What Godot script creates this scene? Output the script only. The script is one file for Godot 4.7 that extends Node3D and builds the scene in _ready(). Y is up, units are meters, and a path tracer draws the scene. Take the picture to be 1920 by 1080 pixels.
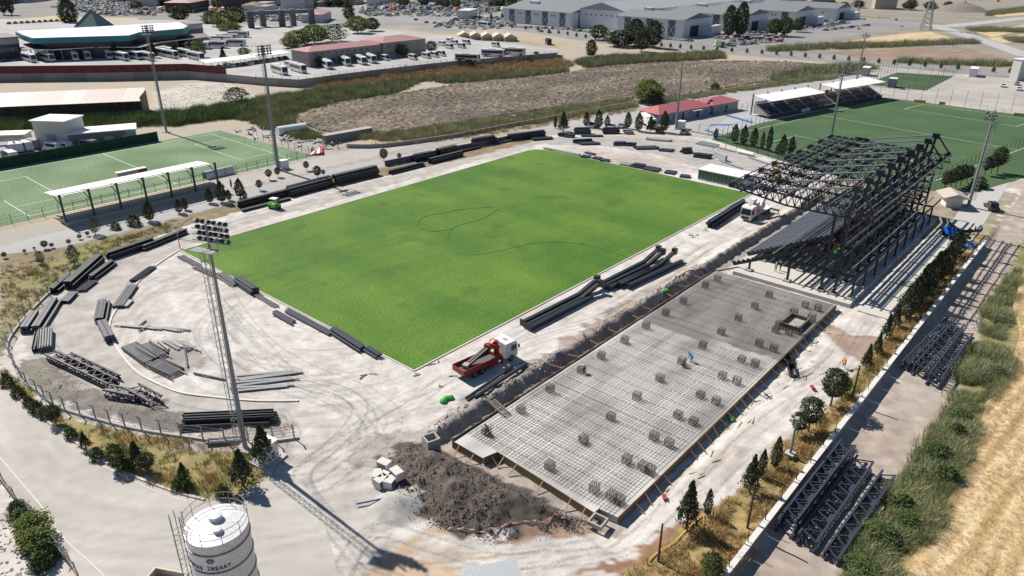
extends Node3D

# ---------------------------------------------------------------- helpers
var rng := RandomNumberGenerator.new()
var taken := {}
var mats := {}

class Shape:
	# collects triangles with flat normals and optional vertex colours
	var vs := PackedVector3Array()
	var ns := PackedVector3Array()
	var cs := PackedColorArray()
	var col := Color(1, 1, 1)
	func tri(a: Vector3, b: Vector3, c: Vector3) -> void:
		var n := (c - a).cross(b - a).normalized()
		vs.append(a); vs.append(b); vs.append(c)
		ns.append(n); ns.append(n); ns.append(n)
		cs.append(col); cs.append(col); cs.append(col)
	func quad(a: Vector3, b: Vector3, c: Vector3, d: Vector3) -> void:
		tri(a, b, c); tri(a, c, d)
	func hexa(p: Array) -> void:
		# p: four bottom corners, four top corners, both anticlockwise seen from above
		quad(p[4], p[7], p[6], p[5]); quad(p[0], p[1], p[2], p[3])
		for i in 4:
			var j: int = (i + 1) % 4
			quad(p[i], p[i + 4], p[j + 4], p[j])
	func box(c: Vector3, s: Vector3, turn := 0.0) -> void:
		var h := s * 0.5
		var b := Basis(Vector3.UP, turn)
		var p := []
		for y in [-h.y, h.y]:
			for k in [[-1, 1], [1, 1], [1, -1], [-1, -1]]:
				p.append(c + b * Vector3(k[0] * h.x, y, k[1] * h.z))
		hexa(p)
	func slab(x0: float, x1: float, y0: float, y1: float, z0: float, z1: float) -> void:
		box(Vector3(x0 + x1, y0 + y1, z0 + z1) * 0.5, Vector3(x1 - x0, y1 - y0, z1 - z0))
	func beam(a: Vector3, b: Vector3, w: float, h := -1.0) -> void:
		if h < 0: h = w
		var d := (b - a).normalized()
		var side := d.cross(Vector3.UP)
		if side.length() < 0.01: side = Vector3.RIGHT
		side = side.normalized()
		var up := side.cross(d).normalized()
		side *= w * 0.5; up *= h * 0.5
		var p := []
		for q in [a, b]:
			for k in [[-1, -1], [1, -1], [1, 1], [-1, 1]]:
				p.append(q + side * k[0] + up * k[1])
		quad(p[0], p[1], p[2], p[3]); quad(p[7], p[6], p[5], p[4])
		for i in 4:
			var j: int = (i + 1) % 4
			quad(p[i], p[i + 4], p[j + 4], p[j])
	func tube(a: Vector3, b: Vector3, r0: float, r1 := -1.0, n := 6, caps := true) -> void:
		if r1 < 0: r1 = r0
		var d := (b - a).normalized()
		var s := d.cross(Vector3.UP)
		if s.length() < 0.01: s = Vector3.RIGHT
		s = s.normalized()
		var t := d.cross(s)
		for i in n:
			var a0 := TAU * i / n
			var a1 := TAU * (i + 1) / n
			var e0 := s * cos(a0) + t * sin(a0)
			var e1 := s * cos(a1) + t * sin(a1)
			quad(a + e0 * r0, a + e1 * r0, b + e1 * r1, b + e0 * r1)
			if caps:
				tri(b, b + e0 * r1, b + e1 * r1)
				tri(a, a + e1 * r0, a + e0 * r0)
	func path(pts: Array, r: float, n := 5) -> void:
		for i in pts.size() - 1:
			tube(pts[i], pts[i + 1], r, r, n)
	func prism(poly: Array, y0: float, y1: float) -> void:
		# poly: Vector2 (x, z)
		var pp := PackedVector2Array(poly)
		if Geometry2D.is_polygon_clockwise(pp): pp.reverse()
		var ix := Geometry2D.triangulate_polygon(pp)
		for i in range(0, ix.size(), 3):
			var a := pp[ix[i]]; var b := pp[ix[i + 1]]; var c := pp[ix[i + 2]]
			flat_tri(a, b, c, y1, true)
			if y0 < y1: flat_tri(a, b, c, y0, false)
		if y0 < y1:
			for i in pp.size():
				var a := pp[i]; var b := pp[(i + 1) % pp.size()]
				out_quad(a, b, y0, y1, pp)
	func flat_tri(a: Vector2, b: Vector2, c: Vector2, y: float, up: bool) -> void:
		var A := Vector3(a.x, y, a.y); var B := Vector3(b.x, y, b.y); var C := Vector3(c.x, y, c.y)
		var n := (C - A).cross(B - A)
		if (n.y > 0) == up: tri(A, B, C)
		else: tri(A, C, B)
	func out_quad(a: Vector2, b: Vector2, y0: float, y1: float, pp: PackedVector2Array) -> void:
		var m := (a + b) * 0.5
		var nrm := (b - a).orthogonal().normalized()
		var inside := Geometry2D.is_point_in_polygon(m + nrm * 0.01, pp)
		if inside: nrm = -nrm
		var A := Vector3(a.x, y0, a.y); var B := Vector3(b.x, y0, b.y)
		var C := Vector3(b.x, y1, b.y); var D := Vector3(a.x, y1, a.y)
		var n := (C - A).cross(B - A)
		if n.dot(Vector3(nrm.x, 0, nrm.y)) > 0: quad(A, B, C, D)
		else: quad(D, C, B, A)
	func facing(a: Vector3, b: Vector3, c: Vector3, out: Vector3) -> void:
		if (c - a).cross(b - a).dot(out) > 0: tri(a, b, c)
		else: tri(a, c, b)
	func profile(pts: Array, z0: float, z1: float) -> void:
		# outline in x and y, pulled out along z
		var pp := PackedVector2Array(pts)
		var ix := Geometry2D.triangulate_polygon(pp)
		for i in range(0, ix.size(), 3):
			var a := pp[ix[i]]; var b := pp[ix[i + 1]]; var c := pp[ix[i + 2]]
			facing(Vector3(a.x, a.y, z0), Vector3(b.x, b.y, z0), Vector3(c.x, c.y, z0), Vector3.FORWARD)
			facing(Vector3(a.x, a.y, z1), Vector3(b.x, b.y, z1), Vector3(c.x, c.y, z1), Vector3.BACK)
		for i in pp.size():
			var a := pp[i]; var b := pp[(i + 1) % pp.size()]
			var nrm := (b - a).orthogonal().normalized()
			if Geometry2D.is_point_in_polygon((a + b) * 0.5 + nrm * 0.002, pp): nrm = -nrm
			var o := Vector3(nrm.x, nrm.y, 0)
			facing(Vector3(a.x, a.y, z0), Vector3(b.x, b.y, z0), Vector3(b.x, b.y, z1), o)
			facing(Vector3(a.x, a.y, z0), Vector3(b.x, b.y, z1), Vector3(a.x, a.y, z1), o)
	func lathe(c: Vector3, prof: Array, n := 16) -> void:
		# prof: Vector2 (radius, height) from the bottom up
		for k in prof.size() - 1:
			var p: Vector2 = prof[k]; var q: Vector2 = prof[k + 1]
			for i in n:
				var a0 := TAU * i / n; var a1 := TAU * (i + 1) / n
				var e0 := Vector3(cos(a0), 0, sin(a0)); var e1 := Vector3(cos(a1), 0, sin(a1))
				quad(c + e0 * p.x + Vector3.UP * p.y, c + e0 * q.x + Vector3.UP * q.y, c + e1 * q.x + Vector3.UP * q.y, c + e1 * p.x + Vector3.UP * p.y)
	func mesh(m: Material = null) -> ArrayMesh:
		var am := ArrayMesh.new()
		if vs.is_empty(): return am
		var ar := []
		ar.resize(Mesh.ARRAY_MAX)
		ar[Mesh.ARRAY_VERTEX] = vs; ar[Mesh.ARRAY_NORMAL] = ns; ar[Mesh.ARRAY_COLOR] = cs
		am.add_surface_from_arrays(Mesh.PRIMITIVE_TRIANGLES, ar)
		if m: am.surface_set_material(0, m)
		return am

func numbered(called: String, parent: Node) -> String:
	var key := str(parent.get_instance_id()) + called
	var n: int = taken.get(key, 0)
	taken[key] = n + 1
	return called if n == 0 else "%s_%03d" % [called, n]

func tag(o: Node, label: String, category: String, group := "") -> Node:
	o.set_meta("label", label); o.set_meta("category", category)
	if group: o.set_meta("group", group)
	return o

func thing(called: String, label: String, category: String, at := Vector3.ZERO, turn := 0.0, group := "") -> Node3D:
	var o := Node3D.new()
	o.name = numbered(called, self)
	o.position = at; o.rotation.y = turn
	add_child(o)
	tag(o, label, category, group)
	return o

func part(parent: Node, called: String, sh, m: Material) -> MeshInstance3D:
	var o := MeshInstance3D.new()
	o.mesh = sh.mesh(m) if sh is Shape else sh
	if not (sh is Shape): o.material_override = m
	o.name = numbered(called, parent)
	parent.add_child(o)
	return o

func single(called: String, sh, m: Material, label: String, category: String, group := "") -> MeshInstance3D:
	var o := part(self, called, sh, m)
	tag(o, label, category, group)
	return o

func structure(called: String, sh, m: Material) -> MeshInstance3D:
	var o := part(self, called, sh, m)
	o.set_meta("kind", "structure")
	return o

func copy_of(src: Node3D, at: Vector3, turn: float, label: String, size := Vector3.ONE) -> Node3D:
	var base := str(src.name).rstrip("0123456789").trim_suffix("_")
	var r: Node3D = src.duplicate()
	r.name = numbered(base, self)
	add_child(r)
	r.position = at; r.rotation.y = turn; r.scale = size
	if label: r.set_meta("label", label)
	return r

func pt(x: float, z: float, y := 0.0) -> Vector3: return Vector3(x, y, z)
func outline(n: Array) -> Array:
	var o := []
	for i in range(0, n.size(), 2): o.append(Vector2(n[i], n[i + 1]))
	return o
func V(p: Vector2, y := 0.0) -> Vector3: return Vector3(p.x, y, p.y)
func lin(r: float, g: float, b: float) -> Color: return Color(r, g, b).linear_to_srgb()

# grey noise picture between lo and hi, tiling
func grain(seed_: int, freq: float, lo: float, hi: float, size := 512, octaves := 4, kind := FastNoiseLite.TYPE_SIMPLEX_SMOOTH) -> ImageTexture:
	var n := FastNoiseLite.new()
	n.seed = seed_; n.frequency = freq; n.noise_type = kind
	n.fractal_octaves = octaves; n.fractal_gain = 0.6
	var im := n.get_seamless_image(size, size)
	im.convert(Image.FORMAT_L8)
	var d := im.get_data()
	for i in d.size():
		d[i] = int(255.0 * clampf(lerpf(lo, hi, d[i] / 255.0), 0, 1))
	var o := Image.create_from_data(size, size, false, Image.FORMAT_L8, d)
	o.generate_mipmaps()
	return ImageTexture.create_from_image(o)

var tex := {}
func plain(key: String, c: Color, rough := 0.8, metal := 0.0, t := "", scale := 0.3) -> StandardMaterial3D:
	if mats.has(key): return mats[key]
	var m := StandardMaterial3D.new()
	m.albedo_color = c; m.roughness = rough; m.metallic = metal
	if t:
		m.albedo_texture = tex[t]
		m.uv1_triplanar = true; m.uv1_world_triplanar = true
		m.uv1_scale = Vector3.ONE * scale
	mats[key] = m
	return m
func tinted(key: String, rough := 0.9, t := "", scale := 0.3) -> StandardMaterial3D:
	# colour comes from the vertices
	if mats.has(key): return mats[key]
	var m := plain(key, Color.WHITE, rough, 0.0, t, scale)
	m.vertex_color_use_as_albedo = true
	return m

# ---------------------------------------------------------------- ground
var big := FastNoiseLite.new()
var fine := FastNoiseLite.new()
var zones := []
var heap_poly: PackedVector2Array
var soil_poly: PackedVector2Array
var gravel_at := Vector2(-77.9, 50.2)
const LIME := Color(0.68, 0.655, 0.625)

func sstep(a: float, b: float, x: float) -> float: return smoothstep(a, b, x)

func edge_dist(p: Vector2, poly: PackedVector2Array) -> float:
	var d := 1e9
	for i in poly.size():
		d = minf(d, p.distance_to(Geometry2D.get_closest_point_to_segment(p, poly[i], poly[(i + 1) % poly.size()])))
	return d

# height of the ground at (x, z)
func ground_y(x: float, z: float) -> float:
	if z < -56.0 or x > 96.0 or x < -118.0: 
		if z < 80.0: return 0.0
	var y := 0.0
	if z > 79.8:
		y -= 0.85 * sstep(80.25, 80.7, z) * (1.0 - sstep(58.0, 76.0, x))
		if z > 81.5 and z < 120:
			y += 0.1 * fine.get_noise_2d(x * 2.0, z * 2.0)
			y += 0.5 * sstep(90.5, 93.0, z)
		return y
	# pit round the stand foundations
	if x > -66.0 and x < 68.0 and z > 42.0:
		var lip := 0.5 * fine.get_noise_2d(x * 3.0, 7.0)
		var inx := sstep(-63.5, -62.0, x + lip) * (1.0 - sstep(63.5, 65.0, x))
		var inz := sstep(44.6 + lip, 45.7 + lip * 0.5, z)
		var floor_y := -0.95 + 0.35 * sstep(69.2, 72.0, z) + 0.3 * sstep(75.0, 80.0, z)
		y += floor_y * inx * inz
		# spoil thrown up along the edge
		if z < 46.5: y += inx * 0.55 * sstep(42.6, 44.3, z + lip) * (1.0 - sstep(44.5, 45.6, z)) * (0.7 + 0.9 * fine.get_noise_2d(x * 4.0, z * 4.0))
		if z > 45.5: y += inx * 0.12 * fine.get_noise_2d(x * 5.0, z * 5.0)
	elif z > 44.0 and x > -110.0 and x <= -66:
		pass
	var p := Vector2(x, z)
	if x > -95.0 and x < -50.0 and z > 38.0 and z < 72.0 and Geometry2D.is_point_in_polygon(p, heap_poly):
		var d := edge_dist(p, heap_poly)
		var t := sstep(0.0, 4.5, d)
		y += t * (1.7 + 0.7 * big.get_noise_2d(x * 9.0, z * 9.0)) + minf(d, 1.0) * (0.42 * fine.get_noise_2d(x * 6.0, z * 6.0) + 0.3 * fine.get_noise_2d(x * 14.0, z * 14.0))
	if x < -70.0 and x > -92.0 and z > -15.0 and z < 32.0 and Geometry2D.is_point_in_polygon(p, soil_poly):
		var d2 := edge_dist(p, soil_poly)
		y += sstep(0.0, 2.5, d2) * (0.35 + 0.4 * fine.get_noise_2d(x * 2.5, z * 2.5))
	var g := p.distance_to(gravel_at)
	if g < 3.2: y += 1.35 * maxf(0.0, 1.0 - g / 2.9 + 0.12 * fine.get_noise_2d(x * 6, z * 6))
	if z < 44.0 and z > -38.0 and absf(x) > 54.0 and x > -88.0 and x < 84.0:
		y += 0.035 * fine.get_noise_2d(x * 3.0, z * 3.0)
	return y

func zone(poly: Array, a: Color, b := Color(-1, 0, 0), ragged := 0.8, freq := 3.0) -> void:
	var pp := PackedVector2Array(poly)
	var r := Rect2(pp[0], Vector2.ZERO)
	for q in pp: r = r.expand(q)
	zones.append([pp, r.grow(3.0), a, a if b.r < 0 else b, ragged, freq])

func paint(x: float, z: float) -> Color:
	var n1 := big.get_noise_2d(x, z)
	var n2 := fine.get_noise_2d(x, z)
	# tyre-worked limestone: streaks follow the way the trucks drive round the bend
	var c := LIME
	if x < -50.0:
		var q := Vector2(x + 50.0, z - 10.0)
		var s := fine.get_noise_2d(q.length() * 5.0, q.angle() * 22.0 + n1 * 6)
		c = c.lerp(Color(0.48, 0.45, 0.425), clampf(0.2 + s * 1.0 + n1 * 0.9, 0, 1))
		c = c.lerp(Color(0.34, 0.31, 0.285), clampf(1.6 * fine.get_noise_2d(q.length() * 9.0, q.angle() * 9.0 + n1 * 3) - 0.25, 0, 0.5))
	elif x > 53.0 and z < 44:
		c = c.lerp(Color(0.5, 0.42, 0.38), clampf(0.3 + n1 * 1.2 + n2 * 0.5, 0, 1))
	else:
		var s2 := fine.get_noise_2d(x * 0.5, z * 6.0)
		c = c.lerp(Color(0.48, 0.41, 0.36), clampf(0.1 + s2 * 0.9 + n1 * 1.0, 0, 1))
		c = c.lerp(Color(0.36, 0.32, 0.29), clampf(1.5 * fine.get_noise_2d(x * 0.6 + 70, z * 9.0) - 0.3, 0, 0.5))
	if x < -70 and z > 55: c = c.lerp(Color(0.55, 0.38, 0.24), clampf(0.2 + n1 * 1.6 + fine.get_noise_2d(x * 1.2 + z * 1.2, (x - z) * 6.0), 0, 0.8))
	var p := Vector2(x, z)
	for zn in zones:
		if not zn[1].has_point(p): continue
		var w: float = zn[4]
		var pj := p + Vector2(fine.get_noise_2d(x * 2.2, z * 2.2 + 50), fine.get_noise_2d(x * 2.2 + 90, z * 2.2)) * w * 2.2
		if Geometry2D.is_point_in_polygon(pj, zn[0]):
			var k: float = zn[5]
			c = zn[2].lerp(zn[3], clampf(0.5 + 0.9 * fine.get_noise_2d(x * k, z * k) + 0.6 * n1, 0, 1))
	return c

func grid_ground(x0: float, x1: float, z0: float, z1: float, cell: float, hole: Rect2) -> ArrayMesh:
	var nx := int(round((x1 - x0) / cell)); var nz := int(round((z1 - z0) / cell))
	var vs := PackedVector3Array(); var cs := PackedColorArray(); var ns := PackedVector3Array()
	vs.resize((nx + 1) * (nz + 1)); cs.resize(vs.size()); ns.resize(vs.size())
	for j in nz + 1:
		for i in nx + 1:
			var x := x0 + i * cell; var z := z0 + j * cell
			var k := j * (nx + 1) + i
			vs[k] = Vector3(x, ground_y(x, z), z)
			var inner := hole.size.x > 0 and hole.grow(-cell * 1.5).has_point(Vector2(x, z))
			if not inner: cs[k] = paint(x, z)
	for j in nz + 1:
		for i in nx + 1:
			var k := j * (nx + 1) + i
			var l := vs[k - 1 if i > 0 else k].y; var r := vs[k + 1 if i < nx else k].y
			var u := vs[k - nx - 1 if j > 0 else k].y; var d := vs[k + nx + 1 if j < nz else k].y
			ns[k] = Vector3(l - r, 2.0 * cell, u - d).normalized()
	var ix := PackedInt32Array()
	for j in nz:
		for i in nx:
			if hole.size.x > 0 and hole.has_point(Vector2(x0 + (i + 0.5) * cell, z0 + (j + 0.5) * cell)): continue
			var k := j * (nx + 1) + i
			ix.append_array([k, k + 1, k + nx + 2, k, k + nx + 2, k + nx + 1])
	var ar := []
	ar.resize(Mesh.ARRAY_MAX)
	ar[Mesh.ARRAY_VERTEX] = vs; ar[Mesh.ARRAY_NORMAL] = ns; ar[Mesh.ARRAY_COLOR] = cs; ar[Mesh.ARRAY_INDEX] = ix
	var uvs := PackedVector2Array()
	for v in vs: uvs.append(Vector2((v.x - x0) / (x1 - x0), (v.z - z0) / (z1 - z0)))
	ar[Mesh.ARRAY_TEX_UV] = uvs
	var am := ArrayMesh.new()
	am.add_surface_from_arrays(Mesh.PRIMITIVE_TRIANGLES, ar)
	return am

# a polygon cut into small cells so that its own colours can vary; called for lawns and fields
func sheet(poly: Array, y: float, cell: float, colour: Callable, relief: Callable) -> ArrayMesh:
	var pp := PackedVector2Array(poly)
	var r := Rect2(pp[0], Vector2.ZERO)
	for q in pp: r = r.expand(q)
	var s := Shape.new()
	var vs := PackedVector3Array(); var cs := PackedColorArray(); var ns := PackedVector3Array(); var ix := PackedInt32Array()
	var known := {}
	var nx := int(r.size.x / cell) + 1; var nz := int(r.size.y / cell) + 1
	var put := func(p: Vector2) -> int:
		var key := Vector2i(int(round(p.x * 200)), int(round(p.y * 200)))
		if known.has(key): return known[key]
		var h: float = relief.call(p)
		vs.append(Vector3(p.x, y + h, p.y)); cs.append(colour.call(p))
		var e := cell * 0.6
		ns.append(Vector3(relief.call(p - Vector2(e, 0)) - relief.call(p + Vector2(e, 0)), 2 * e, relief.call(p - Vector2(0, e)) - relief.call(p + Vector2(0, e))).normalized())
		known[key] = vs.size() - 1
		return vs.size() - 1
	for j in nz:
		for i in nx:
			var a := r.position + Vector2(i, j) * cell
			var sq := PackedVector2Array([a, a + Vector2(cell, 0), a + Vector2(cell, cell), a + Vector2(0, cell)])
			var cnt := 0
			for q in sq:
				if Geometry2D.is_point_in_polygon(q, pp): cnt += 1
			if cnt == 4:
				var k0: int = put.call(sq[0]); var k1: int = put.call(sq[1]); var k2: int = put.call(sq[2]); var k3: int = put.call(sq[3])
				ix.append_array([k0, k1, k2, k0, k2, k3])
			else:
				for piece in Geometry2D.intersect_polygons(sq, pp):
					if piece.size() < 3: continue
					if Geometry2D.is_polygon_clockwise(piece): piece.reverse()
					var k0: int = put.call(piece[0])
					for m in range(1, piece.size() - 1):
						var k1: int = put.call(piece[m]); var k2: int = put.call(piece[m + 1])
						var n := (vs[k2] - vs[k0]).cross(vs[k1] - vs[k0])
						if n.y > 0: ix.append_array([k0, k1, k2])
						else: ix.append_array([k0, k2, k1])
	var ar := []
	ar.resize(Mesh.ARRAY_MAX)
	ar[Mesh.ARRAY_VERTEX] = vs; ar[Mesh.ARRAY_NORMAL] = ns; ar[Mesh.ARRAY_COLOR] = cs; ar[Mesh.ARRAY_INDEX] = ix
	var am := ArrayMesh.new()
	am.add_surface_from_arrays(Mesh.PRIMITIVE_TRIANGLES, ar)
	return am

# grain of the worked ground, with tyre marks pressed into it where lorries turn
func worn_ground() -> ImageTexture:
	var w := 1728; var h := 1440
	var n := FastNoiseLite.new()
	n.seed = 51; n.frequency = 0.035; n.fractal_octaves = 5; n.fractal_gain = 0.65
	var im := n.get_image(w, h)
	im.convert(Image.FORMAT_L8)
	var d := im.get_data()
	for i in d.size(): d[i] = int(clampf(202 + d[i] * 0.2, 0, 255))
	var r := RandomNumberGenerator.new()
	r.seed = 8
	var ways := [outline([-80.04, 56.64, -78.95, 48.84, -76.43, 39.77, -69.38, 37.88, -59.41, 37.66, -47.63, 37.4, -34.27, 38.74, -21.06, 43.1, -4.76, 43.16, 13.71, 41.71, 29.64, 41.92]), outline([-84.48, 51.6, -80.86, 44.47, -76.5, 38.38, -69.99, 32.49, -69.44, 27.23, -74.12, 22.82, -77.88, 15.41, -81.11, 2.83, -81.17, -11.44, -75.87, -23.84, -64.19, -31.63, -49.76, -37.9, -31.53, -37.9, -1.41, -39.44, 36.32, -39.47, 59.92, -39.7]), outline([-76.86, 60.26, -69.03, 66.29, -62.44, 70.76, -54.57, 71.98, -43.4, 71.66, -30.28, 72.25, -13.08, 74.1, 4.54, 74.48]), outline([-81.64, 38.92, -74.92, 41.48, -68.38, 40.51, -66.12, 33.56, -67.02, 23.57, -68.79, 13.62, -66.3, 0.35, -59.53, -5.58]), outline([58.62, -28.63, 61.5, -12.09, 61.81, 4.64, 87.44, 7.24, 90.59, -6.53, 73.02, -25.54]), outline([-81.94, 54.48, -77.34, 51.75, -75.52, 52.74, -74.2, 57.41, -69.93, 63.79, -64.46, 68.46]), outline([-73.31, 39.25, -65.78, 37.24, -62.32, 30.75, -63.83, 21.25, -63.33, 8.57, -59.66, -8.67])]
	for way in ways:
		for rep in 3:
			var off := r.randf_range(-2.6, 2.6); var depth := r.randf_range(0.89, 0.96)
			var pts := []
			for q in way: pts.append(q + Vector2(r.randf_range(-1, 1), r.randf_range(-1, 1)))
			pts = smooth(pts, 10)
			for i in pts.size() - 1:
				var a: Vector2 = pts[i]; var b: Vector2 = pts[i + 1]
				var t := (b - a).normalized(); var nn := Vector2(-t.y, t.x)
				var steps := int(a.distance_to(b) / 0.12) + 1
				for k in steps:
					for sd in [-0.95, 0.95]:
						var c: Vector2 = a.lerp(b, float(k) / steps) + nn * (off + sd)
						for e in [-0.12, 0.0, 0.12]:
							var x := int((c.x + nn.x * e + 118.0) * 8.0); var y := int((c.y + nn.y * e + 60.0) * 8.0)
							if x > 0 and y > 0 and x < w and y < h and r.randf() < 0.75: d[y * w + x] = int(maxf(d[y * w + x] * depth, 165))
	var o := Image.create_from_data(w, h, false, Image.FORMAT_L8, d)
	o.generate_mipmaps()
	return ImageTexture.create_from_image(o)

func flat(_p: Vector2) -> float: return 0.0

# a band of constant width along a line of points
func strip(pts: Array, width: float) -> Array:
	var l := []; var r := []
	for i in pts.size():
		var d: Vector2 = (pts[mini(i + 1, pts.size() - 1)] - pts[maxi(i - 1, 0)]).normalized()
		var n := Vector2(-d.y, d.x) * width * 0.5
		l.append(pts[i] + n); r.append(pts[i] - n)
	r.reverse()
	return l + r

func smooth(pts: Array, steps := 6) -> Array:
	var c := Curve2D.new()
	for i in pts.size():
		var t: Vector2 = (pts[mini(i + 1, pts.size() - 1)] - pts[maxi(i - 1, 0)]) / 6.0
		c.add_point(pts[i], -t, t)
	var o := []
	for i in pts.size() - 1:
		for k in steps: o.append(c.sample(i, float(k) / steps))
	o.append(pts[-1])
	return o

func build_ground() -> void:
	big.seed = 4; big.frequency = 0.03; big.fractal_octaves = 3
	fine.seed = 9; fine.frequency = 0.11; fine.fractal_octaves = 3
	tex.soil = grain(3, 0.02, 0.84, 1.07, 1024, 6)
	tex.fine = grain(5, 0.06, 0.78, 1.08, 512, 4)
	tex.blades = grain(8, 0.07, 0.62, 1.22, 512, 5)
	var ga := pt(-71.96, 50.85)
	gravel_at = Vector2(ga.x, ga.z)
	heap_poly = PackedVector2Array(smooth(outline([-69.1, 43.74, -64.29, 43.63, -62.07, 48.38, -61.25, 52.61, -60.94, 57.04, -60.41, 61.74, -60.35, 66.01, -61.51, 66.97, -64.14, 65.65, -67.93, 63.06, -70.66, 58.9, -72.01, 55.06, -71, 51.58, -70.67, 47.85, -69.1, 43.74]), 3))
	soil_poly = PackedVector2Array(outline([-85.86, -10.3, -84.42, -4.38, -83.97, 1.6, -82.75, 9.2, -79.2, 13.92, -78.57, 19.5, -75.46, 22.68, -71.59, 28.22, -71.95, 31.56, -77.14, 28.05, -80.68, 22.34, -83.73, 16.66, -86.27, 10.82, -87.86, 5.23, -88.5, -1.56, -87.85, -7.82]))
	var straw := Color(0.46, 0.34, 0.17); var turf := Color(0.2, 0.23, 0.075); var brown := Color(0.27, 0.21, 0.16)
	var grav := Color(0.36, 0.34, 0.315); var dark := Color(0.1, 0.088, 0.08)
	# wide surroundings first, details last
	zone([Vector2(-400, -56), Vector2(130, -44), Vector2(230, -25), Vector2(300, -25), Vector2(300, -400), Vector2(-400, -400)], Color(0.36, 0.335, 0.3), Color(0.42, 0.35, 0.25), 0, 0.5)
	zone([Vector2(97, -44), Vector2(230, -25), Vector2(300, -25), Vector2(420, 80), Vector2(300, 200), Vector2(97, 75)], Color(0.36, 0.34, 0.32), Color(0.44, 0.42, 0.39), 0, 0.5)
	zone([Vector2(300, -25), Vector2(300, -2000), Vector2(2000, -2000), Vector2(2000, 500), Vector2(300, 200)], Color(0.22, 0.215, 0.2), Color(0.32, 0.28, 0.21), 0, 0.3)
	zone([Vector2(300, -400), Vector2(-400, -400), Vector2(-400, -2000), Vector2(300, -2000)], Color(0.2, 0.2, 0.195), Color(0.26, 0.25, 0.24), 0, 0.3)
	zone(outline([170.58, -443.9, 161.97, -378.1, 243.7, -338.9, 261.1, -270.4, 320.9, -274.5, 320.7, -211.5, 313.7, -122.79, 359.2, -135.52, 412.4, -246.7, 451.5, -361.6, 619.7, -499.8, 351.6, -735.2]), Color(0.24, 0.24, 0.24), Color(0.31, 0.305, 0.295), 0, 0.3)
	zone(outline([248.7, -345.1, 261.1, -270.4, 262.1, -223.6, 263.1, -181.6, 226.6, -161.36, 241.8, -195.39, 249.1, -263.5]), Color(0.3, 0.27, 0.2), Color(0.42, 0.34, 0.21), 0, 0.4)
	zone(outline([20.38, -199.53, 39.2, -210.8, 51.34, -198.05, 47.19, -174.68, 39.19, -150.51, 25.92, -149.93, 3.99, -149.24, -0.63, -156.74]), Color(0.42, 0.39, 0.35), Color(0.55, 0.51, 0.46), 0.5, 0.9)
	zone(outline([7.96, -118.91, 18.74, -111.81, 18.65, -78.53, 16.08, -70.22, -0.74, -71.48, 6.14, -97.88]), Color(0.3, 0.28, 0.26), Color(0.42, 0.4, 0.37), 0.5, 1.2)
	zone(outline([-46.41, -154.74, -18.04, -127.99, -11.21, -128.79, -15.03, -120.78, -44.56, -119.21, -57.41, -117.98]), Color(0.26, 0.26, 0.26), Color(0.36, 0.35, 0.34), 0.3, 1.0)
	# worked concrete of the old running track
	zone(outline([-59.89, -28.63, -67.19, -21.66, -73.9, -13.33, -76.35, -6.03, -78, 5.32, -77, 13.65, -71.86, 21.47, -67.68, 26.91, -70.83, 31.54, -76.71, 24.91, -83.35, 15.79, -87.5, 4.21, -86.9, -6.75, -84.98, -15.71, -76.81, -27.83, -67.79, -33.88, -49.67, -41.31, -30.19, -40.03, 3.26, -41.04, 36.32, -39.47, 65.87, -40.37, 64.28, -34.99, 54.38, -34.15, 28.29, -35.84, -14.22, -35.06, -34.86, -36.59, -52.41, -33.31]), Color(0.44, 0.42, 0.395), Color(0.53, 0.505, 0.47), 0.4, 2.0)
	zone(outline([63.14, -40.25, 80.37, -24.71, 91.69, -5.33, 88.75, 13.16, 81.18, 25.77, 57.94, 28.91, 64.78, 15.51, 69.61, -1.56, 67.56, -21.74, 58.01, -32.09]), Color(0.42, 0.41, 0.4), Color(0.48, 0.465, 0.45), 0.3, 1.0)
	# verge between the road and the track, left
	zone(outline([-76.25, -55.04, -66.13, -50.16, -39.19, -50.49, -2.97, -49.93, 42, -44.81, 61.5, -41, 57.85, -38, 32.26, -39.66, 1.49, -42.98, -24.55, -44.71, -46.39, -44.53, -61.59, -39.92, -75.07, -30.46, -82.33, -22.77, -86.77, -16.54, -89.75, -9.95]), Color(0.22, 0.19, 0.1), Color(0.32, 0.24, 0.15), 0.5, 2.0)
	zone(outline([-79.66, -43.67, -71.55, -45.26, -61.97, -48.46, -55.28, -47.52, -63.45, -40.05, -74.96, -31.91, -82.12, -23.87, -86.55, -17.47, -89.28, -11.53]), Color(0.24, 0.25, 0.08), Color(0.34, 0.27, 0.15), 1.0, 2.0)
	zone(outline([-24.68, -75.08, -0.74, -71.48, 13.21, -68.91, 39.18, -64.13, 46.9, -53.79, -0.03, -53.83, -31.33, -55.63]), Color(0.38, 0.365, 0.35), Color(0.44, 0.41, 0.38), 0.3, 2.0)
	zone(outline([-72.72, -66.84, -63.91, -67.23, -61.53, -59.88, -74.92, -59.51]), Color(0.36, 0.35, 0.34), grav, 0.2, 4.0)
	# island with dry grass at the bend
	zone(outline([-89.75, -9.95, -89.36, -5.06, -89.35, 0.66, -88.62, 7.33, -84.39, 18.15, -77.93, 29.42, -76.76, 32.5, -78.81, 37.08, -82.3, 36.95, -84.64, 35.28, -87.01, 29.1, -88.86, 21.66, -90.1, 8.17, -90.88, -6.17]), Color(0.42, 0.32, 0.15), Color(0.24, 0.25, 0.08), 0.5, 2.0)
	zone(Array(soil_poly), Color(0.2, 0.18, 0.165), Color(0.3, 0.27, 0.25), 0.9, 4.0)
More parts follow.
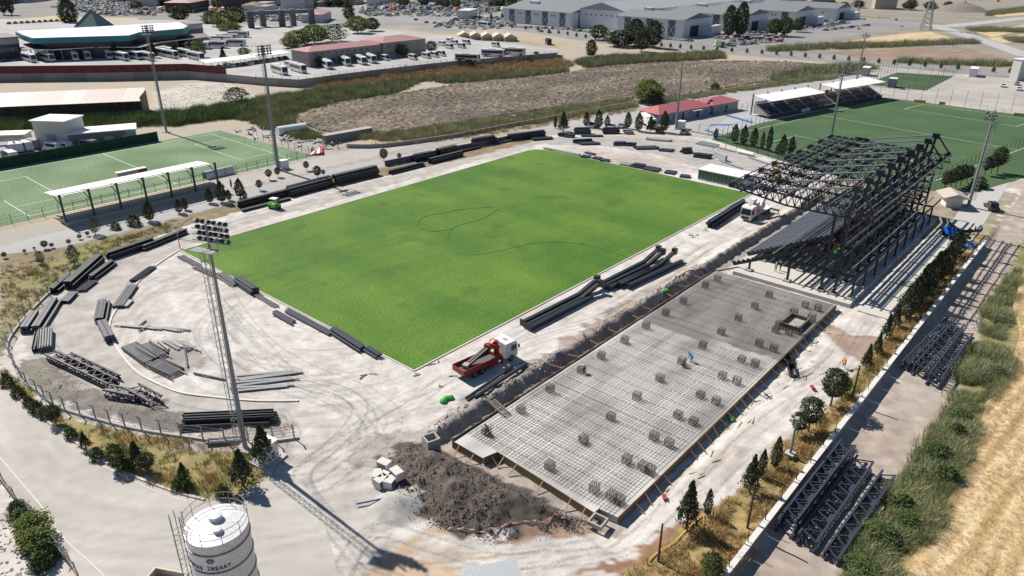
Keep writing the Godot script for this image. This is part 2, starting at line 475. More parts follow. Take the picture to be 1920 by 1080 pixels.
	zone(outline([-84.02, 24.02, -74.42, 33.68, -74.87, 37.48, -72.09, 30.12, -76.71, 24.91]), Color(0.42, 0.37, 0.34), Color(0.5, 0.44, 0.4), 0.5, 3.0)
	zone(outline([-87.04, -10.75, -86.19, -5.95, -87.42, 1.54, -87.74, 6.59, -88.72, -1.24, -88.04, -8.03]), Color(0.2, 0.21, 0.15), Color(0.26, 0.25, 0.2), 0.2, 3.0)
	zone(outline([-73.25, -0.2, -69.72, 1.41, -68.85, 5.88, -73.29, 10.62, -76.74, 8.75]), Color(0.3, 0.28, 0.26), Color(0.46, 0.43, 0.4), 1.0, 3.0)
	# diggings along the foundation
	zone(outline([-71.47, 40.63, -65.96, 39.44, -60.72, 42.96, -52.36, 41.97, -44.8, 42.66, -18.69, 41.51, 8.89, 44.18, 6.77, 47.36, -24.07, 45.1, -49.19, 46.46, -59.27, 47.77, -63.54, 50.3, -67.68, 47]), Color(0.3, 0.27, 0.25), Color(0.5, 0.46, 0.43), 0.7, 3.0)
	zone([Vector2(-63, 44.2), Vector2(63, 44.2), Vector2(63, 47), Vector2(-60, 47.2)], Color(0.3, 0.27, 0.245), Color(0.44, 0.4, 0.365), 0.25, 5.0)
	zone([Vector2(-64, 46), Vector2(-58, 46), Vector2(-58, 70), Vector2(-60, 70.5), Vector2(-64, 60)], Color(0.34, 0.31, 0.29), Color(0.5, 0.42, 0.36), 0.4, 4.0)
	zone(Array(heap_poly), Color(0.085, 0.07, 0.06), Color(0.15, 0.125, 0.108), 0.9, 6.0)
	zone(outline([-64.67, 63.39, -61.26, 66.13, -60.11, 68.57, -64.42, 65.87, -68.21, 62.96]), Color(0.42, 0.28, 0.2), Color(0.3, 0.22, 0.18), 0.5, 3.0)
	zone([gravel_at + Vector2(-2.8, -1.5), gravel_at + Vector2(1.5, -2.6), gravel_at + Vector2(3, 0.5), gravel_at + Vector2(0.6, 2.8), gravel_at + Vector2(-2.6, 2)], Color(0.42, 0.41, 0.4), Color(0.47, 0.46, 0.44), 0.2, 4.0)
	zone(outline([-33.45, 42.09, -16.48, 43.11, -16.09, 45.86, -34.41, 45.69]), Color(0.42, 0.34, 0.3), Color(0.3, 0.26, 0.24), 0.6, 3.0)
	zone(outline([-67.27, 70.21, -61.43, 71.9, -56.7, 73.21, -52.05, 74.24, -50.97, 76.07, -59.33, 75.31, -64.21, 73.69]), Color(0.42, 0.24, 0.14), Color(0.24, 0.15, 0.1), 0.7, 4.0)
	zone(outline([-64.96, 73.31, -59.11, 74.02, -52.19, 74.91, -44.05, 75.76, -36.14, 75.73, -25.63, 77.49, -14.02, 77.28, 6.77, 76.98, 34.66, 76.58, 46.1, 77.66, 66.92, 78.35, 64.68, 80.69, 44.29, 79.66, 0.76, 80.47, -19.86, 79.5, -40.44, 80.51, -58.31, 80.87]), Color(0.44, 0.31, 0.14), Color(0.28, 0.22, 0.1), 0.5, 3.0)
	zone(outline([1.11, 67.9, -1.67, 73.28, 0.49, 76.46, -9.85, 77.73, -8.52, 74.76, -1.92, 68.58]), Color(0.4, 0.31, 0.25), Color(0.34, 0.26, 0.21), 0.4, 3.0)
	zone([Vector2(50, 70), Vector2(62, 46), Vector2(96, 40), Vector2(96, 80), Vector2(60, 80)], Color(0.4, 0.35, 0.29), Color(0.3, 0.27, 0.16), 1.0, 2.0)
	# the lower road behind the wall and its far bank
	zone([Vector2(-120, 80.4), Vector2(96, 80.4), Vector2(130, 70), Vector2(130, 120), Vector2(-120, 120)], Color(0.4, 0.33, 0.28), Color(0.5, 0.44, 0.39), 0.0, 3.0)
	zone([Vector2(-120, 87.6), Vector2(-30, 88.4), Vector2(-12, 89.4), Vector2(20, 87.2), Vector2(70, 85.5), Vector2(130, 78), Vector2(130, 130), Vector2(-120, 130)], Color(0.2, 0.21, 0.075), Color(0.34, 0.28, 0.13), 0.4, 2.0)
	var gm := tinted("ground", 0.95, "soil", 0.08)
	var nm := FastNoiseLite.new()
	nm.seed = 12; nm.frequency = 0.045; nm.fractal_octaves = 4
	var nim := nm.get_seamless_image(512, 512)
	nim.bump_map_to_normal_map(3.0)
	gm.normal_enabled = true; gm.normal_texture = ImageTexture.create_from_image(nim); gm.normal_scale = 0.1
	var near := Rect2(-118, -60, 216, 180)
	var mid := Rect2(-166, -348, 504, 504)
	var near_m: StandardMaterial3D = gm.duplicate()
	near_m.uv1_triplanar = false; near_m.uv1_world_triplanar = false; near_m.uv1_scale = Vector3.ONE
	near_m.albedo_texture = worn_ground(); near_m.normal_enabled = false
	structure("ground", grid_ground(-118, 98, -60, 120, 0.5, Rect2()), near_m)
	structure("ground", grid_ground(-166, 338, -348, 156, 2.0, near), gm)
	structure("ground", grid_ground(-334, 1514, -1692, 492, 8.0, mid), gm)

func build_surfaces() -> void:
	# the main football pitch
	var gn := FastNoiseLite.new()
	gn.seed = 21; gn.frequency = 0.035; gn.fractal_octaves = 4
	var lawn := func(p: Vector2) -> Color:
		var a := gn.get_noise_2d(p.x * 1.2 + p.y * 0.5, p.y * 0.9 - p.x * 0.3)
		var b := fine.get_noise_2d(p.x * 0.3, p.y * 4.0) * 0.5 + fine.get_noise_2d(p.x * 4.0, p.y * 4.0) * 0.4
		var t := clampf(0.45 + a * 0.75 + b * 0.45 + (0.07 if int(floor((p.x + 60.0) / 5.3)) % 2 else -0.07), 0, 1)
		var c := Color(0.05, 0.155, 0.006).lerp(Color(0.118, 0.235, 0.017), t)
		var d := fine.get_noise_2d(p.x * 0.8 + 300, p.y * 0.8)
		if d > 0.36: c = c.lerp(Color(0.035, 0.115, 0.006), minf(0.45, (d - 0.36) * 3.0))
		return c
	var lm := tinted("lawn", 0.9, "blades", 0.07)
	structure("football_pitch", sheet([Vector2(-53, -32.2), Vector2(49, -32.2), Vector2(51, -31.6), Vector2(52.5, -29.5), Vector2(53, -27), Vector2(53, 32.2), Vector2(-53, 32.2)], 0.07, 0.6, lawn, flat), lm)
	var asphalt := plain("asphalt", lin(0.3, 0.3, 0.3), 0.9, 0, "fine", 0.2)
	var pale := tinted("pale_asphalt", 0.92, "fine", 0.25)
	# bend road, lower left
	var roadc := func(p: Vector2) -> Color:
		var q := Vector2(p.x + 60.0, p.y - 12.0)
		var t := clampf(0.5 + 0.7 * fine.get_noise_2d(q.length() * 6.0, q.angle() * 10.0) + 0.35 * fine.get_noise_2d(p.x * 4.0, p.y * 4.0) + 0.4 * big.get_noise_2d(p.x * 1.5, p.y * 1.5), 0, 1)
		return Color(0.41, 0.39, 0.365).lerp(Color(0.56, 0.54, 0.505), t)
	structure("road", sheet(smooth(outline([-91.02, -19, -90.92, -6.03, -90.58, 1.64, -90.18, 8.4, -89.53, 15.41, -88.82, 21.57, -86.97, 29.01, -84.67, 35.24, -82.38, 37.1, -78.91, 37.23, -76.68, 40.14, -77.86, 45.58, -82.31, 54.97])) + outline([-84.43, 57.78, -99.06, 41.13, -97.88, 35.9, -97.01, 24.1, -97.26, 15.15, -97.72, 5.87]), 0.03, 0.8, roadc, flat), pale)
	# road along the far side of the stadium
	var roadb := func(p: Vector2) -> Color:
		return Color(0.37, 0.37, 0.37).lerp(Color(0.43, 0.43, 0.43), clampf(0.5 + big.get_noise_2d(p.x * 0.6, p.y * 3), 0, 1))
	structure("road", sheet([Vector2(-140, -66), Vector2(-90, -60)] + smooth(outline([-76.25, -55.04, -71.79, -52.42, -66.02, -50.46, -39.02, -50.82, -2.68, -50.31, 42.45, -45.23, 61.5, -41, 73.76, -38.16])) + outline([88.38, -30.06, 102.79, -19.08, 102.48, -9.34, 96.41, -4.28, 106.21, -2.09, 141.74, -5.63, 171.91, -12.62, 244.0, -6.2, 253.9, -0.09]) + smooth(outline([284.9, 5.13, 235.6, -14.99, 195.86, -25.04, 161.03, -33.86, 123.62, -44.34, 70.99, -48.8, 39.03, -52.66, 12.42, -56.34, -18.92, -57.98, -44.31, -59.31, -62.49, -60.01, -74.83, -59.81])) + [Vector2(-90, -72), Vector2(-140, -80)], 0.035, 2.0, roadb, flat), pale)

# ---------------------------------------------------------------- the half built steel grandstand and the slab beside it
func steel() -> StandardMaterial3D: return plain("steel", lin(0.028, 0.032, 0.041), 0.42, 0.0, "fine", 0.5)
func steel_pale() -> StandardMaterial3D: return plain("steel_pale", lin(0.17, 0.19, 0.225), 0.45, 0.0, "fine", 0.5)
func concrete() -> StandardMaterial3D: return plain("concrete", lin(0.46, 0.45, 0.43), 0.9, 0.0, "soil", 0.35)

func lattice(s: Shape, a: Vector3, b: Vector3, drop_a: float, drop_b: float, n: int, w: float) -> void:
	# a planar truss: top chord a-b, bottom chord below it, zigzag web
	var la = a + Vector3.DOWN * drop_a; var lb = b + Vector3.DOWN * drop_b
	for i in n:
		var t0 = float(i) / n; var t1 = float(i + 1) / n; var tm = (t0 + t1) * 0.5
		s.beam(la.lerp(lb, t0), a.lerp(b, tm), w); s.beam(a.lerp(b, tm), la.lerp(lb, t1), w)
		if i > 0: s.beam(la.lerp(lb, t0), a.lerp(b, t0), w * 0.8)

func build_stand() -> void:
	var sm = steel(); var pm = steel_pale(); var cm = concrete()
	var floor_y = -0.25
	var fl = Shape.new()
	fl.prism([Vector2(8.2, 49.2), Vector2(66.5, 49.2), Vector2(66.5, 69.6), Vector2(8.2, 69.6)], -0.9, floor_y)
	single("concrete_floor", fl, plain("floor_concrete", lin(0.55, 0.53, 0.5), 0.9, 0, "soil", 0.2), "pale concrete floor slab under the black steel grandstand", "floor slab")
	var yd = Shape.new()
	yd.prism([Vector2(7.2, 71.2), Vector2(58, 71.2), Vector2(58, 75.9), Vector2(7.2, 75.9)], -0.9, -0.42)
	single("concrete_apron", yd, plain("floor_concrete", lin(0.55, 0.53, 0.5)), "long concrete apron behind the grandstand striped by its shadow", "floor slab")
	var st = thing("steel_grandstand", "black steel grandstand frame with lattice roof and stepped terrace, still open", "grandstand")
	var us = []
	for k in 9: us.append(10.4 + 6.1 * k)
	for k in 9:
		var u: float = us[k]
		for v in [64.0, 66.2]:
			var c = Shape.new()
			c.beam(Vector3(u, floor_y, v), Vector3(u, 13.4, v), 0.42, 0.34)
			var cp = part(st, "column", c, sm)
			var bp = Shape.new()
			bp.slab(u - 0.42, u + 0.42, floor_y + 0.3, floor_y + 0.38, v - 0.42, v + 0.42)
			part(cp, "base_plate", bp, sm)
		var c2 = Shape.new()
		c2.beam(Vector3(u, floor_y, 58.2), Vector3(u, 5.0, 58.2), 0.4, 0.34)
		part(st, "column", c2, sm)
		var c3 = Shape.new()
		c3.beam(Vector3(u, floor_y, 51.2), Vector3(u, 1.5, 51.2), 0.36, 0.3)
		part(st, "column", c3, sm)
		var c4 = Shape.new()
		c4.beam(Vector3(u, floor_y, 69.0), Vector3(u, 3.6, 69.0), 0.3)
		part(st, "column", c4, sm)
		for v in [64.0, 66.2, 58.2, 51.2, 69.0]:
			var f = Shape.new()
			f.slab(u - 0.6, u + 0.6, floor_y, floor_y + 0.3, v - 0.6, v + 0.6)
			part(st, "footing", f, cm)
		# raker with stepped top
		var rk = Shape.new()
		rk.beam(Vector3(u, 0.1, 48.2), Vector3(u, 7.3, 62.6), 0.3, 0.5)
		var rp = part(st, "raker", rk, sm)
		var tooth = Shape.new()
		for i in 17:
			var y = 0.35 + 0.42 * i; var v = 47.9 + 0.84 * i
			tooth.slab(u - 0.12, u + 0.12, y - 0.15, y + 0.3, v + 0.1, v + 0.75)
		part(rp, "step_bracket", tooth, sm)
		if k == 0:
			var toe = Shape.new()
			toe.beam(Vector3(u, floor_y, 46.9), Vector3(u, 0.75, 46.9), 0.12); toe.beam(Vector3(u, 0.7, 46.9), Vector3(u, 0.7, 48.6), 0.12)
			part(st, "toe_rail", toe, sm)
		for y in [3.6, 6.4]:
			var fb = Shape.new()
			fb.beam(Vector3(u, y, 54.5 if y < 4 else 60.6), Vector3(u, y, 69.2 if y < 4 else 67.6), 0.24, 0.34)
			part(st, "floor_beam", fb, sm)
		var ub = Shape.new()
		ub.beam(Vector3(u, 8.6, 63.8), Vector3(u, 8.6, 67.6), 0.2, 0.26); ub.beam(Vector3(u, 6.4, 67.6), Vector3(u, 8.6, 67.6), 0.18)
		part(st, "cross_brace", ub, sm)
		var ub2 = Shape.new()
		ub2.beam(Vector3(u, 9.5, 64.0), Vector3(u, 12.6, 66.2), 0.14)
		part(st, "cross_brace", ub2, sm)
		var ub3 = Shape.new()
		ub3.beam(Vector3(u, 0.4, 66.2), Vector3(u, 3.5, 69.0), 0.12)
		part(st, "cross_brace", ub3, sm)
		# roof truss
		var tip = Vector3(u, 15.0, 45.8); var tail = Vector3(u, 14.55, 70.0)
		var tr = Shape.new()
		tr.beam(tip, tail, 0.26, 0.26)
		tr.beam(tip + Vector3(0, -0.7, 0), Vector3(u, 13.0, 56.0), 0.24, 0.24)
		tr.beam(Vector3(u, 13.0, 56.0), tail + Vector3(0, -1.3, 0), 0.24, 0.24)
		tr.slab(u - 0.16, u + 0.16, 14.1, 15.15, 45.3, 46.3)
		var tp = part(st, "roof_truss", tr, sm)
		var wb = Shape.new()
		lattice(wb, tip, tip.lerp(tail, 0.42), 0.75, 1.75, 8, 0.13)
		lattice(wb, tip.lerp(tail, 0.42), tail, 1.75, 1.3, 11, 0.13)
		part(tp, "web", wb, sm)
		var gs = Shape.new()
		gs.slab(u - 0.2, u + 0.2, 14.75, 15.5, 51.0, 53.9)
		part(tp, "gusset", gs, sm)
		# mast, stay and tie back
		var ms = Shape.new()
		ms.beam(Vector3(u, 13.4, 66.0), Vector3(u, 18.2, 66.4), 0.5, 0.42)
		var mp = part(st, "roof_mast", ms, sm)
		var hd = Shape.new()
		hd.slab(u - 0.32, u + 0.32, 17.6, 18.6, 65.7, 67.0)
		part(mp, "mast_head", hd, sm)
		var sy = Shape.new()
		sy.tube(Vector3(u, 15.35, 53.4), Vector3(u, 18.2, 66.1), 0.14, 0.14, 8)
		part(st, "stay_rod", sy, pm)
		var tb = Shape.new()
		tb.beam(Vector3(u, 18.1, 66.8), Vector3(u, 14.9, 69.5), 0.26, 0.24)
		tb.hexa([Vector3(u - 0.1, 14.5, 69.9), Vector3(u + 0.1, 14.5, 69.9), Vector3(u + 0.1, 14.5, 68.6), Vector3(u - 0.1, 14.5, 68.6), Vector3(u - 0.1, 15.3, 69.6), Vector3(u + 0.1, 15.3, 69.6), Vector3(u + 0.1, 15.3, 69.1), Vector3(u - 0.1, 15.3, 69.1)])
		part(st, "tie_back", tb, sm)
	# last bay without roof
	for v in [64.0, 66.4]:
		var c = Shape.new()
		c.beam(Vector3(65.3, floor_y, v), Vector3(65.3, 8.7, v), 0.4, 0.34)
		part(st, "column", c, sm)
	for y in [3.6, 5.6, 8.5]:
		var b = Shape.new()
		b.beam(Vector3(65.3, y, 63.8), Vector3(65.3, y, 66.6), 0.24, 0.3)
		part(st, "floor_beam", b, sm)
	# purlins over the roof trusses
	for i in 18:
		var t = i / 17.0
		var y = lerpf(15.22, 14.78, t); var v = lerpf(45.9, 69.9, t)
		var p = Shape.new()
		p.tube(Vector3(9.3, y, v), Vector3(60.4, y, v), 0.11, 0.11, 6)
		part(st, "purlin", p, pm)
	for i in 7:
		var bz = 47.5 + i * 3.6
		var p = Shape.new()
		lattice(p, Vector3(10.4, 14.7, bz), Vector3(59.2, 14.7, bz), 1.0, 1.0, 32, 0.1)
		p.beam(Vector3(10.4, 13.7, bz), Vector3(59.2, 13.7, bz), 0.18)
		part(st, "bracing_truss", p, sm)
	# longitudinal rails of the rear face and the floors
	for r in [[3.8, 66.55, 0.2], [3.8, 69.1, 0.22], [6.6, 66.55, 0.2], [8.75, 66.55, 0.24], [8.75, 67.6, 0.18], [11.2, 66.5, 0.18], [6.6, 64.3, 0.22], [3.8, 58.2, 0.22], [3.8, 61.5, 0.2], [6.6, 62.2, 0.2], [5.0, 58.5, 0.22]]:
		var b = Shape.new()
		b.beam(Vector3(10.2, r[0], r[1]), Vector3(65.4, r[0], r[1]), r[2], r[2] * 1.2)
		part(st, "longitudinal_beam", b, pm if r[0] > 8 else sm)
	for i in 13:
		var b = Shape.new()
		var v = 55.0 + i * 1.05
		b.beam(Vector3(10.4, 3.95, v), Vector3(65.3, 3.95, v), 0.16, 0.22)
		part(st, "floor_joist", b, pm if i % 3 == 0 else sm)
	# terrace: one bent plate for each row
	var tm1 = plain("terrace_plate", lin(0.1, 0.115, 0.14), 0.4, 0.2, "fine", 0.5)
	var tm2 = plain("terrace_plate_b", lin(0.06, 0.072, 0.095), 0.4, 0.2, "fine", 0.5)
	for i in 17:
		var y = 0.62 + 0.42 * i; var v = 48.0 + 0.84 * i
		var p = Shape.new()
		p.slab(16.4, 65.2, y - 0.05, y, v, v + 0.8)
		p.slab(16.4, 65.2, y - 0.36, y - 0.05, v, v + 0.05)
		p.slab(16.4, 65.2, y, y + 0.06, v + 0.75, v + 0.8)
		var tp = part(st, "terrace_step", p, tm1 if i % 2 else tm2)
		var ns = Shape.new()
		ns.slab(16.4, 65.2, y, y + 0.03, v + 0.02, v + 0.2)
		part(tp, "nosing", ns, pm)
	# loose bay with site kit on the upper platform
	var kit = thing("cable_reel", "red and green site kit on the grandstand upper platform", "site kit", Vector3(11.6, 6.62, 65.0))
	var ks = Shape.new()
	ks.lathe(Vector3.ZERO, [Vector2(0.0, 0.0), Vector2(0.45, 0.0), Vector2(0.45, 0.12), Vector2(0.25, 0.14), Vector2(0.25, 0.6), Vector2(0.45, 0.62), Vector2(0.45, 0.74), Vector2(0, 0.74)], 12)
	part(kit, "reel", ks, plain("kit_green", lin(0.03, 0.25, 0.06), 0.5))
	var ks2 = Shape.new()
	ks2.box(Vector3(0.9, 0.45, -0.5), Vector3(0.7, 0.9, 0.6), 0.3); ks2.box(Vector3(0.9, 0.95, -0.5), Vector3(0.76, 0.1, 0.66), 0.3)
	part(kit, "cabinet", ks2, plain("kit_red", lin(0.45, 0.03, 0.03), 0.5))

func rebar_cage() -> ArrayMesh:
	var s = Shape.new()
	for i in 5:
		for j in 5:
			if i in [0, 4] or j in [0, 4]:
				s.beam(Vector3(-0.5 + i * 0.25, -0.2, -0.5 + j * 0.25), Vector3(-0.5 + i * 0.25, 1.05, -0.5 + j * 0.25), 0.026)
	for k in 7:
		var y = 0.05 + k * 0.15
		for e in [[Vector3(-0.5, y, -0.5), Vector3(0.5, y, -0.5)], [Vector3(0.5, y, -0.5), Vector3(0.5, y, 0.5)], [Vector3(0.5, y, 0.5), Vector3(-0.5, y, 0.5)], [Vector3(-0.5, y, 0.5), Vector3(-0.5, y, -0.5)], [Vector3(-0.5, y, 0), Vector3(0.5, y, 0)]]:
			s.beam(e[0], e[1], 0.024)
	return s.mesh()

func build_slab() -> void:
	var top = -0.12
	var sl = thing("foundation_slab", "grey foundation slab laid with reinforcing bars and column cages", "foundation slab")
	var slabm = tinted("slab", 0.9, "soil", 0.3)
	var poly = [Vector2(-60.6, 47.3), Vector2(6.0, 46.9), Vector2(6.1, 68.0), Vector2(-58.4, 68.6), Vector2(-58.6, 66.4), Vector2(-59.4, 66.4), Vector2(-58.6, 52.6), Vector2(-60.5, 52.0)]
	var colr = func(p: Vector2) -> Color:
		var c = Color(0.5, 0.49, 0.48)
		var wet = Color(0.2, 0.198, 0.195)
		var e = p.x + 17.5 + 1.0 * fine.get_noise_2d(p.x, p.y * 2.0)
		var n = 0.55 * fine.get_noise_2d(p.x * 0.8, p.y * 2.2) + 0.5 * big.get_noise_2d(p.x * 2, p.y * 2)
		if e > 0: c = wet.lerp(Color(0.36, 0.355, 0.35), clampf(0.4 + n * 1.4, 0, 1))
		else: c = Color(0.58, 0.57, 0.555).lerp(Color(0.33, 0.325, 0.315), clampf(0.3 + n * 1.7, 0, 1))
		if p.x > -19.2 and p.x < -16.2 and p.y < 58.0: c = Color(0.25, 0.25, 0.25)
		return c
	var body = Shape.new()
	body.prism(poly, -0.93, top - 0.02)
	part(sl, "slab_edge", body, concrete())
	part(sl, "slab_top", sheet(poly, top, 0.5, colr, flat), slabm)
	var bar = plain("rebar", lin(0.15, 0.135, 0.125), 0.6)
	var lng = Shape.new()
	lng.beam(Vector3.ZERO, Vector3(64.4, 0, 0), 0.03)
	var lm = lng.mesh()
	for i in 50:
		var o = part(sl, "long_bar", lm, bar)
		o.position = Vector3(-58.5, top + 0.03, 47.7 + i * 0.415 + rng.randf_range(-0.1, 0.1))
		o.rotation.y = rng.randf_range(-0.001, 0.001)
	var crs = Shape.new()
	crs.beam(Vector3.ZERO, Vector3(0, 0, 20.4), 0.018)
	var xm = crs.mesh()
	for i in 130:
		var o = part(sl, "cross_bar", xm, bar)
		o.position = Vector3(-58.2 + i * 0.495 + rng.randf_range(-0.13, 0.13), top + 0.05, 47.6)
	# spacer chairs: short upright bars in rows
	var ch = Shape.new()
	for i in 30:
		for j in 34:
			var c = Vector3(-57.4 + i * 2.1 + rng.randf_range(-0.12, 0.12), top, 48.2 + j * 0.58 + rng.randf_range(-0.08, 0.08))
			ch.beam(c + Vector3(0, 0, -0.16), c + Vector3(0, 0.34, -0.05), 0.022); ch.beam(c + Vector3(0, 0, 0.16), c + Vector3(0, 0.34, 0.05), 0.022)
	part(sl, "spacer_chair", ch, bar).set_meta("kind", "stuff")
	var cg = rebar_cage()
	var cagem = plain("cage", lin(0.055, 0.05, 0.048), 0.6)
	var spots: Array = outline([1.92, 49.27, -1.93, 48.93, -9.97, 49.22, -15.58, 49.23, -21.35, 49.18, -27.31, 49.22, 1.71, 58.66, -3.87, 58.66, -9.67, 58.57, -15.46, 58.58, -21.29, 58.57, -27.17, 58.48, 1.91, 64.55, 2.13, 66.52, -9.52, 64.48, -9.01, 66.32, -15.25, 64.41, -15.21, 66.56, -21.1, 64.43, -21.09, 66.38, -26.91, 64.41, -26.87, 66.45, -33.28, 49.21, -38.36, 49.49, -44.81, 49.16, -33.06, 58.49, -38.91, 58.6, -44.73, 58.53, -33.07, 64.43, -33.1, 66.6, -38.97, 64.51, -38.92, 66.58, -50.77, 49.32, -56.92, 49.17, -50.65, 58.73, -57.02, 58.78, -44.77, 64.61, -44.68, 66.54, -50.46, 64.53, -50.31, 66.51, -50.32, 67.46, -56.81, 64.57, -56.58, 66.57, -56.57, 67.56])
	for i in spots.size():
		var o = part(sl, "column_cage", cg, cagem)
		o.position = V(spots[i], top + 0.1)
		o.rotation.y = rng.randf_range(-0.08, 0.08); o.scale = Vector3(0.88, rng.randf_range(0.75, 1.0), 0.88)
	# lift pit in the slab: timber box
	var tim = plain("timber", lin(0.2, 0.14, 0.085), 0.8, 0, "fine", 0.8)
	var lp = Shape.new()
	var c = pt(-4.86, 65.57)
	lp.slab(c.x - 2.2, c.x + 2.2, top, 0.55, c.z - 1.5, c.z - 1.3); lp.slab(c.x - 2.2, c.x + 2.2, top, 0.55, c.z + 1.3, c.z + 1.5)
	lp.slab(c.x - 2.2, c.x - 2.0, top, 0.55, c.z - 1.3, c.z + 1.3); lp.slab(c.x + 2.0, c.x + 2.2, top, 0.55, c.z - 1.3, c.z + 1.3)
	part(sl, "lift_pit_box", lp, tim)
	var lpf = Shape.new()
	lpf.slab(c.x - 2.0, c.x + 2.0, top + 0.01, top + 0.03, c.z - 1.3, c.z + 1.3)
	part(sl, "pit_floor", lpf, concrete())
	for k in 4:
		var o = part(sl, "column_cage", cg, cagem)
		o.position = Vector3(c.x + (2.8 if k % 2 else -2.8), top + 0.1, c.z + (1.5 if k < 2 else -1.3))
	# formwork boards and props round the open edges
	var fw = thing("edge_formwork", "timber edge formwork with raking props round the foundation slab", "formwork")
	var runs = [[Vector2(-60.6, 47.2), Vector2(6.1, 46.8), 1.0], [Vector2(6.1, 68.1), Vector2(-58.4, 68.7), 1.0], [Vector2(-58.6, 66.5), Vector2(-59.4, 66.5), 1.0], [Vector2(-59.5, 66.4), Vector2(-58.7, 52.7), 1.0], [Vector2(-58.7, 52.6), Vector2(-60.6, 52.1), 1.0], [Vector2(-60.7, 52.0), Vector2(-60.7, 47.3), 1.0]]
	for r in runs:
		var a: Vector2 = r[0]; var b: Vector2 = r[1]
		var L = a.distance_to(b); var n = maxi(1, int(L / 3.0))
		var d = (b - a) / L
		var out = Vector2(-d.y, d.x)
		if Geometry2D.is_point_in_polygon((a + b) * 0.5 + out * 0.4, PackedVector2Array(poly)): out = -out
		for i in n:
			var p0 = a + d * (L * i / n + 0.01) + out * 0.06; var p1 = a + d * (L * (i + 1) / n - 0.02) + out * 0.06
			var s = Shape.new()
			var hh = 0.08 + rng.randf_range(-0.05, 0.06)
			s.beam(V(p0, (hh - 0.9) * 0.5), V(p1, (hh - 0.9) * 0.5), 0.06, hh + 0.9)
			part(fw, "board", s, tim)
		var np = int(L / 1.9)
		for i in np:
			if rng.randf() < 0.15: continue
			var p = a + d * (L * (i + 0.5) / np)
			var s = Shape.new()
			s.beam(V(p + out * 0.1, 0.0), V(p + out * (1.1 + rng.randf() * 0.4) + d * rng.randf_range(-0.3, 0.3), -0.82), 0.09)
			part(fw, "prop", s, plain("prop_wood", lin(0.42, 0.31, 0.19), 0.8, 0, "fine", 0.8))
	# timber straps lying across the left bank
	for i in 9:
		var s = Shape.new()
		var x = -40.0 + i * 5.0 + rng.randf_range(-1, 1)
		s.beam(Vector3(x, 0.0, 46.9), Vector3(x + rng.randf_range(-0.6, 0.6), -0.1 + rng.randf() * 0.2, 45.2), 0.09, 0.06)
		part(fw, "prop", s, plain("prop_wood", lin(0.42, 0.31, 0.19)))
	# access ladder from the bank to the slab
	var ld = thing("access_ladder", "timber access ladder lying from the bank onto the slab", "ladder")
	var A = pt(-52, 45.53, 0.5); var B = pt(-52.52, 48.66, 0.05)
	for sgn in [-1, 1]:
		var s = Shape.new()
		var o = (B - A).cross(Vector3.UP).normalized() * 0.45 * sgn
		s.beam(A + o, B + o, 0.12, 0.14)
		part(ld, "rail", s, plain("grey_wood", lin(0.22, 0.2, 0.18), 0.8))
	for i in 12:
		var s = Shape.new()
		var m = A.lerp(B, (i + 0.5) / 12.0); var o = (B - A).cross(Vector3.UP).normalized() * 0.45
		s.beam(m - o + Vector3(0, 0.05, 0), m + o + Vector3(0, 0.05, 0), 0.1, 0.05)
		part(ld, "rung", s, plain("grey_wood", lin(0.22, 0.2, 0.18)))

# ---------------------------------------------------------------- things on the building site
func along(a, b): return atan2(-(b.z - a.z), b.x - a.x)   # turn that points local x from a to b

func member(kind, L, w, h):
	var s = Shape.new()
	match kind:
		"i":
			s.slab(0, L, 0, h * 0.12, -w * 0.5, w * 0.5); s.slab(0, L, h * 0.88, h, -w * 0.5, w * 0.5); s.slab(0, L, h * 0.12, h * 0.88, -w * 0.12, w * 0.12)
		"box":
			s.slab(0, L, 0, h, -w * 0.5, w * 0.5)
		"pipe":
			s.tube(Vector3(0, h * 0.5, 0), Vector3(L, h * 0.5, 0), h * 0.5, h * 0.5, 10)
		"channel":
			s.slab(0, L, 0, h * 0.15, -w * 0.5, w * 0.5); s.slab(0, L, h * 0.15, h, -w * 0.5, -w * 0.35); s.slab(0, L, h * 0.15, h, w * 0.35, w * 0.5)
	return s.mesh()

# a bundle of members lying from a to b
func bundle(label, group, a, b, kind, nw, nh, w, h, m, untidy = 0.1, called = "steel_stack", category = "steel stack"):
	var L = a.distance_to(b)
	var o = thing(called, label, category, Vector3(a.x, ground_y(a.x, a.z) + 0.02, a.z), along(a, b), group)
	var me = member(kind, L, w, h)
	for j in nh:
		for i in nw:
			if j > 0 and j == nh - 1 and i == nw - 1 and nw > 2 and untidy > 0.05: continue
			var p = part(o, "beam", me, m if m != mats["steel"] or rng.randf() < 0.6 else [steel_dust(), mats["steel_navy"]][rng.randi() % 2])
			p.position = Vector3(rng.randf_range(-untidy, untidy) * 2, 0.1 + j * h * 1.06, (i - (nw - 1) * 0.5) * w * 1.12)
			p.rotation.y = rng.randf_range(-untidy, untidy) * 0.03
	for t in [0.15, 0.82]:
		var s = Shape.new()
		s.slab(L * t - 0.06, L * t + 0.06, -0.06, 0.1, -nw * w * 0.56 - 0.1, nw * w * 0.56 + 0.1)
		part(o, "timber_bearer", s, plain("prop_wood", lin(0.42, 0.31, 0.19), 0.8, 0, "fine", 0.8))
	return o

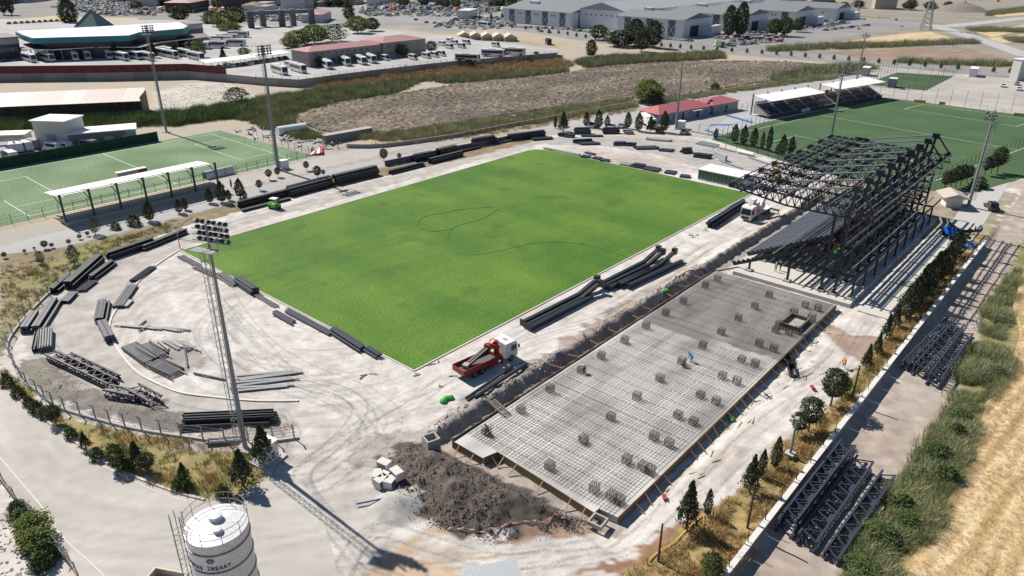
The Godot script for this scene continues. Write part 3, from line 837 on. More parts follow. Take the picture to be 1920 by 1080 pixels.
func flat_truss(label, group, a, b, width, depth, n, m, y0 = 0.15, called = "roof_truss"):
	# box girder lying on the ground: four chords and lattice webs
	var L = a.distance_to(b)
	var o = thing(called, label, "truss", Vector3(a.x, ground_y(a.x, a.z) + y0, a.z), along(a, b), group)
	for z in [-width * 0.5, width * 0.5]:
		for y in [0.0, depth]:
			var s = Shape.new()
			s.beam(Vector3(0, y + 0.12, z), Vector3(L, y + 0.12, z), 0.22, 0.22)
			part(o, "chord", s, m)
	for y in [0.0, depth]:
		var s = Shape.new()
		for i in n:
			var x0 = L * i / n; var x1 = L * (i + 1) / n; var sg = 1 if i % 2 else -1
			s.beam(Vector3(x0, y + 0.12, -width * 0.5 * sg), Vector3(x1, y + 0.12, width * 0.5 * sg), 0.11)
		part(o, "web", s, m)
	for z in [-width * 0.5, width * 0.5]:
		var s = Shape.new()
		for i in n:
			var x0 = L * i / n; var x1 = L * (i + 1) / n; var up = i % 2 == 0
			s.beam(Vector3(x0, 0.12 if up else depth + 0.12, z), Vector3(x1, depth + 0.12 if up else 0.12, z), 0.1)
		part(o, "web", s, m)
	for x in [0.25, 0.62]:
		var s = Shape.new()
		s.hexa([Vector3(L * x - 1.1, depth + 0.2, width * 0.5 + 0.1), Vector3(L * x + 1.1, depth + 0.2, width * 0.5 + 0.1), Vector3(L * x + 0.5, depth + 0.2, width * 0.5 - 0.4), Vector3(L * x - 0.5, depth + 0.2, width * 0.5 - 0.4), Vector3(L * x - 1.1, depth + 0.26, width * 0.5 + 0.1), Vector3(L * x + 1.1, depth + 0.26, width * 0.5 + 0.1), Vector3(L * x + 0.5, depth + 0.26, width * 0.5 - 0.4), Vector3(L * x - 0.5, depth + 0.26, width * 0.5 - 0.4)])
		part(o, "gusset", s, m)
	return o

func steel_dust(): return plain("steel_dusty", lin(0.075, 0.075, 0.075), 0.7, 0, "soil", 0.4)

func build_steel():
	var sm = steel(); var gm = plain("primer_grey", lin(0.3, 0.31, 0.32), 0.6, 0, "fine", 0.5); var nm = plain("steel_navy", lin(0.045, 0.055, 0.08), 0.45, 0, "fine", 0.5)
	var wm = plain("galvanised", lin(0.5, 0.52, 0.54), 0.5, 0.3, "fine", 0.5)
	var g1 = "black steel stacked by the curved fence"
	bundle("largest black beam stack beside the curved fence on the bend", g1, pt(-73.68, -29.53), pt(-65.16, -38.16), "i", 4, 3, 0.4, 0.42, sm)
	bundle("black beam stack beside the largest one, one row out on the track", g1, pt(-69.66, -30.53), pt(-64.26, -34.95), "i", 3, 2, 0.4, 0.4, sm)
	bundle("low row of dark tubes lying in front of the black beam stacks", g1, pt(-72.87, -27.07), pt(-69.75, -29.64), "pipe", 4, 1, 0.35, 0.32, nm)
	bundle("black beam stack hard against the curved fence posts", g1, pt(-75.93, -29.87), pt(-71.71, -34.15), "i", 3, 2, 0.45, 0.45, sm)
	bundle("short dark stack ending the row of beams on the bend", g1, pt(-76.37, -24.41), pt(-74.01, -27.11), "i", 3, 1, 0.45, 0.4, nm)
	bundle("long navy girder stack lying along the bend", g1, pt(-82.49, -17.29), pt(-77.01, -25.7), "box", 3, 2, 0.5, 0.45, nm)
	bundle("short black girder stack by the fence beside the long navy one", g1, pt(-83.76, -17.97), pt(-80.76, -22.62), "box", 3, 2, 0.5, 0.5, sm)
	bundle("narrow dark purlin bundle next to the grey purlin bundle", g1, pt(-84.94, -11.04), pt(-82.8, -16.16), "channel", 2, 2, 0.4, 0.35, nm)
	bundle("tidy grey purlin bundle by the fence end of the bend", g1, pt(-83.99, -10.21), pt(-81.83, -16.06), "channel", 5, 3, 0.3, 0.28, gm, 0.02)
	var g2 = "steel along the inner kerb of the bend"
	bundle("black ribbed girders standing along the inner kerb of the bend", g2, pt(-75.26, -13.27), pt(-72.1, -19.64), "i", 4, 2, 0.4, 0.4, sm)
	bundle("pale edged girder pair leading down from the ribbed girders", g2, pt(-75.53, -12.03), pt(-76.84, -6.1), "box", 2, 2, 0.6, 0.5, nm)
	bundle("dark girder stack inside the kerb with a pale plate beside it", g2, pt(-71.36, -16.51), pt(-66.24, -22.81), "box", 3, 1, 0.5, 0.4, nm)
	bundle("slim dark channels lying inside the kerb near the pitch corner", g2, pt(-65.37, -24.76), pt(-60.24, -28.3), "channel", 3, 1, 0.35, 0.3, nm)
	bundle("pale plate lying beside the dark girder stack inside the kerb", g2, pt(-70.8, -15.89), pt(-69.12, -17.46), "box", 1, 1, 1.1, 0.25, gm)
	# loose sorted bars
	var g3 = "loose steel bars on the bend"
	for k in 9:
		var a = pt(-74, -10.31) + Vector3(k * 0.55, 0, k * 0.75); 
		bundle("loose grey bars fanned out behind the black stair flights", g3, a, a + Vector3(rng.randf_range(-0.8, 0.4) + 2.2, 0, 3.4 + rng.randf()), "box", 2, 1, 0.16, 0.14, gm, 0.3, "loose_bars", "steel bars")
	for k in 7:
		var a = pt(-72.78, -2.03) + Vector3(k * 0.5, 0, k * 0.65)
		bundle("loose pale bars in rows on the white ground by the stair flights", g3, a, a + Vector3(-0.4 + rng.randf(), 0, 3.2 + rng.randf()), "box", 2, 1, 0.18, 0.16, gm, 0.3, "loose_bars", "steel bars")
	for k in 7:
		var a = pt(-70.08, 15.85) + Vector3(-k * 0.35, 0, k * 0.5)
		bundle("loose grey bars side by side on the ground below the floodlight mast", g3, a + Vector3(rng.randf(), 0, rng.randf() - 0.5), a + Vector3(5.2 + rng.randf() * 2, 0, 4.6), "box", 2, 1, 0.2, 0.15, gm, 0.3, "loose_bars", "steel bars")
	for r in [[pt(-70.48, 2.9), pt(-72.99, 8.88)], [pt(-70.97, 4.64), pt(-69.47, 4.49)], [pt(-73.19, 11.14), pt(-71.26, 15.9)], [pt(-72.64, -6.26), pt(-70.66, -6.57)], [pt(-72.32, -7.66), pt(-70.4, -8.88)]]:
		bundle("single dark bar lying loose on the white ground of the bend", "single loose bars on the bend", r[0], r[1], "box", 1, 1, 0.2, 0.16, nm, 0.1, "loose_bar", "steel bar")
	# stair flights
	for r in [[pt(-75.75, -2.55), pt(-75.71, 4.57), "black stair flight leaning on the heap by the kerb"], [pt(-74.49, -1.14), pt(-74.24, 4.29), "black stair flight behind the other pair on the bend"], [pt(-75.57, 4.73), pt(-74.9, 10.02), "black stair flight lying flat with open treads"]]:
		var a = r[0]; var b = r[1]; var L = a.distance_to(b)
		var o = thing("stair_flight", r[2], "stair flight", Vector3(a.x, 0.15, a.z), along(a, b), "stair flights on the bend")
		for z in [-1.0, 1.0]:
			var s = Shape.new()
			s.beam(Vector3(0, 0.25, z), Vector3(L, 0.45, z), 0.14, 0.5)
			part(o, "stringer", s, sm)
		for i in int(L / 0.42):
			var s = Shape.new()
			s.slab(i * 0.42, i * 0.42 + 0.28, 0.4, 0.45, -0.95, 0.95)
			part(o, "tread", s, nm)
	# long trusses and the tangle at the soil bank
	flat_truss("long black truss lying across the dark soil of the bend", "", pt(-84.18, -7.53), pt(-81.69, 6.68), 1.3, 0.7, 16, sm)
	flat_truss("second black truss lying tight behind the long one on dark soil", "", pt(-82.57, -5.72), pt(-80.71, 5.47), 0.8, 0.5, 14, sm)
	flat_truss("short truss tangle end piece, paler, on the dark soil", "", pt(-82.87, 7.6), pt(-80.88, 12.02), 1.2, 0.8, 6, nm)
	flat_truss("short black truss crossing the tangle end piece on dark soil", "", pt(-80.68, 10.07), pt(-80.04, 15.11), 1.6, 1.0, 5, sm)
	bundle("long black corrugated terrace plates in a strip by the fence", "", pt(-79.71, 21.2), pt(-72.07, 28.51), "channel", 4, 2, 0.5, 0.4, sm, 0.2, "terrace_plates", "steel stack")
	bundle("grey mast sections lying between fence and floodlight mast", "", pt(-79.56, 26.68), pt(-76.4, 29.34), "pipe", 2, 1, 0.55, 0.5, gm)
	# end line of the pitch
	var g4 = "steel along the pitch end line"
	for r in [["thin grey bars at the boarding corner of the pitch end line", pt(-54.71, -29.56), pt(-54.72, -22.88), "channel", 3, 1, gm], ["grey bars beside the thin ones on the pitch end line", pt(-55.34, -22.84), pt(-54.84, -16.02), "channel", 3, 1, gm], ["flat grey purlin bundle on the pitch end line", pt(-54.31, -16.45), pt(-54.68, -10.24), "channel", 4, 2, gm], ["tall navy purlin bundle on the pitch end line", pt(-53.81, -11.22), pt(-54.35, -4.86), "box", 4, 4, nm], ["scattered thin bars after the tall navy bundle", pt(-54.51, -4.13), pt(-54.73, 2.08), "channel", 2, 1, gm], ["pair of grey box beams set back from the pitch end line", pt(-56.05, 3.39), pt(-56.12, 8.68), "box", 3, 1, nm], ["long navy beams hugging the grass on the end line", pt(-54.36, 4.18), pt(-54.47, 15.6), "box", 3, 1, nm], ["ribbed navy girder bundle close to the truck side pitch corner", pt(-53.71, 14.96), pt(-54.42, 22.99), "i", 4, 2, nm], ["short grey girder stack right before the truck side pitch corner", pt(-53.93, 22.86), pt(-54.12, 26.02), "box", 3, 2, nm]]:
		bundle(r[0], g4, r[1], r[2], r[3], r[4], r[5], 0.34, 0.26, r[6], 0.15)
	# kinked roof masts along the touchline in front of the slab
	var n = 0
	for r in [[pt(-33.45, 34.85), pt(-14.89, 35.43)], [pt(-33.86, 35.93), pt(-16.05, 36.67)], [pt(-34.06, 36.73), pt(-18.55, 37.25)], [pt(-13.88, 35.6), pt(4, 36.06)], [pt(-14.17, 36.56), pt(3.18, 37.45)], [pt(-14.16, 37.52), pt(1.39, 38.83)], [pt(-12.3, 38.32), pt(4.85, 38.94)], [pt(-11.52, 39.51), pt(4.56, 40.87)]]:
		var a = r[0]; var b = r[1]; var L = a.distance_to(b)
		var kink = n in [0, 1, 3, 4, 6]
		var o = thing("box_column", "long black box column with kinked end and end plate beside the touchline" if kink else "straight black box column lying beside the kinked ones at the touchline", "steel column", Vector3(a.x, 0.1, a.z), along(a, b), "box columns beside the touchline")
		var s = Shape.new()
		s.beam(Vector3(0, 0.35, 0), Vector3(L * 0.74, 0.35, 0), 0.6, 0.7)
		part(o, "shaft", s, sm)
		var s2 = Shape.new()
		var e = Vector3(L, 1.5 if kink else 0.35, 0)
		s2.beam(Vector3(L * 0.74, 0.35, 0), e, 0.58, 0.62)
		part(o, "upper_shaft", s2, sm)
		if kink:
			var s3 = Shape.new()
			s3.box(e + Vector3(0.2, 0.15, 0), Vector3(0.9, 1.1, 0.8))
			part(o, "head_plate", s3, sm)
		var s4 = Shape.new()
		s4.slab(-0.06, 0.06, 0, 1.0, -0.45, 0.45)
		part(o, "base_plate", s4, sm)
		n += 1
	bundle("tall black beam stack beside the white crane truck", "", pt(25.12, 35.97), pt(43.71, 34.95), "i", 3, 3, 0.45, 0.45, sm)
	bundle("pale topped girder on the touchline side of the tall stack", "", pt(26.51, 34.65), pt(44.3, 33.91), "box", 2, 1, 0.4, 0.4, nm)
	bundle("two long dark pipes beside the red crane truck, upper one", "", pt(-53.42, 42.61), pt(-43.66, 41.86), "pipe", 1, 1, 0.5, 0.45, nm, 0.1, "steel_pipe", "pipe")
	bundle("two long dark pipes beside the red crane truck, the one by the trench", "", pt(-53.09, 43.52), pt(-42.55, 43.11), "pipe", 1, 1, 0.6, 0.5, nm, 0.1, "steel_pipe", "pipe")
	# stacks along the far straight
	var g5 = "steel stacks along the road side straight"
	var rows = [[pt(-57.84, -37.73), pt(-47.83, -40.61), 3, 2, "low black beams where the road side straight meets the bend"], [pt(-63.89, -37.86), pt(-54.87, -39.33), 3, 3, "high black beam stack starting the road side straight by the bend"], [pt(-32.66, -47.01), pt(-20.19, -46.9), 3, 3, "black beam stack beside the green forklift"], [pt(-33.53, -44.23), pt(-21.66, -43.83), 2, 1, "low black beam pair in front of the stack by the forklift"], [pt(-20.79, -45.78), pt(-8.52, -45.93), 3, 4, "high black stack with a worker at its end"], [pt(-19.11, -48.74), pt(-6.98, -48.86), 3, 3, "black stack behind the high one by the worker"], [pt(-7.99, -46), pt(4.53, -45.24), 4, 5, "tallest black stack on the road side straight"], [pt(6.71, -42.86), pt(17.97, -42.41), 3, 2, "low black beams with pale tops after the tallest stack"], [pt(19.13, -47.42), pt(25.16, -46.55), 4, 4, "short black stack behind the purple boarding"], [pt(20.45, -42.81), pt(32.09, -42.36), 3, 3, "black stack standing forward of the purple boarding"], [pt(27.72, -47.12), pt(34.42, -46.75), 4, 4, "short high black stack on the road side straight before the pale beams"], [pt(34.5, -45.78), pt(41.58, -45.26), 4, 1, "pale beams laid flat on the road side straight"], [pt(41.55, -47.13), pt(49.15, -45.5), 4, 5, "high cribbed black stack towards the boarding corner"], [pt(48.08, -44.74), pt(54.56, -43.53), 3, 1, "low pale beams beside the high cribbed stack"], [pt(53.91, -44.23), pt(60.4, -42.19), 4, 4, "first of the twin black stacks at the boarding corner"], [pt(60.51, -42.07), pt(65.98, -40.25), 4, 4, "second of the twin black stacks at the boarding corner"], [pt(59.07, -39.63), pt(64.81, -36.42), 4, 1, "row of short bars in front of the twin stacks"]]
	for r in rows:
		bundle(r[4], g5, r[0], r[1], "i", r[2], r[3], 0.46, 0.42, sm, 0.12)
	# far end behind the goal line
	var g6 = "steel around the clubhouse end of the pitch"
	var ends = [[pt(68.88, -37.12), pt(69.99, -34.89), 3, 2, sm, "small black bale under the first cypress trees"], [pt(69.43, -34.47), pt(70.42, -32.38), 3, 2, sm, "second small black bale under the first cypress trees"], [pt(75.22, -35.53), pt(78.5, -31.98), 3, 4, nm, "navy panel stack under the cypress trees"], [pt(81.11, -29.17), pt(84.52, -25.49), 3, 4, sm, "black frame stack under the cypress trees"], [pt(85.04, -23.87), pt(86.85, -21.91), 3, 3, gm, "grey crate-like bundle under the cypress trees"], [pt(73.1, -31.53), pt(77.55, -26.72), 2, 1, sm, "thin black bars lying before the cypress trees"], [pt(64.87, -28.47), pt(69.72, -25.16), 3, 2, sm, "black beam stack alone on the grey clubhouse end track"], [pt(64.47, -26.03), pt(68.84, -22.25), 4, 1, nm, "flat dark bars in front of the lone black stack"], [pt(70.97, -18.05), pt(73.1, -15.74), 4, 2, nm, "dark grey mat bundle on the clubhouse end track"], [pt(72.87, -15.04), pt(74.13, -12.73), 3, 2, sm, "black block of beams beside the mat bundle"], [pt(71.33, -11.15), pt(76.17, -6.82), 5, 1, nm, "wide flat bundle of dark bars on the clubhouse end ground"], [pt(74.53, -4.97), pt(76.04, -1.53), 4, 1, nm, "flat grey bars between wide bundle and black blocks"], [pt(76.19, 1.27), pt(78.37, 2.77), 4, 3, sm, "black blocks stacked high on the clubhouse end ground"], [pt(75.36, 5.55), pt(76.19, 9.82), 5, 2, sm, "jumbled black frames at the end of the clubhouse end row"], [pt(83.92, -14.75), pt(86.26, -8.24), 4, 1, wm, "bright silver bars lying on the clubhouse end track"]]
	for r in ends: bundle(r[5], g6, r[0], r[1], "box", r[2], r[3], 0.5, 0.4, r[4], 0.25)
	var edge = [[pt(53.73, -30.26), pt(54.19, -18.33), 2, 1, wm, "long white topped beam along the clubhouse end goal line"], [pt(53.65, -17.22), pt(54.32, -14.81), 3, 1, nm, "first grey mat on the clubhouse end goal line after the white beam"], [pt(54.26, -14.05), pt(54.91, -11.68), 3, 1, nm, "second grey mat on the clubhouse end goal line"], [pt(53.9, -11.16), pt(54.45, -8.93), 3, 1, nm, "third grey mat on the clubhouse end goal line"], [pt(54.52, -4.88), pt(55, -2.01), 4, 1, gm, "pale blue panel bundle on the clubhouse end goal line"], [pt(54.74, -1.51), pt(55.41, 1.51), 4, 2, sm, "black bundle beside the pale blue panels"], [pt(55.06, 1.89), pt(55.49, 6.1), 5, 1, nm, "wide mesh bundle on the clubhouse end goal line"], [pt(55.73, 7.84), pt(56.09, 10.42), 4, 1, nm, "small dark bundle on the clubhouse end goal line before the end"], [pt(54.76, 12.54), pt(55.55, 14.82), 3, 1, nm, "last grey mat on the clubhouse end goal line by the green hut"], [pt(57.78, -18.73), pt(57.38, -15.71), 2, 1, sm, "black block standing behind the grey mats"]]
	for r in edge: bundle(r[5], "steel along the clubhouse end goal line", r[0], r[1], "box", r[2], r[3], 0.6, 0.35, r[4], 0.1)
	var bl = plain("pale_panel", lin(0.48, 0.53, 0.56), 0.5, 0, "fine", 0.5)
	bundle("pale blue roof panel stack standing on edge near the green hut", "", pt(79, 9.51), pt(76.07, 14.62), "box", 2, 3, 0.3, 0.5, bl, 0.02, "panel_stack", "panel stack")
	bundle("pale blue curved panels lying flat by the cypress fence", "", pt(90.01, -1.24), pt(89.72, 5.1), "channel", 4, 1, 0.8, 0.3, bl, 0.1, "panel_stack", "panel stack")
	bundle("long white roll of sheet beside the cypress fence", "", pt(86.89, 12.91), pt(86.06, 18.04), "pipe", 1, 1, 0.9, 0.9, plain("white_sheet", lin(0.75, 0.75, 0.74), 0.5), 0.0, "sheet_roll", "roll")
	for r in [[pt(75.49, 13.19), pt(72.08, 21.24)], [pt(84.15, 17.66), pt(81.24, 24.27)], [pt(88.6, 6.67), pt(87.15, 12.3)]]:
		bundle("thin grey rails laid loose on the clubhouse end track", "thin rails on the clubhouse end track", r[0], r[1], "box", 3, 1, 0.22, 0.16, gm, 0.4, "loose_bars", "steel bars")
	# roof trusses on the lower road
	var g7 = "roof trusses beside the boundary wall"
	flat_truss("black roof truss in the lower pile lying closest to the wall", g7, Vector3(-49.0, 0, 82.0), Vector3(-31.4, 0, 82.2), 1.6, 1.3, 18, nm)
	flat_truss("black roof truss lying in the middle of the lower pile", g7, Vector3(-49.4, 0, 84.3), Vector3(-33.0, 0, 84.6), 1.7, 1.2, 18, nm)
	flat_truss("black roof truss of the lower pile lying beside the reeds", g7, Vector3(-49.6, 0, 86.7), Vector3(-33.0, 0, 87.2), 1.3, 0.6, 16, nm)
	flat_truss("black roof truss resting on the one closest to the wall", g7, Vector3(-48.4, 0, 82.1), Vector3(-33.0, 0, 82.3), 1.4, 0.35, 17, nm, 1.72)
	flat_truss("slim black roof truss in the upper pile closest to the wall", g7, Vector3(-7.0, 0, 81.9), Vector3(12.6, 0, 83.2), 0.8, 1.0, 18, nm)
	flat_truss("black roof truss in the middle of the upper pile", g7, Vector3(-7.8, 0, 83.8), Vector3(10.6, 0, 84.8), 1.5, 1.3, 18, nm)
	flat_truss("black roof truss of the upper pile beside the reeds", g7, Vector3(-9.2, 0, 86.0), Vector3(8.0, 0, 86.4), 1.5, 1.3, 18, nm)

func floodlight(x, z, H, turn, label, w = 4.6, rows = 4, cols = 6, scale = 1.0):
	var o = thing("floodlight_mast", label, "floodlight", Vector3(x, ground_y(x, z), z), turn, "floodlight masts")
	var pm = plain("galv_mast", lin(0.24, 0.255, 0.265), 0.5, 0.3, "fine", 0.5); var dk = plain("lamp_black", lin(0.025, 0.026, 0.03), 0.5); var wp = plain("lamp_white", lin(0.62, 0.62, 0.6), 0.5)
	var s = Shape.new()
	s.tube(Vector3(0, 0, 0), Vector3(0, H * 0.5, 0), 0.46 * scale, 0.36 * scale, 12); s.tube(Vector3(0, H * 0.5, 0), Vector3(0, H + 1.6, 0), 0.36 * scale, 0.2 * scale, 12)
	part(o, "pole", s, pm)
	var ld = Shape.new()
	for sz in [-0.25, 0.25]: ld.beam(Vector3(-0.75, 2.0, sz), Vector3(-0.6, H - 1, sz), 0.05)
	var y = 2.0
	while y < H - 1:
		ld.beam(Vector3(-0.72, y, -0.25), Vector3(-0.72, y, 0.25), 0.04)
		ld.beam(Vector3(-0.7, y, -0.3), Vector3(-1.25, y, -0.2), 0.04); ld.beam(Vector3(-0.7, y, 0.3), Vector3(-1.25, y, 0.2), 0.04); ld.beam(Vector3(-1.25, y, -0.22), Vector3(-1.25, y, 0.22), 0.04)
		y += 0.9
	ld.beam(Vector3(-1.25, 2, -0.2), Vector3(-1.25, H - 1, -0.2), 0.04); ld.beam(Vector3(-1.25, 2, 0.2), Vector3(-1.25, H - 1, 0.2), 0.04)
	part(o, "caged_ladder", ld, pm)
	var pl = Shape.new()
	pl.slab(-1.4, -0.25, H - 1.0, H - 0.94, -w * 0.3, w * 0.3)
	part(o, "service_platform", pl, pm)
	var rl = Shape.new()
	for h in [0.0, 1.1]:
		rl.path([Vector3(-1.5, H - 0.9 + h, -w * 0.5), Vector3(-1.5, H - 0.9 + h, w * 0.5)], 0.035)
	for sz in [-1, 1]:
		rl.path([Vector3(-1.5, H - 0.9, sz * w * 0.5), Vector3(-1.4, H + 0.6, sz * w * 0.53), Vector3(-0.6, H + 1.5, sz * w * 0.5), Vector3(0.4, H + 1.8, sz * w * 0.42)], 0.045)
	part(o, "guard_rail", rl, pm)
	for r in rows:
		var ry = H - 0.5 + r * 0.62
		var bar = Shape.new()
		bar.beam(Vector3(0.35 + r * 0.05, ry, -w * 0.5), Vector3(0.35 + r * 0.05, ry, w * 0.5), 0.09)
		part(o, "cross_arm", bar, pm)
		for c in cols:
			var cz = lerpf(-w * 0.45, w * 0.45, (c + 0.5) / cols)
			var l = Shape.new()
			var ctr = Vector3(0.7, ry + 0.1, cz)
			var d = Vector3(0.8, -0.6, 0).normalized()
			l.tube(ctr - d * 0.2, ctr + d * 0.16, 0.17, 0.27, 10)
			var lp = part(o, "floodlight_lamp", l, dk)
			var b = Shape.new()
			b.box(ctr - d * 0.28 + Vector3(0, -0.05, 0.0), Vector3(0.2, 0.18, 0.2))
			part(lp, "ballast_box", b, wp if (c + r) % 2 else dk)
	var ft = Shape.new()
	ft.slab(-0.9, 0.9, -0.2, 0.25, -0.9, 0.9)
	part(o, "footing", ft, concrete())
	return o

func wheel_on(o, x, z, r, w, rimm):
	var s = Shape.new()
	s.tube(Vector3(x, r, z - w * 0.5), Vector3(x, r, z + w * 0.5), r, r, 14)
	var t = part(o, "wheel", s, plain("tyre", lin(0.02, 0.02, 0.02), 0.8))
	var q = Shape.new()
	var sg = signf(z)
	q.tube(Vector3(x, r, z + sg * (w * 0.5 - 0.02)), Vector3(x, r, z + sg * (w * 0.5 + 0.02)), r * 0.5, r * 0.45, 10)
	part(t, "rim", q, rimm)

func truck_cab(o, x0, paint_m, H = 3.0):
	# cab from x0 (rear) to x0 + 2.1 (front)
	var s = Shape.new()
	s.profile([Vector2(x0, 0.7), Vector2(x0 + 2.15, 0.55), Vector2(x0 + 2.2, 1.5), Vector2(x0 + 2.0, H - 0.35), Vector2(x0 + 1.7, H), Vector2(x0 + 0.1, H), Vector2(x0, H - 0.15)], -1.22, 1.22)
	var c = part(o, "cab", s, paint_m)
	var gl = plain("glass_dark", lin(0.02, 0.03, 0.04), 0.08)
	var w = Shape.new()
	w.quad(Vector3(x0 + 2.205, 1.55, -1.08), Vector3(x0 + 2.03, H - 0.5, -1.02), Vector3(x0 + 2.03, H - 0.5, 1.02), Vector3(x0 + 2.205, 1.55, 1.08))
	w.quad(Vector3(x0 + 2.225, 1.55, 1.08), Vector3(x0 + 2.05, H - 0.5, 1.02), Vector3(x0 + 2.05, H - 0.5, -1.02), Vector3(x0 + 2.225, 1.55, -1.08))
	part(c, "windscreen", w, gl)
	for sg in [-1, 1]:
		var sw = Shape.new()
		sw.slab(x0 + 0.95, x0 + 1.9, 1.6, H - 0.55, sg * 1.225 - 0.012, sg * 1.225 + 0.012)
		part(c, "side_window", sw, gl)
		var mi = Shape.new()
		mi.box(Vector3(x0 + 2.2, 2.1, sg * 1.45), Vector3(0.12, 0.5, 0.25)); mi.beam(Vector3(x0 + 2.1, 2.3, sg * 1.2), Vector3(x0 + 2.2, 2.3, sg * 1.45), 0.05)
		part(c, "mirror", mi, plain("lamp_black", lin(0.025, 0.026, 0.03), 0.5))
	var gr = Shape.new()
	gr.slab(x0 + 2.19, x0 + 2.23, 0.65, 1.2, -0.8, 0.8)
	part(c, "grille", gr, plain("lamp_black", lin(0.025, 0.026, 0.03), 0.5))
	var hatch = Shape.new()
	hatch.slab(x0 + 0.6, x0 + 1.2, H, H + 0.05, -0.35, 0.35)
	part(c, "roof_hatch", hatch, plain("dusty_grey", lin(0.35, 0.33, 0.32), 0.6))

func build_vehicles():
	var white = plain("truck_white", lin(0.72, 0.72, 0.71), 0.4, 0, "fine", 0.6); var red = plain("truck_red", lin(0.34, 0.025, 0.03), 0.45, 0, "fine", 0.6); var dk = plain("chassis", lin(0.03, 0.03, 0.032), 0.6); var grey = plain("galv_mast", lin(0.24, 0.255, 0.265))
	var rim = plain("rim", lin(0.25, 0.25, 0.25), 0.5, 0.3)
	# red flatbed with loader crane
	var a = pt(-49.96, 38.47); var b = pt(-41.76, 39.23)
	var c = (a + b) * 0.5
	var t = thing("crane_truck", "white cab lorry with red flatbed and folded red loader crane", "truck", Vector3(c.x, 0, c.z), along(a, b) - 0.02)
	var s = Shape.new()
	s.slab(-4.6, 4.4, 0.65, 0.95, -0.5, 0.5)
	part(t, "chassis", s, dk)
	for x in [-2.9, -1.6, 3.6]:
		for z in [-1.05, 1.05]: wheel_on(t, x, z, 0.5, 0.36, rim)
	truck_cab(t, 2.6, white)
	var bd = Shape.new()
	bd.slab(-4.8, 1.3, 1.05, 1.2, -1.25, 1.25)
	var bed = part(t, "flatbed", bd, plain("bed_grey", lin(0.13, 0.125, 0.12), 0.7, 0, "fine", 0.8))
	for q in [[-4.8, 1.3, -1.28, -1.2], [-4.8, 1.3, 1.2, 1.28], [-4.85, -4.77, -1.2, 1.2], [1.25, 1.32, -1.2, 1.2]]:
		var sb = Shape.new()
		sb.slab(q[0], q[1], 0.95, 1.75, q[2], q[3])
		part(bed, "side_board", sb, red)
	for sg in [-1, 1]:
		var sk2 = Shape.new()
		sk2.slab(-0.8, 1.2, 0.55, 0.95, sg * 1.15 - 0.04, sg * 1.15 + 0.04)
		part(bed, "underrun_rail", sk2, red)
	var cr = Shape.new()
	cr.lathe(Vector3(1.9, 0.95, 0), [Vector2(0.7, 0), Vector2(0.7, 0.25), Vector2(0.45, 0.35), Vector2(0.35, 1.3), Vector2(0.4, 1.5), Vector2(0, 1.5)], 12)
	part(t, "crane_base", cr, red)
	var ar = Shape.new()
	ar.beam(Vector3(2.0, 2.4, 0.3), Vector3(0.4, 3.2, 0.0), 0.5, 0.6); ar.beam(Vector3(1.9, 3.2, -0.4), Vector3(0.6, 2.4, -0.4), 0.45, 0.5)
	ar.box(Vector3(0.45, 2.9, -0.1), Vector3(0.6, 0.8, 0.9), 0.2); ar.box(Vector3(1.9, 2.9, -0.3), Vector3(0.7, 0.7, 0.8), 0.5)
	part(t, "crane_knuckle", ar, red)
	for z in [-0.35, 0.1]:
		var bm = Shape.new()
		bm.beam(Vector3(0.3, 2.8, z), Vector3(-3.0, 1.55, z), 0.28, 0.32)
		part(t, "crane_boom", bm, dk)
	var hk = Shape.new()
	hk.box(Vector3(-3.4, 1.5, -0.1), Vector3(0.9, 0.45, 0.8), 0.4)
	part(t, "hook_block", hk, plain("dusty_grey", lin(0.35, 0.33, 0.32)))
	var hs = Shape.new()
	var hp = []
	for i in 9: hp.append(Vector3(2.3 - 0.1 * i, 2.6 + 0.7 * sin(PI * i / 8.0), -0.6 - 0.06 * i))
	hs.path(hp, 0.13, 7)
	part(t, "hose_loop", hs, plain("yellow", lin(0.62, 0.38, 0.02), 0.5))
	for sg in [-1, 1]:
		var og = Shape.new()
		og.beam(Vector3(1.8, 0.3, sg * 1.3), Vector3(1.8, 1.5, sg * 1.3), 0.18); og.beam(Vector3(1.8, 0.9, sg * 0.4), Vector3(1.8, 0.9, sg * 1.3), 0.2)
		part(t, "outrigger", og, red)
	# white mobile crane
	a = pt(32.71, 39.56); b = pt(44.41, 40.11); c = (a + b) * 0.5
	t = thing("mobile_crane", "white mobile crane truck with slewing cabin and outriggers set out", "truck", Vector3(c.x, 0, c.z), along(b, a))
	s = Shape.new()
	s.slab(-5.0, 4.6, 0.7, 1.05, -1.0, 1.0)
	part(t, "chassis", s, plain("dusty_grey", lin(0.35, 0.33, 0.32)))
	for x in [-3.8, -2.5, 2.0, 3.5]:
		for z in [-1.05, 1.05]: wheel_on(t, x, z, 0.52, 0.38, rim)
	truck_cab(t, 2.7, white, 3.3)
	var dkk = Shape.new()
	dkk.slab(-5.0, 2.5, 1.07, 1.3, -1.2, 1.2)
	part(t, "deck", dkk, white)
	var rd = Shape.new()
	rd.slab(0.6, 2.4, 1.3, 1.55, -1.1, 1.1)
	part(t, "deck_locker", rd, red)
	var tt = Shape.new()
	tt.lathe(Vector3(-1.2, 1.3, 0), [Vector2(0.9, 0), Vector2(0.9, 0.4), Vector2(0, 0.4)], 14); tt.box(Vector3(-1.0, 2.2, 0.1), Vector3(2.2, 1.0, 1.9))
	part(t, "slewing_table", tt, white)
	var cb = Shape.new()
	cb.profile([Vector2(-0.9, 1.9), Vector2(0.9, 1.9), Vector2(1.0, 2.8), Vector2(0.6, 3.7), Vector2(-0.7, 3.7), Vector2(-0.9, 3.4)], 0.55, 1.5)
	var cbp = part(t, "crane_cabin", cb, white)
	var cg = Shape.new()
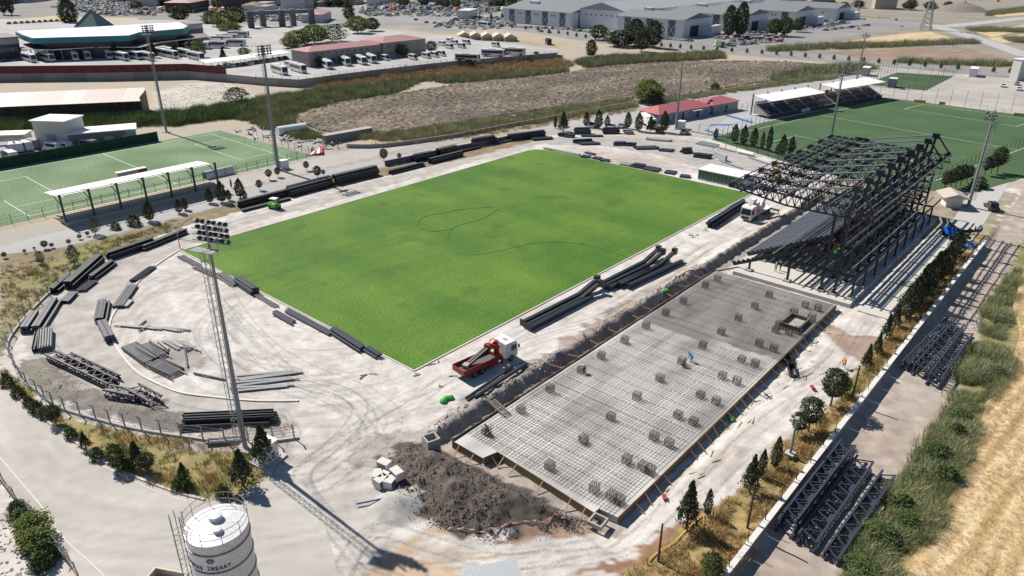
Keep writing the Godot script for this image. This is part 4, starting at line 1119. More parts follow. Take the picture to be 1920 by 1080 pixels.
	cg.slab(-0.4, 0.5, 2.5, 3.4, 1.5, 1.53)
	part(cbp, "cabin_window", cg, plain("glass_dark", lin(0.02, 0.03, 0.04), 0.08))
	var bm2 = Shape.new()
	bm2.beam(Vector3(-0.6, 2.2, -0.3), Vector3(-2.6, 4.6, -0.4), 0.8, 0.9); bm2.beam(Vector3(-2.6, 4.6, -0.4), Vector3(-6.5, 6.2, -0.6), 0.7, 0.75)
	part(t, "boom", bm2, white)
	for q in [[-4.6, -1, dk], [-4.6, 1, dk], [0.1, 1, plain("yellow", lin(0.62, 0.38, 0.02), 0.5)], [0.1, -1, dk]]:
		var og = Shape.new()
		og.beam(Vector3(q[0], 0.95, q[1] * 0.6), Vector3(q[0], 0.95, q[1] * 3.0), 0.24, 0.28); og.beam(Vector3(q[0], 0.1, q[1] * 2.9), Vector3(q[0], 1.0, q[1] * 2.9), 0.16); og.box(Vector3(q[0], 0.08, q[1] * 2.9), Vector3(0.5, 0.08, 0.5))
		part(t, "outrigger", og, q[2])
	# green forklift
	var f = pt(-27.57, -40.85)
	t = thing("forklift", "bright green forklift with white cab roof on the road side straight", "forklift", Vector3(f.x, 0, f.z), -1.2)
	var fg = plain("lime_green", lin(0.12, 0.5, 0.05), 0.4)
	s = Shape.new()
	s.profile([Vector2(-1.4, 0.4), Vector2(1.0, 0.4), Vector2(1.0, 0.9), Vector2(0.4, 1.1), Vector2(-0.6, 1.1), Vector2(-1.0, 1.35), Vector2(-1.45, 1.25)], -0.65, 0.65)
	part(t, "body", s, fg)
	for x in [-0.9, 0.7]:
		for z in [-0.62, 0.62]: wheel_on(t, x, z, 0.38, 0.26, rim)
	s = Shape.new()
	for x in [-0.7, 0.6]:
		for z in [-0.55, 0.55]: s.beam(Vector3(x, 1.0, z), Vector3(x * 0.9, 2.25, z), 0.08)
	part(t, "cab_frame", s, dk)
	s = Shape.new()
	s.slab(-0.85, 0.8, 2.25, 2.36, -0.68, 0.68)
	part(t, "cab_roof", s, white)
	s = Shape.new()
	s.beam(Vector3(1.15, 0.1, -0.4), Vector3(1.15, 2.6, -0.4), 0.12); s.beam(Vector3(1.15, 0.1, 0.4), Vector3(1.15, 2.6, 0.4), 0.12); s.beam(Vector3(1.15, 2.5, -0.4), Vector3(1.15, 2.5, 0.4), 0.1); s.beam(Vector3(1.2, 0.15, -0.4), Vector3(1.2, 0.15, 0.4), 0.1); s.beam(Vector3(1.2, 0.12, -0.3), Vector3(2.2, 0.12, -0.3), 0.1, 0.05); s.beam(Vector3(1.2, 0.12, 0.3), Vector3(2.2, 0.12, 0.3), 0.1, 0.05)
	part(t, "lift_mast", s, dk)
	# blue boom lift behind the stand
	f = pt(54.59, 74.15)
	t = thing("boom_lift", "bright blue boom lift with latticed basket behind the grandstand", "boom lift", Vector3(f.x, ground_y(f.x, f.z), f.z), 0.75)
	var bl = plain("lift_blue", lin(0.01, 0.13, 0.55), 0.4)
	s = Shape.new()
	s.slab(-1.5, 1.5, 0.45, 0.95, -0.9, 0.9)
	part(t, "chassis", s, dk)
	for x in [-1.2, 1.2]:
		for z in [-1.0, 1.0]: wheel_on(t, x, z, 0.5, 0.35, rim)
	s = Shape.new()
	s.profile([Vector2(-1.9, 1.0), Vector2(1.4, 1.0), Vector2(1.2, 2.1), Vector2(-1.2, 2.3), Vector2(-1.9, 1.9)], -1.05, 1.05)
	part(t, "turntable_cover", s, bl)
	s = Shape.new()
	s.beam(Vector3(1.2, 2.6, 0), Vector3(-5.6, 1.9, 0.3), 0.42, 0.5)
	part(t, "boom", s, nil_dark())
	s = Shape.new()
	for y in [0.3, 0.9, 1.4]:
		s.path([Vector3(-6.6, y, -1.2), Vector3(-5.6, y, -1.2), Vector3(-5.6, y, 1.2), Vector3(-6.6, y, 1.2), Vector3(-6.6, y, -1.2)], 0.06, 5)
	for z in [-1.2, -0.4, 0.4, 1.2]:
		for x in [-6.6, -5.6]: s.beam(Vector3(x, 0.25, z), Vector3(x, 1.4, z), 0.07)
	s.slab(-6.6, -5.6, 0.2, 0.3, -1.2, 1.2)
	part(t, "basket", s, bl)
	s = Shape.new()
	s.slab(1.4, 2.0, 0.6, 1.5, -0.8, 0.8)
	part(t, "counterweight", s, plain("kit_green", lin(0.03, 0.25, 0.06), 0.5))
	# yellow loader under the roof
	f = pt(67.81, 31.71)
	t = thing("wheel_loader", "yellow wheel loader standing beyond the grandstand roof", "loader", Vector3(f.x, 0, f.z), 0.3)
	var ye = plain("yellow", lin(0.62, 0.38, 0.02), 0.5)
	s = Shape.new()
	s.profile([Vector2(-3.0, 0.9), Vector2(1.2, 0.9), Vector2(1.0, 1.6), Vector2(-0.6, 1.9), Vector2(-3.0, 1.9)], -0.9, 0.9)
	part(t, "body", s, ye)
	for x in [-2.0, 1.0]:
		for z in [-1.05, 1.05]: wheel_on(t, x, z, 0.75, 0.5, ye)
	s = Shape.new()
	s.slab(-1.0, 0.3, 1.9, 3.2, -0.75, 0.75)
	part(t, "cab", s, plain("glass_dark", lin(0.02, 0.03, 0.04), 0.08))
	s = Shape.new()
	s.slab(-1.1, 0.4, 3.2, 3.32, -0.82, 0.82)
	part(t, "cab_roof", s, ye)
	s = Shape.new()
	s.beam(Vector3(0.8, 1.6, 0), Vector3(3.0, 0.8, 0), 0.9, 0.35); s.profile([Vector2(2.9, 0.1), Vector2(4.2, 0.1), Vector2(3.2, 0.3), Vector2(3.1, 1.3), Vector2(2.9, 1.3)], -1.3, 1.3)
	part(t, "bucket_arm", s, ye)

func nil_dark(): return plain("lamp_black", lin(0.025, 0.026, 0.03), 0.5)

func build_site_bits():
	var cm = concrete()
	# boundary wall on the right: one concrete panel after another, cap blocks proud
	var w = thing("boundary_wall", "long pale concrete boundary wall between site and lower road", "wall")
	var x = -66.0; var i = 0
	var wallm = plain("wall_concrete", lin(0.4, 0.39, 0.37), 0.9, 0, "soil", 0.3); var capm = plain("wall_cap", lin(0.66, 0.65, 0.62), 0.9, 0, "soil", 0.3)
	while x < 54.0:
		var s = Shape.new()
		s.slab(x, x + 3.96, -1.1, 0.42, 80.15, 80.5)
		part(w, "panel", s, wallm)
		var c = Shape.new()
		c.slab(x + 0.01, x + 3.95, 0.42, 0.56 + 0.05 * sin(i * 2.3), 80.05, 80.62)
		part(w, "cap", c, capm)
		var p = Shape.new()
		p.tube(Vector3(x + 0.4, 0.5, 80.2), Vector3(x + 0.4, 1.9, 80.1), 0.05, 0.04, 6)
		part(w, "fence_post", p, nil_dark())
		x += 4.0; i += 1
	# curved site fence, lower left
	var pts = smooth(outline([-69.65, -35.95, -75.65, -31.11, -80.68, -25.54, -84.15, -20.92, -86.77, -16.54, -87.81, -12.49, -88.81, -4.83, -88.68, 0.5, -88.18, 6.1, -86.17, 12.11, -84.07, 17.41, -81.08, 23.14, -77.62, 28.87, -75.08, 31.44, -72.17, 33.51]), 5)
	var fo = thing("site_fence", "curved site fence of grey posts with sloping arms and wire on the bend", "fence")
	var wires = [Shape.new(), Shape.new(), Shape.new(), Shape.new()]
	var acc = 0.0
	for k in pts.size():
		var q = pts[k]
		var yb = ground_y(q.x, q.y)
		if k > 0:
			for j in 4: wires[j].tube(V(pts[k - 1], ground_y(pts[k - 1].x, pts[k - 1].y) + 0.5 + j * 0.45), V(q, yb + 0.5 + j * 0.45), 0.025, 0.025, 4, false)
			acc += q.distance_to(pts[k - 1])
		if acc > 2.2 or k == 0:
			acc = 0.0
			var s = Shape.new()
			var inn = (Vector2(-45, 0) - q).normalized() * 0.45
			s.beam(V(q, yb - 0.1), V(q, yb + 1.9), 0.14); s.beam(V(q, yb + 1.9), V(q - inn, yb + 2.35), 0.12)
			part(fo, "post", s, plain("post_grey", lin(0.34, 0.33, 0.31), 0.8))
	for j in 4: part(fo, "wire", wires[j], plain("galv_mast", lin(0.24, 0.255, 0.265)))
	var kb = Shape.new()
	for k in pts.size() - 1: kb.beam(V(pts[k], 0.12), V(pts[k + 1], 0.12), 0.3, 0.34)
	part(fo, "base_kerb", kb, cm)
	# inner kerb of the track bend
	var kp = smooth(outline([-52.41, -33.31, -59.89, -28.63, -67.19, -21.66, -72.31, -15.62, -75.11, -10.79, -76.68, -5.22, -77.65, 0.46, -78.03, 5.69, -77.47, 10.28, -76.55, 14.16, -74.35, 18.12, -71.23, 22.9, -67.68, 26.91]), 5)
	var ki = thing("track_kerb", "pale concrete kerb curving round the inside of the track bend", "kerb")
	for k in kp.size() - 1:
		var s = Shape.new()
		s.beam(V(kp[k], 0.06), V(kp[k].lerp(kp[k + 1], 0.985), 0.06), 0.3, 0.2)
		part(ki, "kerb_stone", s, plain("wall_cap", lin(0.66, 0.65, 0.62)))
	# road kerb of the grass island
	var rk = smooth(outline([-91.15, -9.47, -90.92, -6.03, -90.58, 1.64, -90.18, 8.4, -89.53, 15.41, -88.82, 21.57, -87.96, 25.54, -86.97, 29.01, -85.94, 32.2, -84.67, 35.24]), 5)
	var ro = thing("road_kerb", "weathered pink and white kerb between bend road and dry grass island", "kerb")
	for k in rk.size() - 1:
		var s = Shape.new()
		s.beam(V(rk[k], 0.07), V(rk[k].lerp(rk[k + 1], 0.98), 0.07), 0.28, 0.22)
		part(ro, "kerb_stone", s, plain("kerb_pink", lin(0.5, 0.4, 0.36), 0.9, 0, "soil", 0.4) if k % 2 else plain("kerb_white", lin(0.6, 0.56, 0.52), 0.9, 0, "soil", 0.4))
	# touchline kerb round the pitch
	var tk = thing("pitch_kerb", "thin pale concrete edging around the green pitch", "kerb")
	for q in [[Vector3(-53.2, 0.05, -32.4), Vector3(49, 0.05, -32.4)], [Vector3(53.2, 0.05, -27), Vector3(53.2, 0.05, 32.4)], [Vector3(53.2, 0.05, 32.4), Vector3(-53.2, 0.05, 32.4)], [Vector3(-53.2, 0.05, 32.4), Vector3(-53.2, 0.05, -32.4)]]:
		var s = Shape.new()
		s.beam(q[0], q[1], 0.22, 0.16)
		part(tk, "edging", s, plain("kerb_white", lin(0.6, 0.56, 0.52)))
	# hose lying on the pitch
	var hp = []
	for q in smooth(outline([-0.01, 33.14, 0.51, 26.25, -0.43, 20.64, -5.07, 15.06, -11.74, 12.64, -16.56, 10.89, -19.08, 8.48, -18.28, 4.57, -15.66, 0.76, -10.27, -3.17, -2.83, -2.69, 3.54, -3.89, 4.75, -5.78, 0.67, -9.19, -5.25, -11.47, -9.83, -12.42, -13.36, -10.39, -15.07, -7.55, -14.32, -4.42, -10.71, -2.73]), 5): hp.append(V(q, 0.12))
	var hs = Shape.new()
	hs.path(hp, 0.03, 5)
	single("irrigation_hose", hs, plain("hose_green", lin(0.06, 0.11, 0.04), 0.6), "thin dark irrigation hose looping across the green pitch", "hose")
	# block pile and manhole rings beside the soil heap
	var bw = plain("block_white", lin(0.62, 0.61, 0.58), 0.9, 0, "soil", 0.5)
	var blocks = [pt(-71.2, 47.25), pt(-70.62, 48.04), pt(-70.91, 46.29), pt(-70.06, 46.86), pt(-69.72, 48.03), pt(-69.62, 45.9)]
	for k in blocks.size():
		var o = thing("concrete_box", "pale hollow concrete box in the pile at the soil heap", "concrete box", Vector3(blocks[k].x, 0.15 + (0.55 if k > 3 else 0.0), blocks[k].z), 0.35 * k, "hollow concrete boxes")
		for q in [[-0.7, 0.7, 0.0, 0.14, -0.5, 0.5], [-0.7, 0.7, 0.86, 1.0, -0.5, 0.5], [-0.7, -0.56, 0.14, 0.86, -0.5, 0.5], [0.56, 0.7, 0.14, 0.86, -0.5, 0.5]]:
			var s = Shape.new()
			s.slab(q[0], q[1], q[2], q[3], q[4], q[5])
			part(o, "wall", s, bw)
	for r in [[pt(-63.04, 46.25), 1.9, -0.3, "square concrete manhole shaft standing at the end of the trench"], [pt(-60.1, 67.34), 0.5, 0.1, "square concrete manhole frame sunk beside the outer slab corner"]]:
		var o = thing("manhole_shaft", r[3], "manhole", Vector3(r[0].x, -0.5, r[0].z), r[2])
		for q in [[-0.8, 0.8, -0.8, -0.62], [-0.8, 0.8, 0.62, 0.8], [-0.8, -0.62, -0.62, 0.62], [0.62, 0.8, -0.62, 0.62]]:
			for lv in 2:
				var s = Shape.new()
				s.slab(q[0], q[1], lv * (r[1] * 0.5) + 0.02, (lv + 1) * (r[1] * 0.5), q[2], q[3])
				part(o, "ring", s, plain("block_grey", lin(0.4, 0.38, 0.35), 0.9, 0, "soil", 0.5))
	# blue pipe and warning tape
	var bp = Shape.new()
	bp.path([pt(-74.89, 47.68, 0.3), pt(-72.88, 48.96, 0.35), pt(-70.72, 49.82, 0.5)], 0.09, 6)
	single("blue_pipe", bp, plain("pipe_blue", lin(0.03, 0.08, 0.3), 0.4), "dark blue plastic pipe lying across the small gravel heap", "pipe")
	var tp = Shape.new()
	var tpp = []
	for q in smooth(outline([-71.08, 57.12, -69.9, 58.89, -68.63, 60.56, -66.81, 61.75, -65.19, 63.14, -64.78, 63.82, -63.2, 64.27, -62.38, 64.98]), 4): tpp.append(V(q, ground_y(q.x, q.y) + 0.25))
	for k in tpp.size() - 1:
		tp.col = Color(0.6, 0.12, 0.12) if k % 2 else Color(0.75, 0.7, 0.68)
		tp.beam(tpp[k], tpp[k + 1], 0.03, 0.12)
	single("warning_tape", tp, tinted("tape", 0.6), "red and white warning tape strung along the soil heap foot", "tape")
	# green sacks and small coloured litter
	for r in [[pt(-55.03, 40.8), "green sack heap lying on the white ground near the trench", 1.0], [pt(-8.05, 44.96), "green bundle at the trench edge by the black hose", 0.55], [pt(-33.85, 69.27), "green cloth by the formwork on the site road", 0.5], [pt(-17.88, 78.52), "green cloth in the dry grass beside the wall", 0.6]]:
		var s = Shape.new()
		for k in 5:
			var p = Vector3(rng.randf_range(-0.8, 0.8), 0.0, rng.randf_range(-0.3, 0.3)) * r[2]
			s.lathe(p, [Vector2(0.0, 0.0), Vector2(0.45, 0.05), Vector2(0.4, 0.28), Vector2(0.2, 0.42), Vector2(0.0, 0.45)], 7)
		var o = single("green_sack", s, plain("sack_green", lin(0.03, 0.3, 0.035), 0.6), r[1], "sack", "green sacks and cloths")
		o.position = Vector3(r[0].x, ground_y(r[0].x, r[0].z), r[0].z); o.scale = Vector3.ONE * (0.6 + r[2] * 0.5)
	for r in [[pt(-20.65, 74.24), "small red cart lying on the white site road"], [pt(-52.13, 70.37), "red wheelbarrow frame by the outer slab corner"]]:
		var s = Shape.new()
		s.profile([Vector2(-0.5, 0.25), Vector2(0.4, 0.2), Vector2(0.6, 0.5), Vector2(-0.7, 0.55)], -0.35, 0.35); s.beam(Vector3(-0.5, 0.4, -0.3), Vector3(-1.4, 0.5, -0.3), 0.06); s.beam(Vector3(-0.5, 0.4, 0.3), Vector3(-1.4, 0.5, 0.3), 0.06); s.tube(Vector3(0.6, 0.2, -0.05), Vector3(0.6, 0.2, 0.05), 0.2, 0.2, 10)
		var o = single("wheelbarrow", s, plain("barrow_red", lin(0.3, 0.04, 0.035), 0.7), r[1], "wheelbarrow", "red barrows")
		o.position = Vector3(r[0].x, ground_y(r[0].x, r[0].z), r[0].z); o.rotation.y = 0.7; o.scale = Vector3.ONE * 0.65
	# black hose on the trench bank
	var bh = Shape.new(); var bhp = []
	for q in smooth(outline([-11.06, 45.61, -6.68, 44.27, -1.2, 43.75, 3.54, 44.84, 7.57, 46.44, 13.51, 49.32]), 4): bhp.append(V(q, ground_y(q.x, q.y) + 0.12))
	bh.path(bhp, 0.08, 6)
	single("black_hose", bh, plain("hose", lin(0.05, 0.07, 0.06)), "thick dark hose curving along the trench bank", "hose")
	# yellow hose on the dry slope
	var yh = Shape.new(); var yhp = []
	for q in smooth(outline([-61.3, 74.28, -61.03, 73.89, -59.68, 73.89, -57.55, 74.41, -54.84, 74.54, -52.69, 74.7, -51.9, 74.77, -53.37, 75.65, -54.9, 77.74, -55.58, 79.56, -55.78, 80.35]), 5): yhp.append(V(q, ground_y(q.x, q.y) + 0.15))
	yh.path(yhp, 0.06, 5)
	single("yellow_hose", yh, plain("hose_yellow", lin(0.7, 0.55, 0.1), 0.6), "yellow hose looping through dry grass towards the boundary wall", "hose")
	# timber poles on the right verge
	for r in [[pt(-60.34, 74.46), 4.6], [pt(-50.89, 79.02), 5.6], [pt(-20.18, 79.14), 5.0], [pt(35, 78.78), 6.0]]:
		var s = Shape.new()
		var y = ground_y(r[0].x, r[0].z)
		s.tube(Vector3(r[0].x, y, r[0].z), Vector3(r[0].x, y + r[1], r[0].z), 0.13, 0.1, 8)
		single("timber_pole", s, plain("pole_wood", lin(0.09, 0.065, 0.045), 0.8, 0, "fine", 0.8), "dark timber pole standing on the dry verge beside the boundary wall", "pole", "timber poles on the verge")
	var lp = pt(-37.01, 77.73)
	var st = thing("street_lamp", "short grey lamp column on a concrete foot among the verge trees", "street lamp", Vector3(lp.x, 0, lp.z))
	var s1 = Shape.new()
	s1.tube(Vector3(0, 0.2, 0), Vector3(0, 5.0, 0), 0.16, 0.12, 8)
	part(st, "column", s1, plain("galv_mast", lin(0.24, 0.255, 0.265)))
	var s2 = Shape.new()
	s2.slab(-0.5, 0.5, 0, 0.25, -0.5, 0.5)
	part(st, "foot", s2, cm)
	var s3 = Shape.new()
	s3.slab(-0.5, 0.15, 4.9, 5.1, -0.2, 0.2)
	part(st, "lamp_head", s3, plain("dusty_grey", lin(0.35, 0.33, 0.32)))
	# kiosk by the near mast
	var kq = pt(-76.68, 34.32)
	var kt = thing("ticket_kiosk", "small white kiosk with dark base slab behind a dark cypress", "kiosk", Vector3(kq.x, 0, kq.z), 0.2)
	var k1 = Shape.new()
	k1.slab(-0.9, 0.9, 0.2, 2.4, -0.8, 0.8)
	part(kt, "wall", k1, plain("truck_white", lin(0.72, 0.72, 0.71)))
	var k2 = Shape.new()
	k2.slab(-1.0, 1.0, 2.4, 2.52, -0.9, 0.9)
	part(kt, "roof", k2, plain("white_sheet", lin(0.75, 0.75, 0.74), 0.5))
	var k3 = Shape.new()
	k3.slab(-1.6, 1.6, 0, 0.2, -1.4, 1.4)
	part(kt, "base_slab", k3, cm)
	# green fence hut at the far corner
	var ht = thing("storage_hut", "white flat roofed hut with green ribbed cladding at the grandstand corner of the pitch", "hut", Vector3(58.6, 0, 23.0), 0.0)
	var h1 = Shape.new()
	h1.slab(-3.0, 3.2, 0, 2.5, -6.0, 6.0)
	part(ht, "wall", h1, plain("hut_white", lin(0.6, 0.62, 0.6), 0.7))
	var h2 = Shape.new()
	h2.slab(-3.2, 3.4, 2.5, 2.65, -6.2, 6.2)
	part(ht, "roof", h2, plain("white_sheet", lin(0.75, 0.75, 0.74)))
	for k in 12:
		var h3 = Shape.new()
		h3.slab(-3.12, -3.0, 0.3, 2.3, -5.9 + k, -5.05 + k)
		part(ht, "green_panel", h3, plain("panel_green", lin(0.07, 0.17, 0.12), 0.6, 0, "fine", 0.5))
	# cement silo in the near corner
	build_silo()

func build_silo():
	var o = thing("cement_silo", "tall white ringed cement silo with rail round its top", "silo", Vector3(-94.07, 0, 60.5))
	var wm = plain("silo_white", lin(0.68, 0.69, 0.71), 0.4, 0, "fine", 0.15); var gy = plain("silo_band", lin(0.16, 0.18, 0.21), 0.5); var gv = plain("galv_mast", lin(0.24, 0.255, 0.265))
	var R = 1.9; var H = 18.7
	var s = Shape.new()
	s.lathe(Vector3.ZERO, [Vector2(0.25, 3.4), Vector2(R, 7.0), Vector2(R, H)], 48)
	var shell = part(o, "shell", s, wm)
	for k in 7:
		var y = H - 0.7 - 1.4 * k
		var b = Shape.new()
		b.lathe(Vector3.ZERO, [Vector2(R, y - 0.05), Vector2(R + 0.06, y - 0.04), Vector2(R + 0.06, y + 0.04), Vector2(R, y + 0.05)], 48)
		part(shell, "ring_band", b, gy)
	var rf = Shape.new()
	rf.lathe(Vector3.ZERO, [Vector2(R + 0.03, H), Vector2(R + 0.03, H + 0.08), Vector2(0.0, H + 0.35)], 48)
	part(o, "roof", rf, wm)
	var fl = Shape.new()
	fl.lathe(Vector3(0.15, H + 0.25, -0.3), [Vector2(0.42, -0.1), Vector2(0.42, 0.38), Vector2(0.0, 0.42)], 20)
	part(o, "filter_housing", fl, wm)
	var f2 = Shape.new()
	f2.lathe(Vector3(-0.3, H + 0.2, 0.75), [Vector2(0.28, -0.1), Vector2(0.28, 0.25), Vector2(0.0, 0.28)], 16)
	part(o, "manhole_cover", f2, wm)
	for y in [0.55, 1.05]:
		var r = Shape.new()
		for i in 32:
			var a0 = TAU * i / 32; var a1 = TAU * (i + 1) / 32
			r.tube(Vector3(cos(a0) * R * 1.02, H + y, sin(a0) * R * 1.02), Vector3(cos(a1) * R * 1.02, H + y, sin(a1) * R * 1.02), 0.022, 0.022, 5, false)
		part(o, "guard_rail", r, gv)
	for i in 10:
		var p = Shape.new()
		p.tube(Vector3(cos(TAU * i / 10) * R * 1.02, H, sin(TAU * i / 10) * R * 1.02), Vector3(cos(TAU * i / 10) * R * 1.02, H + 1.08, sin(TAU * i / 10) * R * 1.02), 0.022, 0.022, 5)
		part(o, "rail_post", p, gv)
	for i in 4:
		var l = Shape.new()
		var d = Vector3(cos(PI / 4 + i * PI / 2), 0, sin(PI / 4 + i * PI / 2)) * R * 0.97
		l.beam(d, d + Vector3.UP * 7.2, 0.22)
		part(o, "leg", l, gy)
	# ladder with cage on the left side as seen from the road
	var ld = Shape.new()
	var c = Vector3(-0.72, 0, -0.69).normalized()
	var sd = Vector3(-c.z, 0, c.x)
	for q in [-0.25, 0.25]: ld.beam(c * (R + 0.15) + sd * q + Vector3.UP * 1.0, c * (R + 0.15) + sd * q + Vector3.UP * (H + 1.1), 0.05)
	for q in [-0.35, 0.0, 0.35]: ld.beam(c * (R + (0.85 if q == 0.0 else 0.65)) + sd * q + Vector3.UP * 3.5, c * (R + (0.85 if q == 0.0 else 0.65)) + sd * q + Vector3.UP * (H + 1.1), 0.04)
	var y2 = 1.2
	while y2 < H:
		ld.beam(c * (R + 0.15) + sd * -0.25 + Vector3.UP * y2, c * (R + 0.15) + sd * 0.25 + Vector3.UP * y2, 0.035)
		if int(y2 * 2) % 2 == 0 and y2 > 3.4:
			var pth = [c * (R + 0.15) + sd * -0.3, c * (R + 0.65) + sd * -0.36, c * (R + 0.87), c * (R + 0.65) + sd * 0.36, c * (R + 0.15) + sd * 0.3]
			for k in 4: ld.beam(pth[k] + Vector3.UP * y2, pth[k + 1] + Vector3.UP * y2, 0.03)
		y2 += 0.4
	part(o, "caged_ladder", ld, gv)
	# lettering and emblem on the shell
	var tm = plain("letter_navy", lin(0.015, 0.02, 0.12), 0.5)
	var face = atan2(97.7 - 60.5, -108.8 + 94.07)   # direction of the side that faces the road outside
	var word = "HAMTAŞ İNŞAAT"
	var font = SystemFont.new()
	font.font_names = PackedStringArray(["Droid Sans"]); font.font_weight = 700
	for i in word.length():
		if word[i] == " ": continue
		var ang = face + 1.43 - i * 0.13
		var tmesh = TextMesh.new()
		tmesh.text = word[i]; tmesh.font = font; tmesh.font_size = 30; tmesh.pixel_size = 0.0125; tmesh.depth = 0.02
		var p = part(shell, "letter", tmesh, tm)
		p.position = Vector3(cos(ang) * (R + 0.015), H - 1.72, sin(ang) * (R + 0.015))
		p.rotation.y = PI / 2 - ang
	var em = Shape.new()
	var ea = face + 0.41
	var en = Vector3(cos(ea), 0, sin(ea)); var es = Vector3(-en.z, 0, en.x)
	for i in 6:
		var a0 = TAU * i / 6; var a1 = TAU * (i + 1) / 6
		em.facing(en * (R + 0.04) + Vector3.UP * (H - 1.1), en * (R + 0.04) + es * cos(a0) * 0.24 + Vector3.UP * ((H - 1.1) + sin(a0) * 0.21), en * (R + 0.04) + es * cos(a1) * 0.24 + Vector3.UP * ((H - 1.1) + sin(a1) * 0.21), en)
	part(shell, "emblem", em, tm)
	var em2 = Shape.new()
	for q in [-0.06, 0.06]: em2.beam(en * (R + 0.05) + es * q + Vector3.UP * (H - 1.22), en * (R + 0.05) + es * q + Vector3.UP * (H - 0.98), 0.035, 0.02)
	em2.beam(en * (R + 0.05) + es * -0.06 + Vector3.UP * (H - 1.2), en * (R + 0.05) + es * 0.06 + Vector3.UP * (H - 1.15), 0.03, 0.02)
	part(shell, "emblem_mark", em2, wm)
	# hopper plant beside the silo
	var hp = thing("mixing_hopper", "open steel hopper with beige rim beside the silo foot", "hopper", Vector3(-93.6, 0, 45.6), 0.5)
	for q in [[-1.4, 1.4, -1.6, -1.45], [-1.4, 1.4, 1.45, 1.6], [-1.4, -1.25, -1.45, 1.45], [1.25, 1.4, -1.45, 1.45]]:
		var b = Shape.new()
		b.slab(q[0], q[1], 1.6, 3.0, q[2], q[3])
		part(hp, "wall", b, plain("beige_paint", lin(0.55, 0.48, 0.38), 0.6, 0, "fine", 0.6))
	var hf = Shape.new()
	hf.slab(-1.25, 1.25, 2.3, 2.4, -1.45, 1.45)
	part(hp, "screen", hf, plain("dusty_grey", lin(0.35, 0.33, 0.32)))
	for q in [[-1.2, -1.4], [1.2, -1.4], [-1.2, 1.4], [1.2, 1.4]]:
		var b = Shape.new()
		b.slab(q[0] - 0.1, q[0] + 0.1, 0, 1.6, q[1] - 0.1, q[1] + 0.1)
		part(hp, "leg", b, gy)

# ---------------------------------------------------------------- plants
func leafy(kind, seed_, n, leaf, c1, c2):
	# crown one unit high and about one unit wide, made of small leaf faces in clumps
	var r = RandomNumberGenerator.new()
	r.seed = seed_
	var nz = FastNoiseLite.new()
	nz.seed = seed_; nz.frequency = 1.3; nz.fractal_octaves = 2
	var s = Shape.new()
	var done = 0
	while done < n:
		var t = r.randf(); var ang = r.randf() * TAU
		var rad = 0.5
		match kind:
			"cypress": rad = 0.5 * pow(sin(PI * clampf(0.08 + 0.92 * pow(t, 0.75), 0, 1)), 0.75)
			"pine": rad = 0.5 * (1.0 - t * 0.93) * (0.75 + 0.35 * absf(sin(t * 17.0)))
			"round": rad = 0.5 * sqrt(maxf(0, 1.0 - pow(2.0 * t - 1.0, 2)))
			"bush": rad = 0.5 * sqrt(maxf(0, 1.0 - t * t))
			"leafy": rad = 0.5 * sqrt(maxf(0, 1.0 - pow(1.9 * t - 0.9, 2))) if t > 0.02 else 0.2
		var lump = 1.0 + 0.55 * nz.get_noise_3d(cos(ang) * 1.2, t * 3.0, sin(ang) * 1.2)
		var q = sqrt(r.randf_range(0.25, 1.0))
		var p = Vector3(cos(ang) * rad * q * lump, t, sin(ang) * rad * q * lump)
		if nz.get_noise_3d(p.x * 5.0, p.y * 5.0, p.z * 5.0) < -0.3: 
			done += 1
			continue
		var tone = r.randf()
		s.col = c1.lerp(c2, tone)
		for k in 3:
			var d = Vector3(r.randfn(), r.randfn() * 0.7 + 0.3, r.randfn()).normalized() * leaf * r.randf_range(0.7, 1.3)
			var e = Vector3(r.randfn(), r.randfn(), r.randfn()).normalized() * leaf * 0.5
			s.tri(p - e, p + e, p + d)
		done += 1
	return s.mesh()

func trunk_mesh(bare, seed_):
	var r = RandomNumberGenerator.new()
	r.seed = seed_
	var s = Shape.new()
	s.tube(Vector3(0, -0.03, 0), Vector3(0.01, bare + 0.15, 0.01), 0.028, 0.02, 7, false); s.tube(Vector3(0.01, bare + 0.15, 0.01), Vector3(0, 0.9, 0), 0.02, 0.004, 6, false)
	for i in 8:
		var y = bare + 0.05 + 0.08 * i
		var a = r.randf() * TAU
		s.tube(Vector3(0, y, 0), Vector3(cos(a) * 0.2, y + 0.1, sin(a) * 0.2), 0.01, 0.003, 4, false)
	return s.mesh()

var kinds = {}
func make_kinds():
	var leafm = tinted("leaf", 0.75)
	leafm.backlight_enabled = true; leafm.backlight = Color(0.05, 0.07, 0.02)
	var dk = Color(0.032, 0.047, 0.022); var dk2 = Color(0.1, 0.12, 0.058)
	var gr = Color(0.04, 0.07, 0.02); var gr2 = Color(0.11, 0.16, 0.04)
	var pale = Color(0.09, 0.11, 0.05); var pale2 = Color(0.19, 0.21, 0.11)
	var lime = Color(0.12, 0.17, 0.03); var lime2 = Color(0.24, 0.28, 0.06)
	# kind: crown shape, count of leaf clumps, leaf size, colours, bare trunk share, width/height
	var defs = {"cypress": ["cypress", 1700, 0.06, dk, dk2, 0.1], "pine": ["pine", 1500, 0.065, dk, dk2, 0.18], "round": ["round", 1700, 0.06, dk, dk2, 0.3], "bush": ["bush", 1100, 0.075, gr, gr2, 0.0], "leafy": ["leafy", 2000, 0.055, gr, gr2, 0.15], "pale": ["leafy", 700, 0.07, pale, pale2, 0.15], "lime": ["leafy", 2000, 0.055, lime, lime2, 0.12], "dark": ["leafy", 2200, 0.055, dk, dk2, 0.12]}
	for k in defs:
		var v = []
		for i in 3:
			v.append([leafy(defs[k][0], 11 + i * 7 + k.hash() % 50, defs[k][1], defs[k][2], defs[k][3], defs[k][4]), trunk_mesh(defs[k][5], 5 + i), defs[k][5]])
		kinds[k] = v

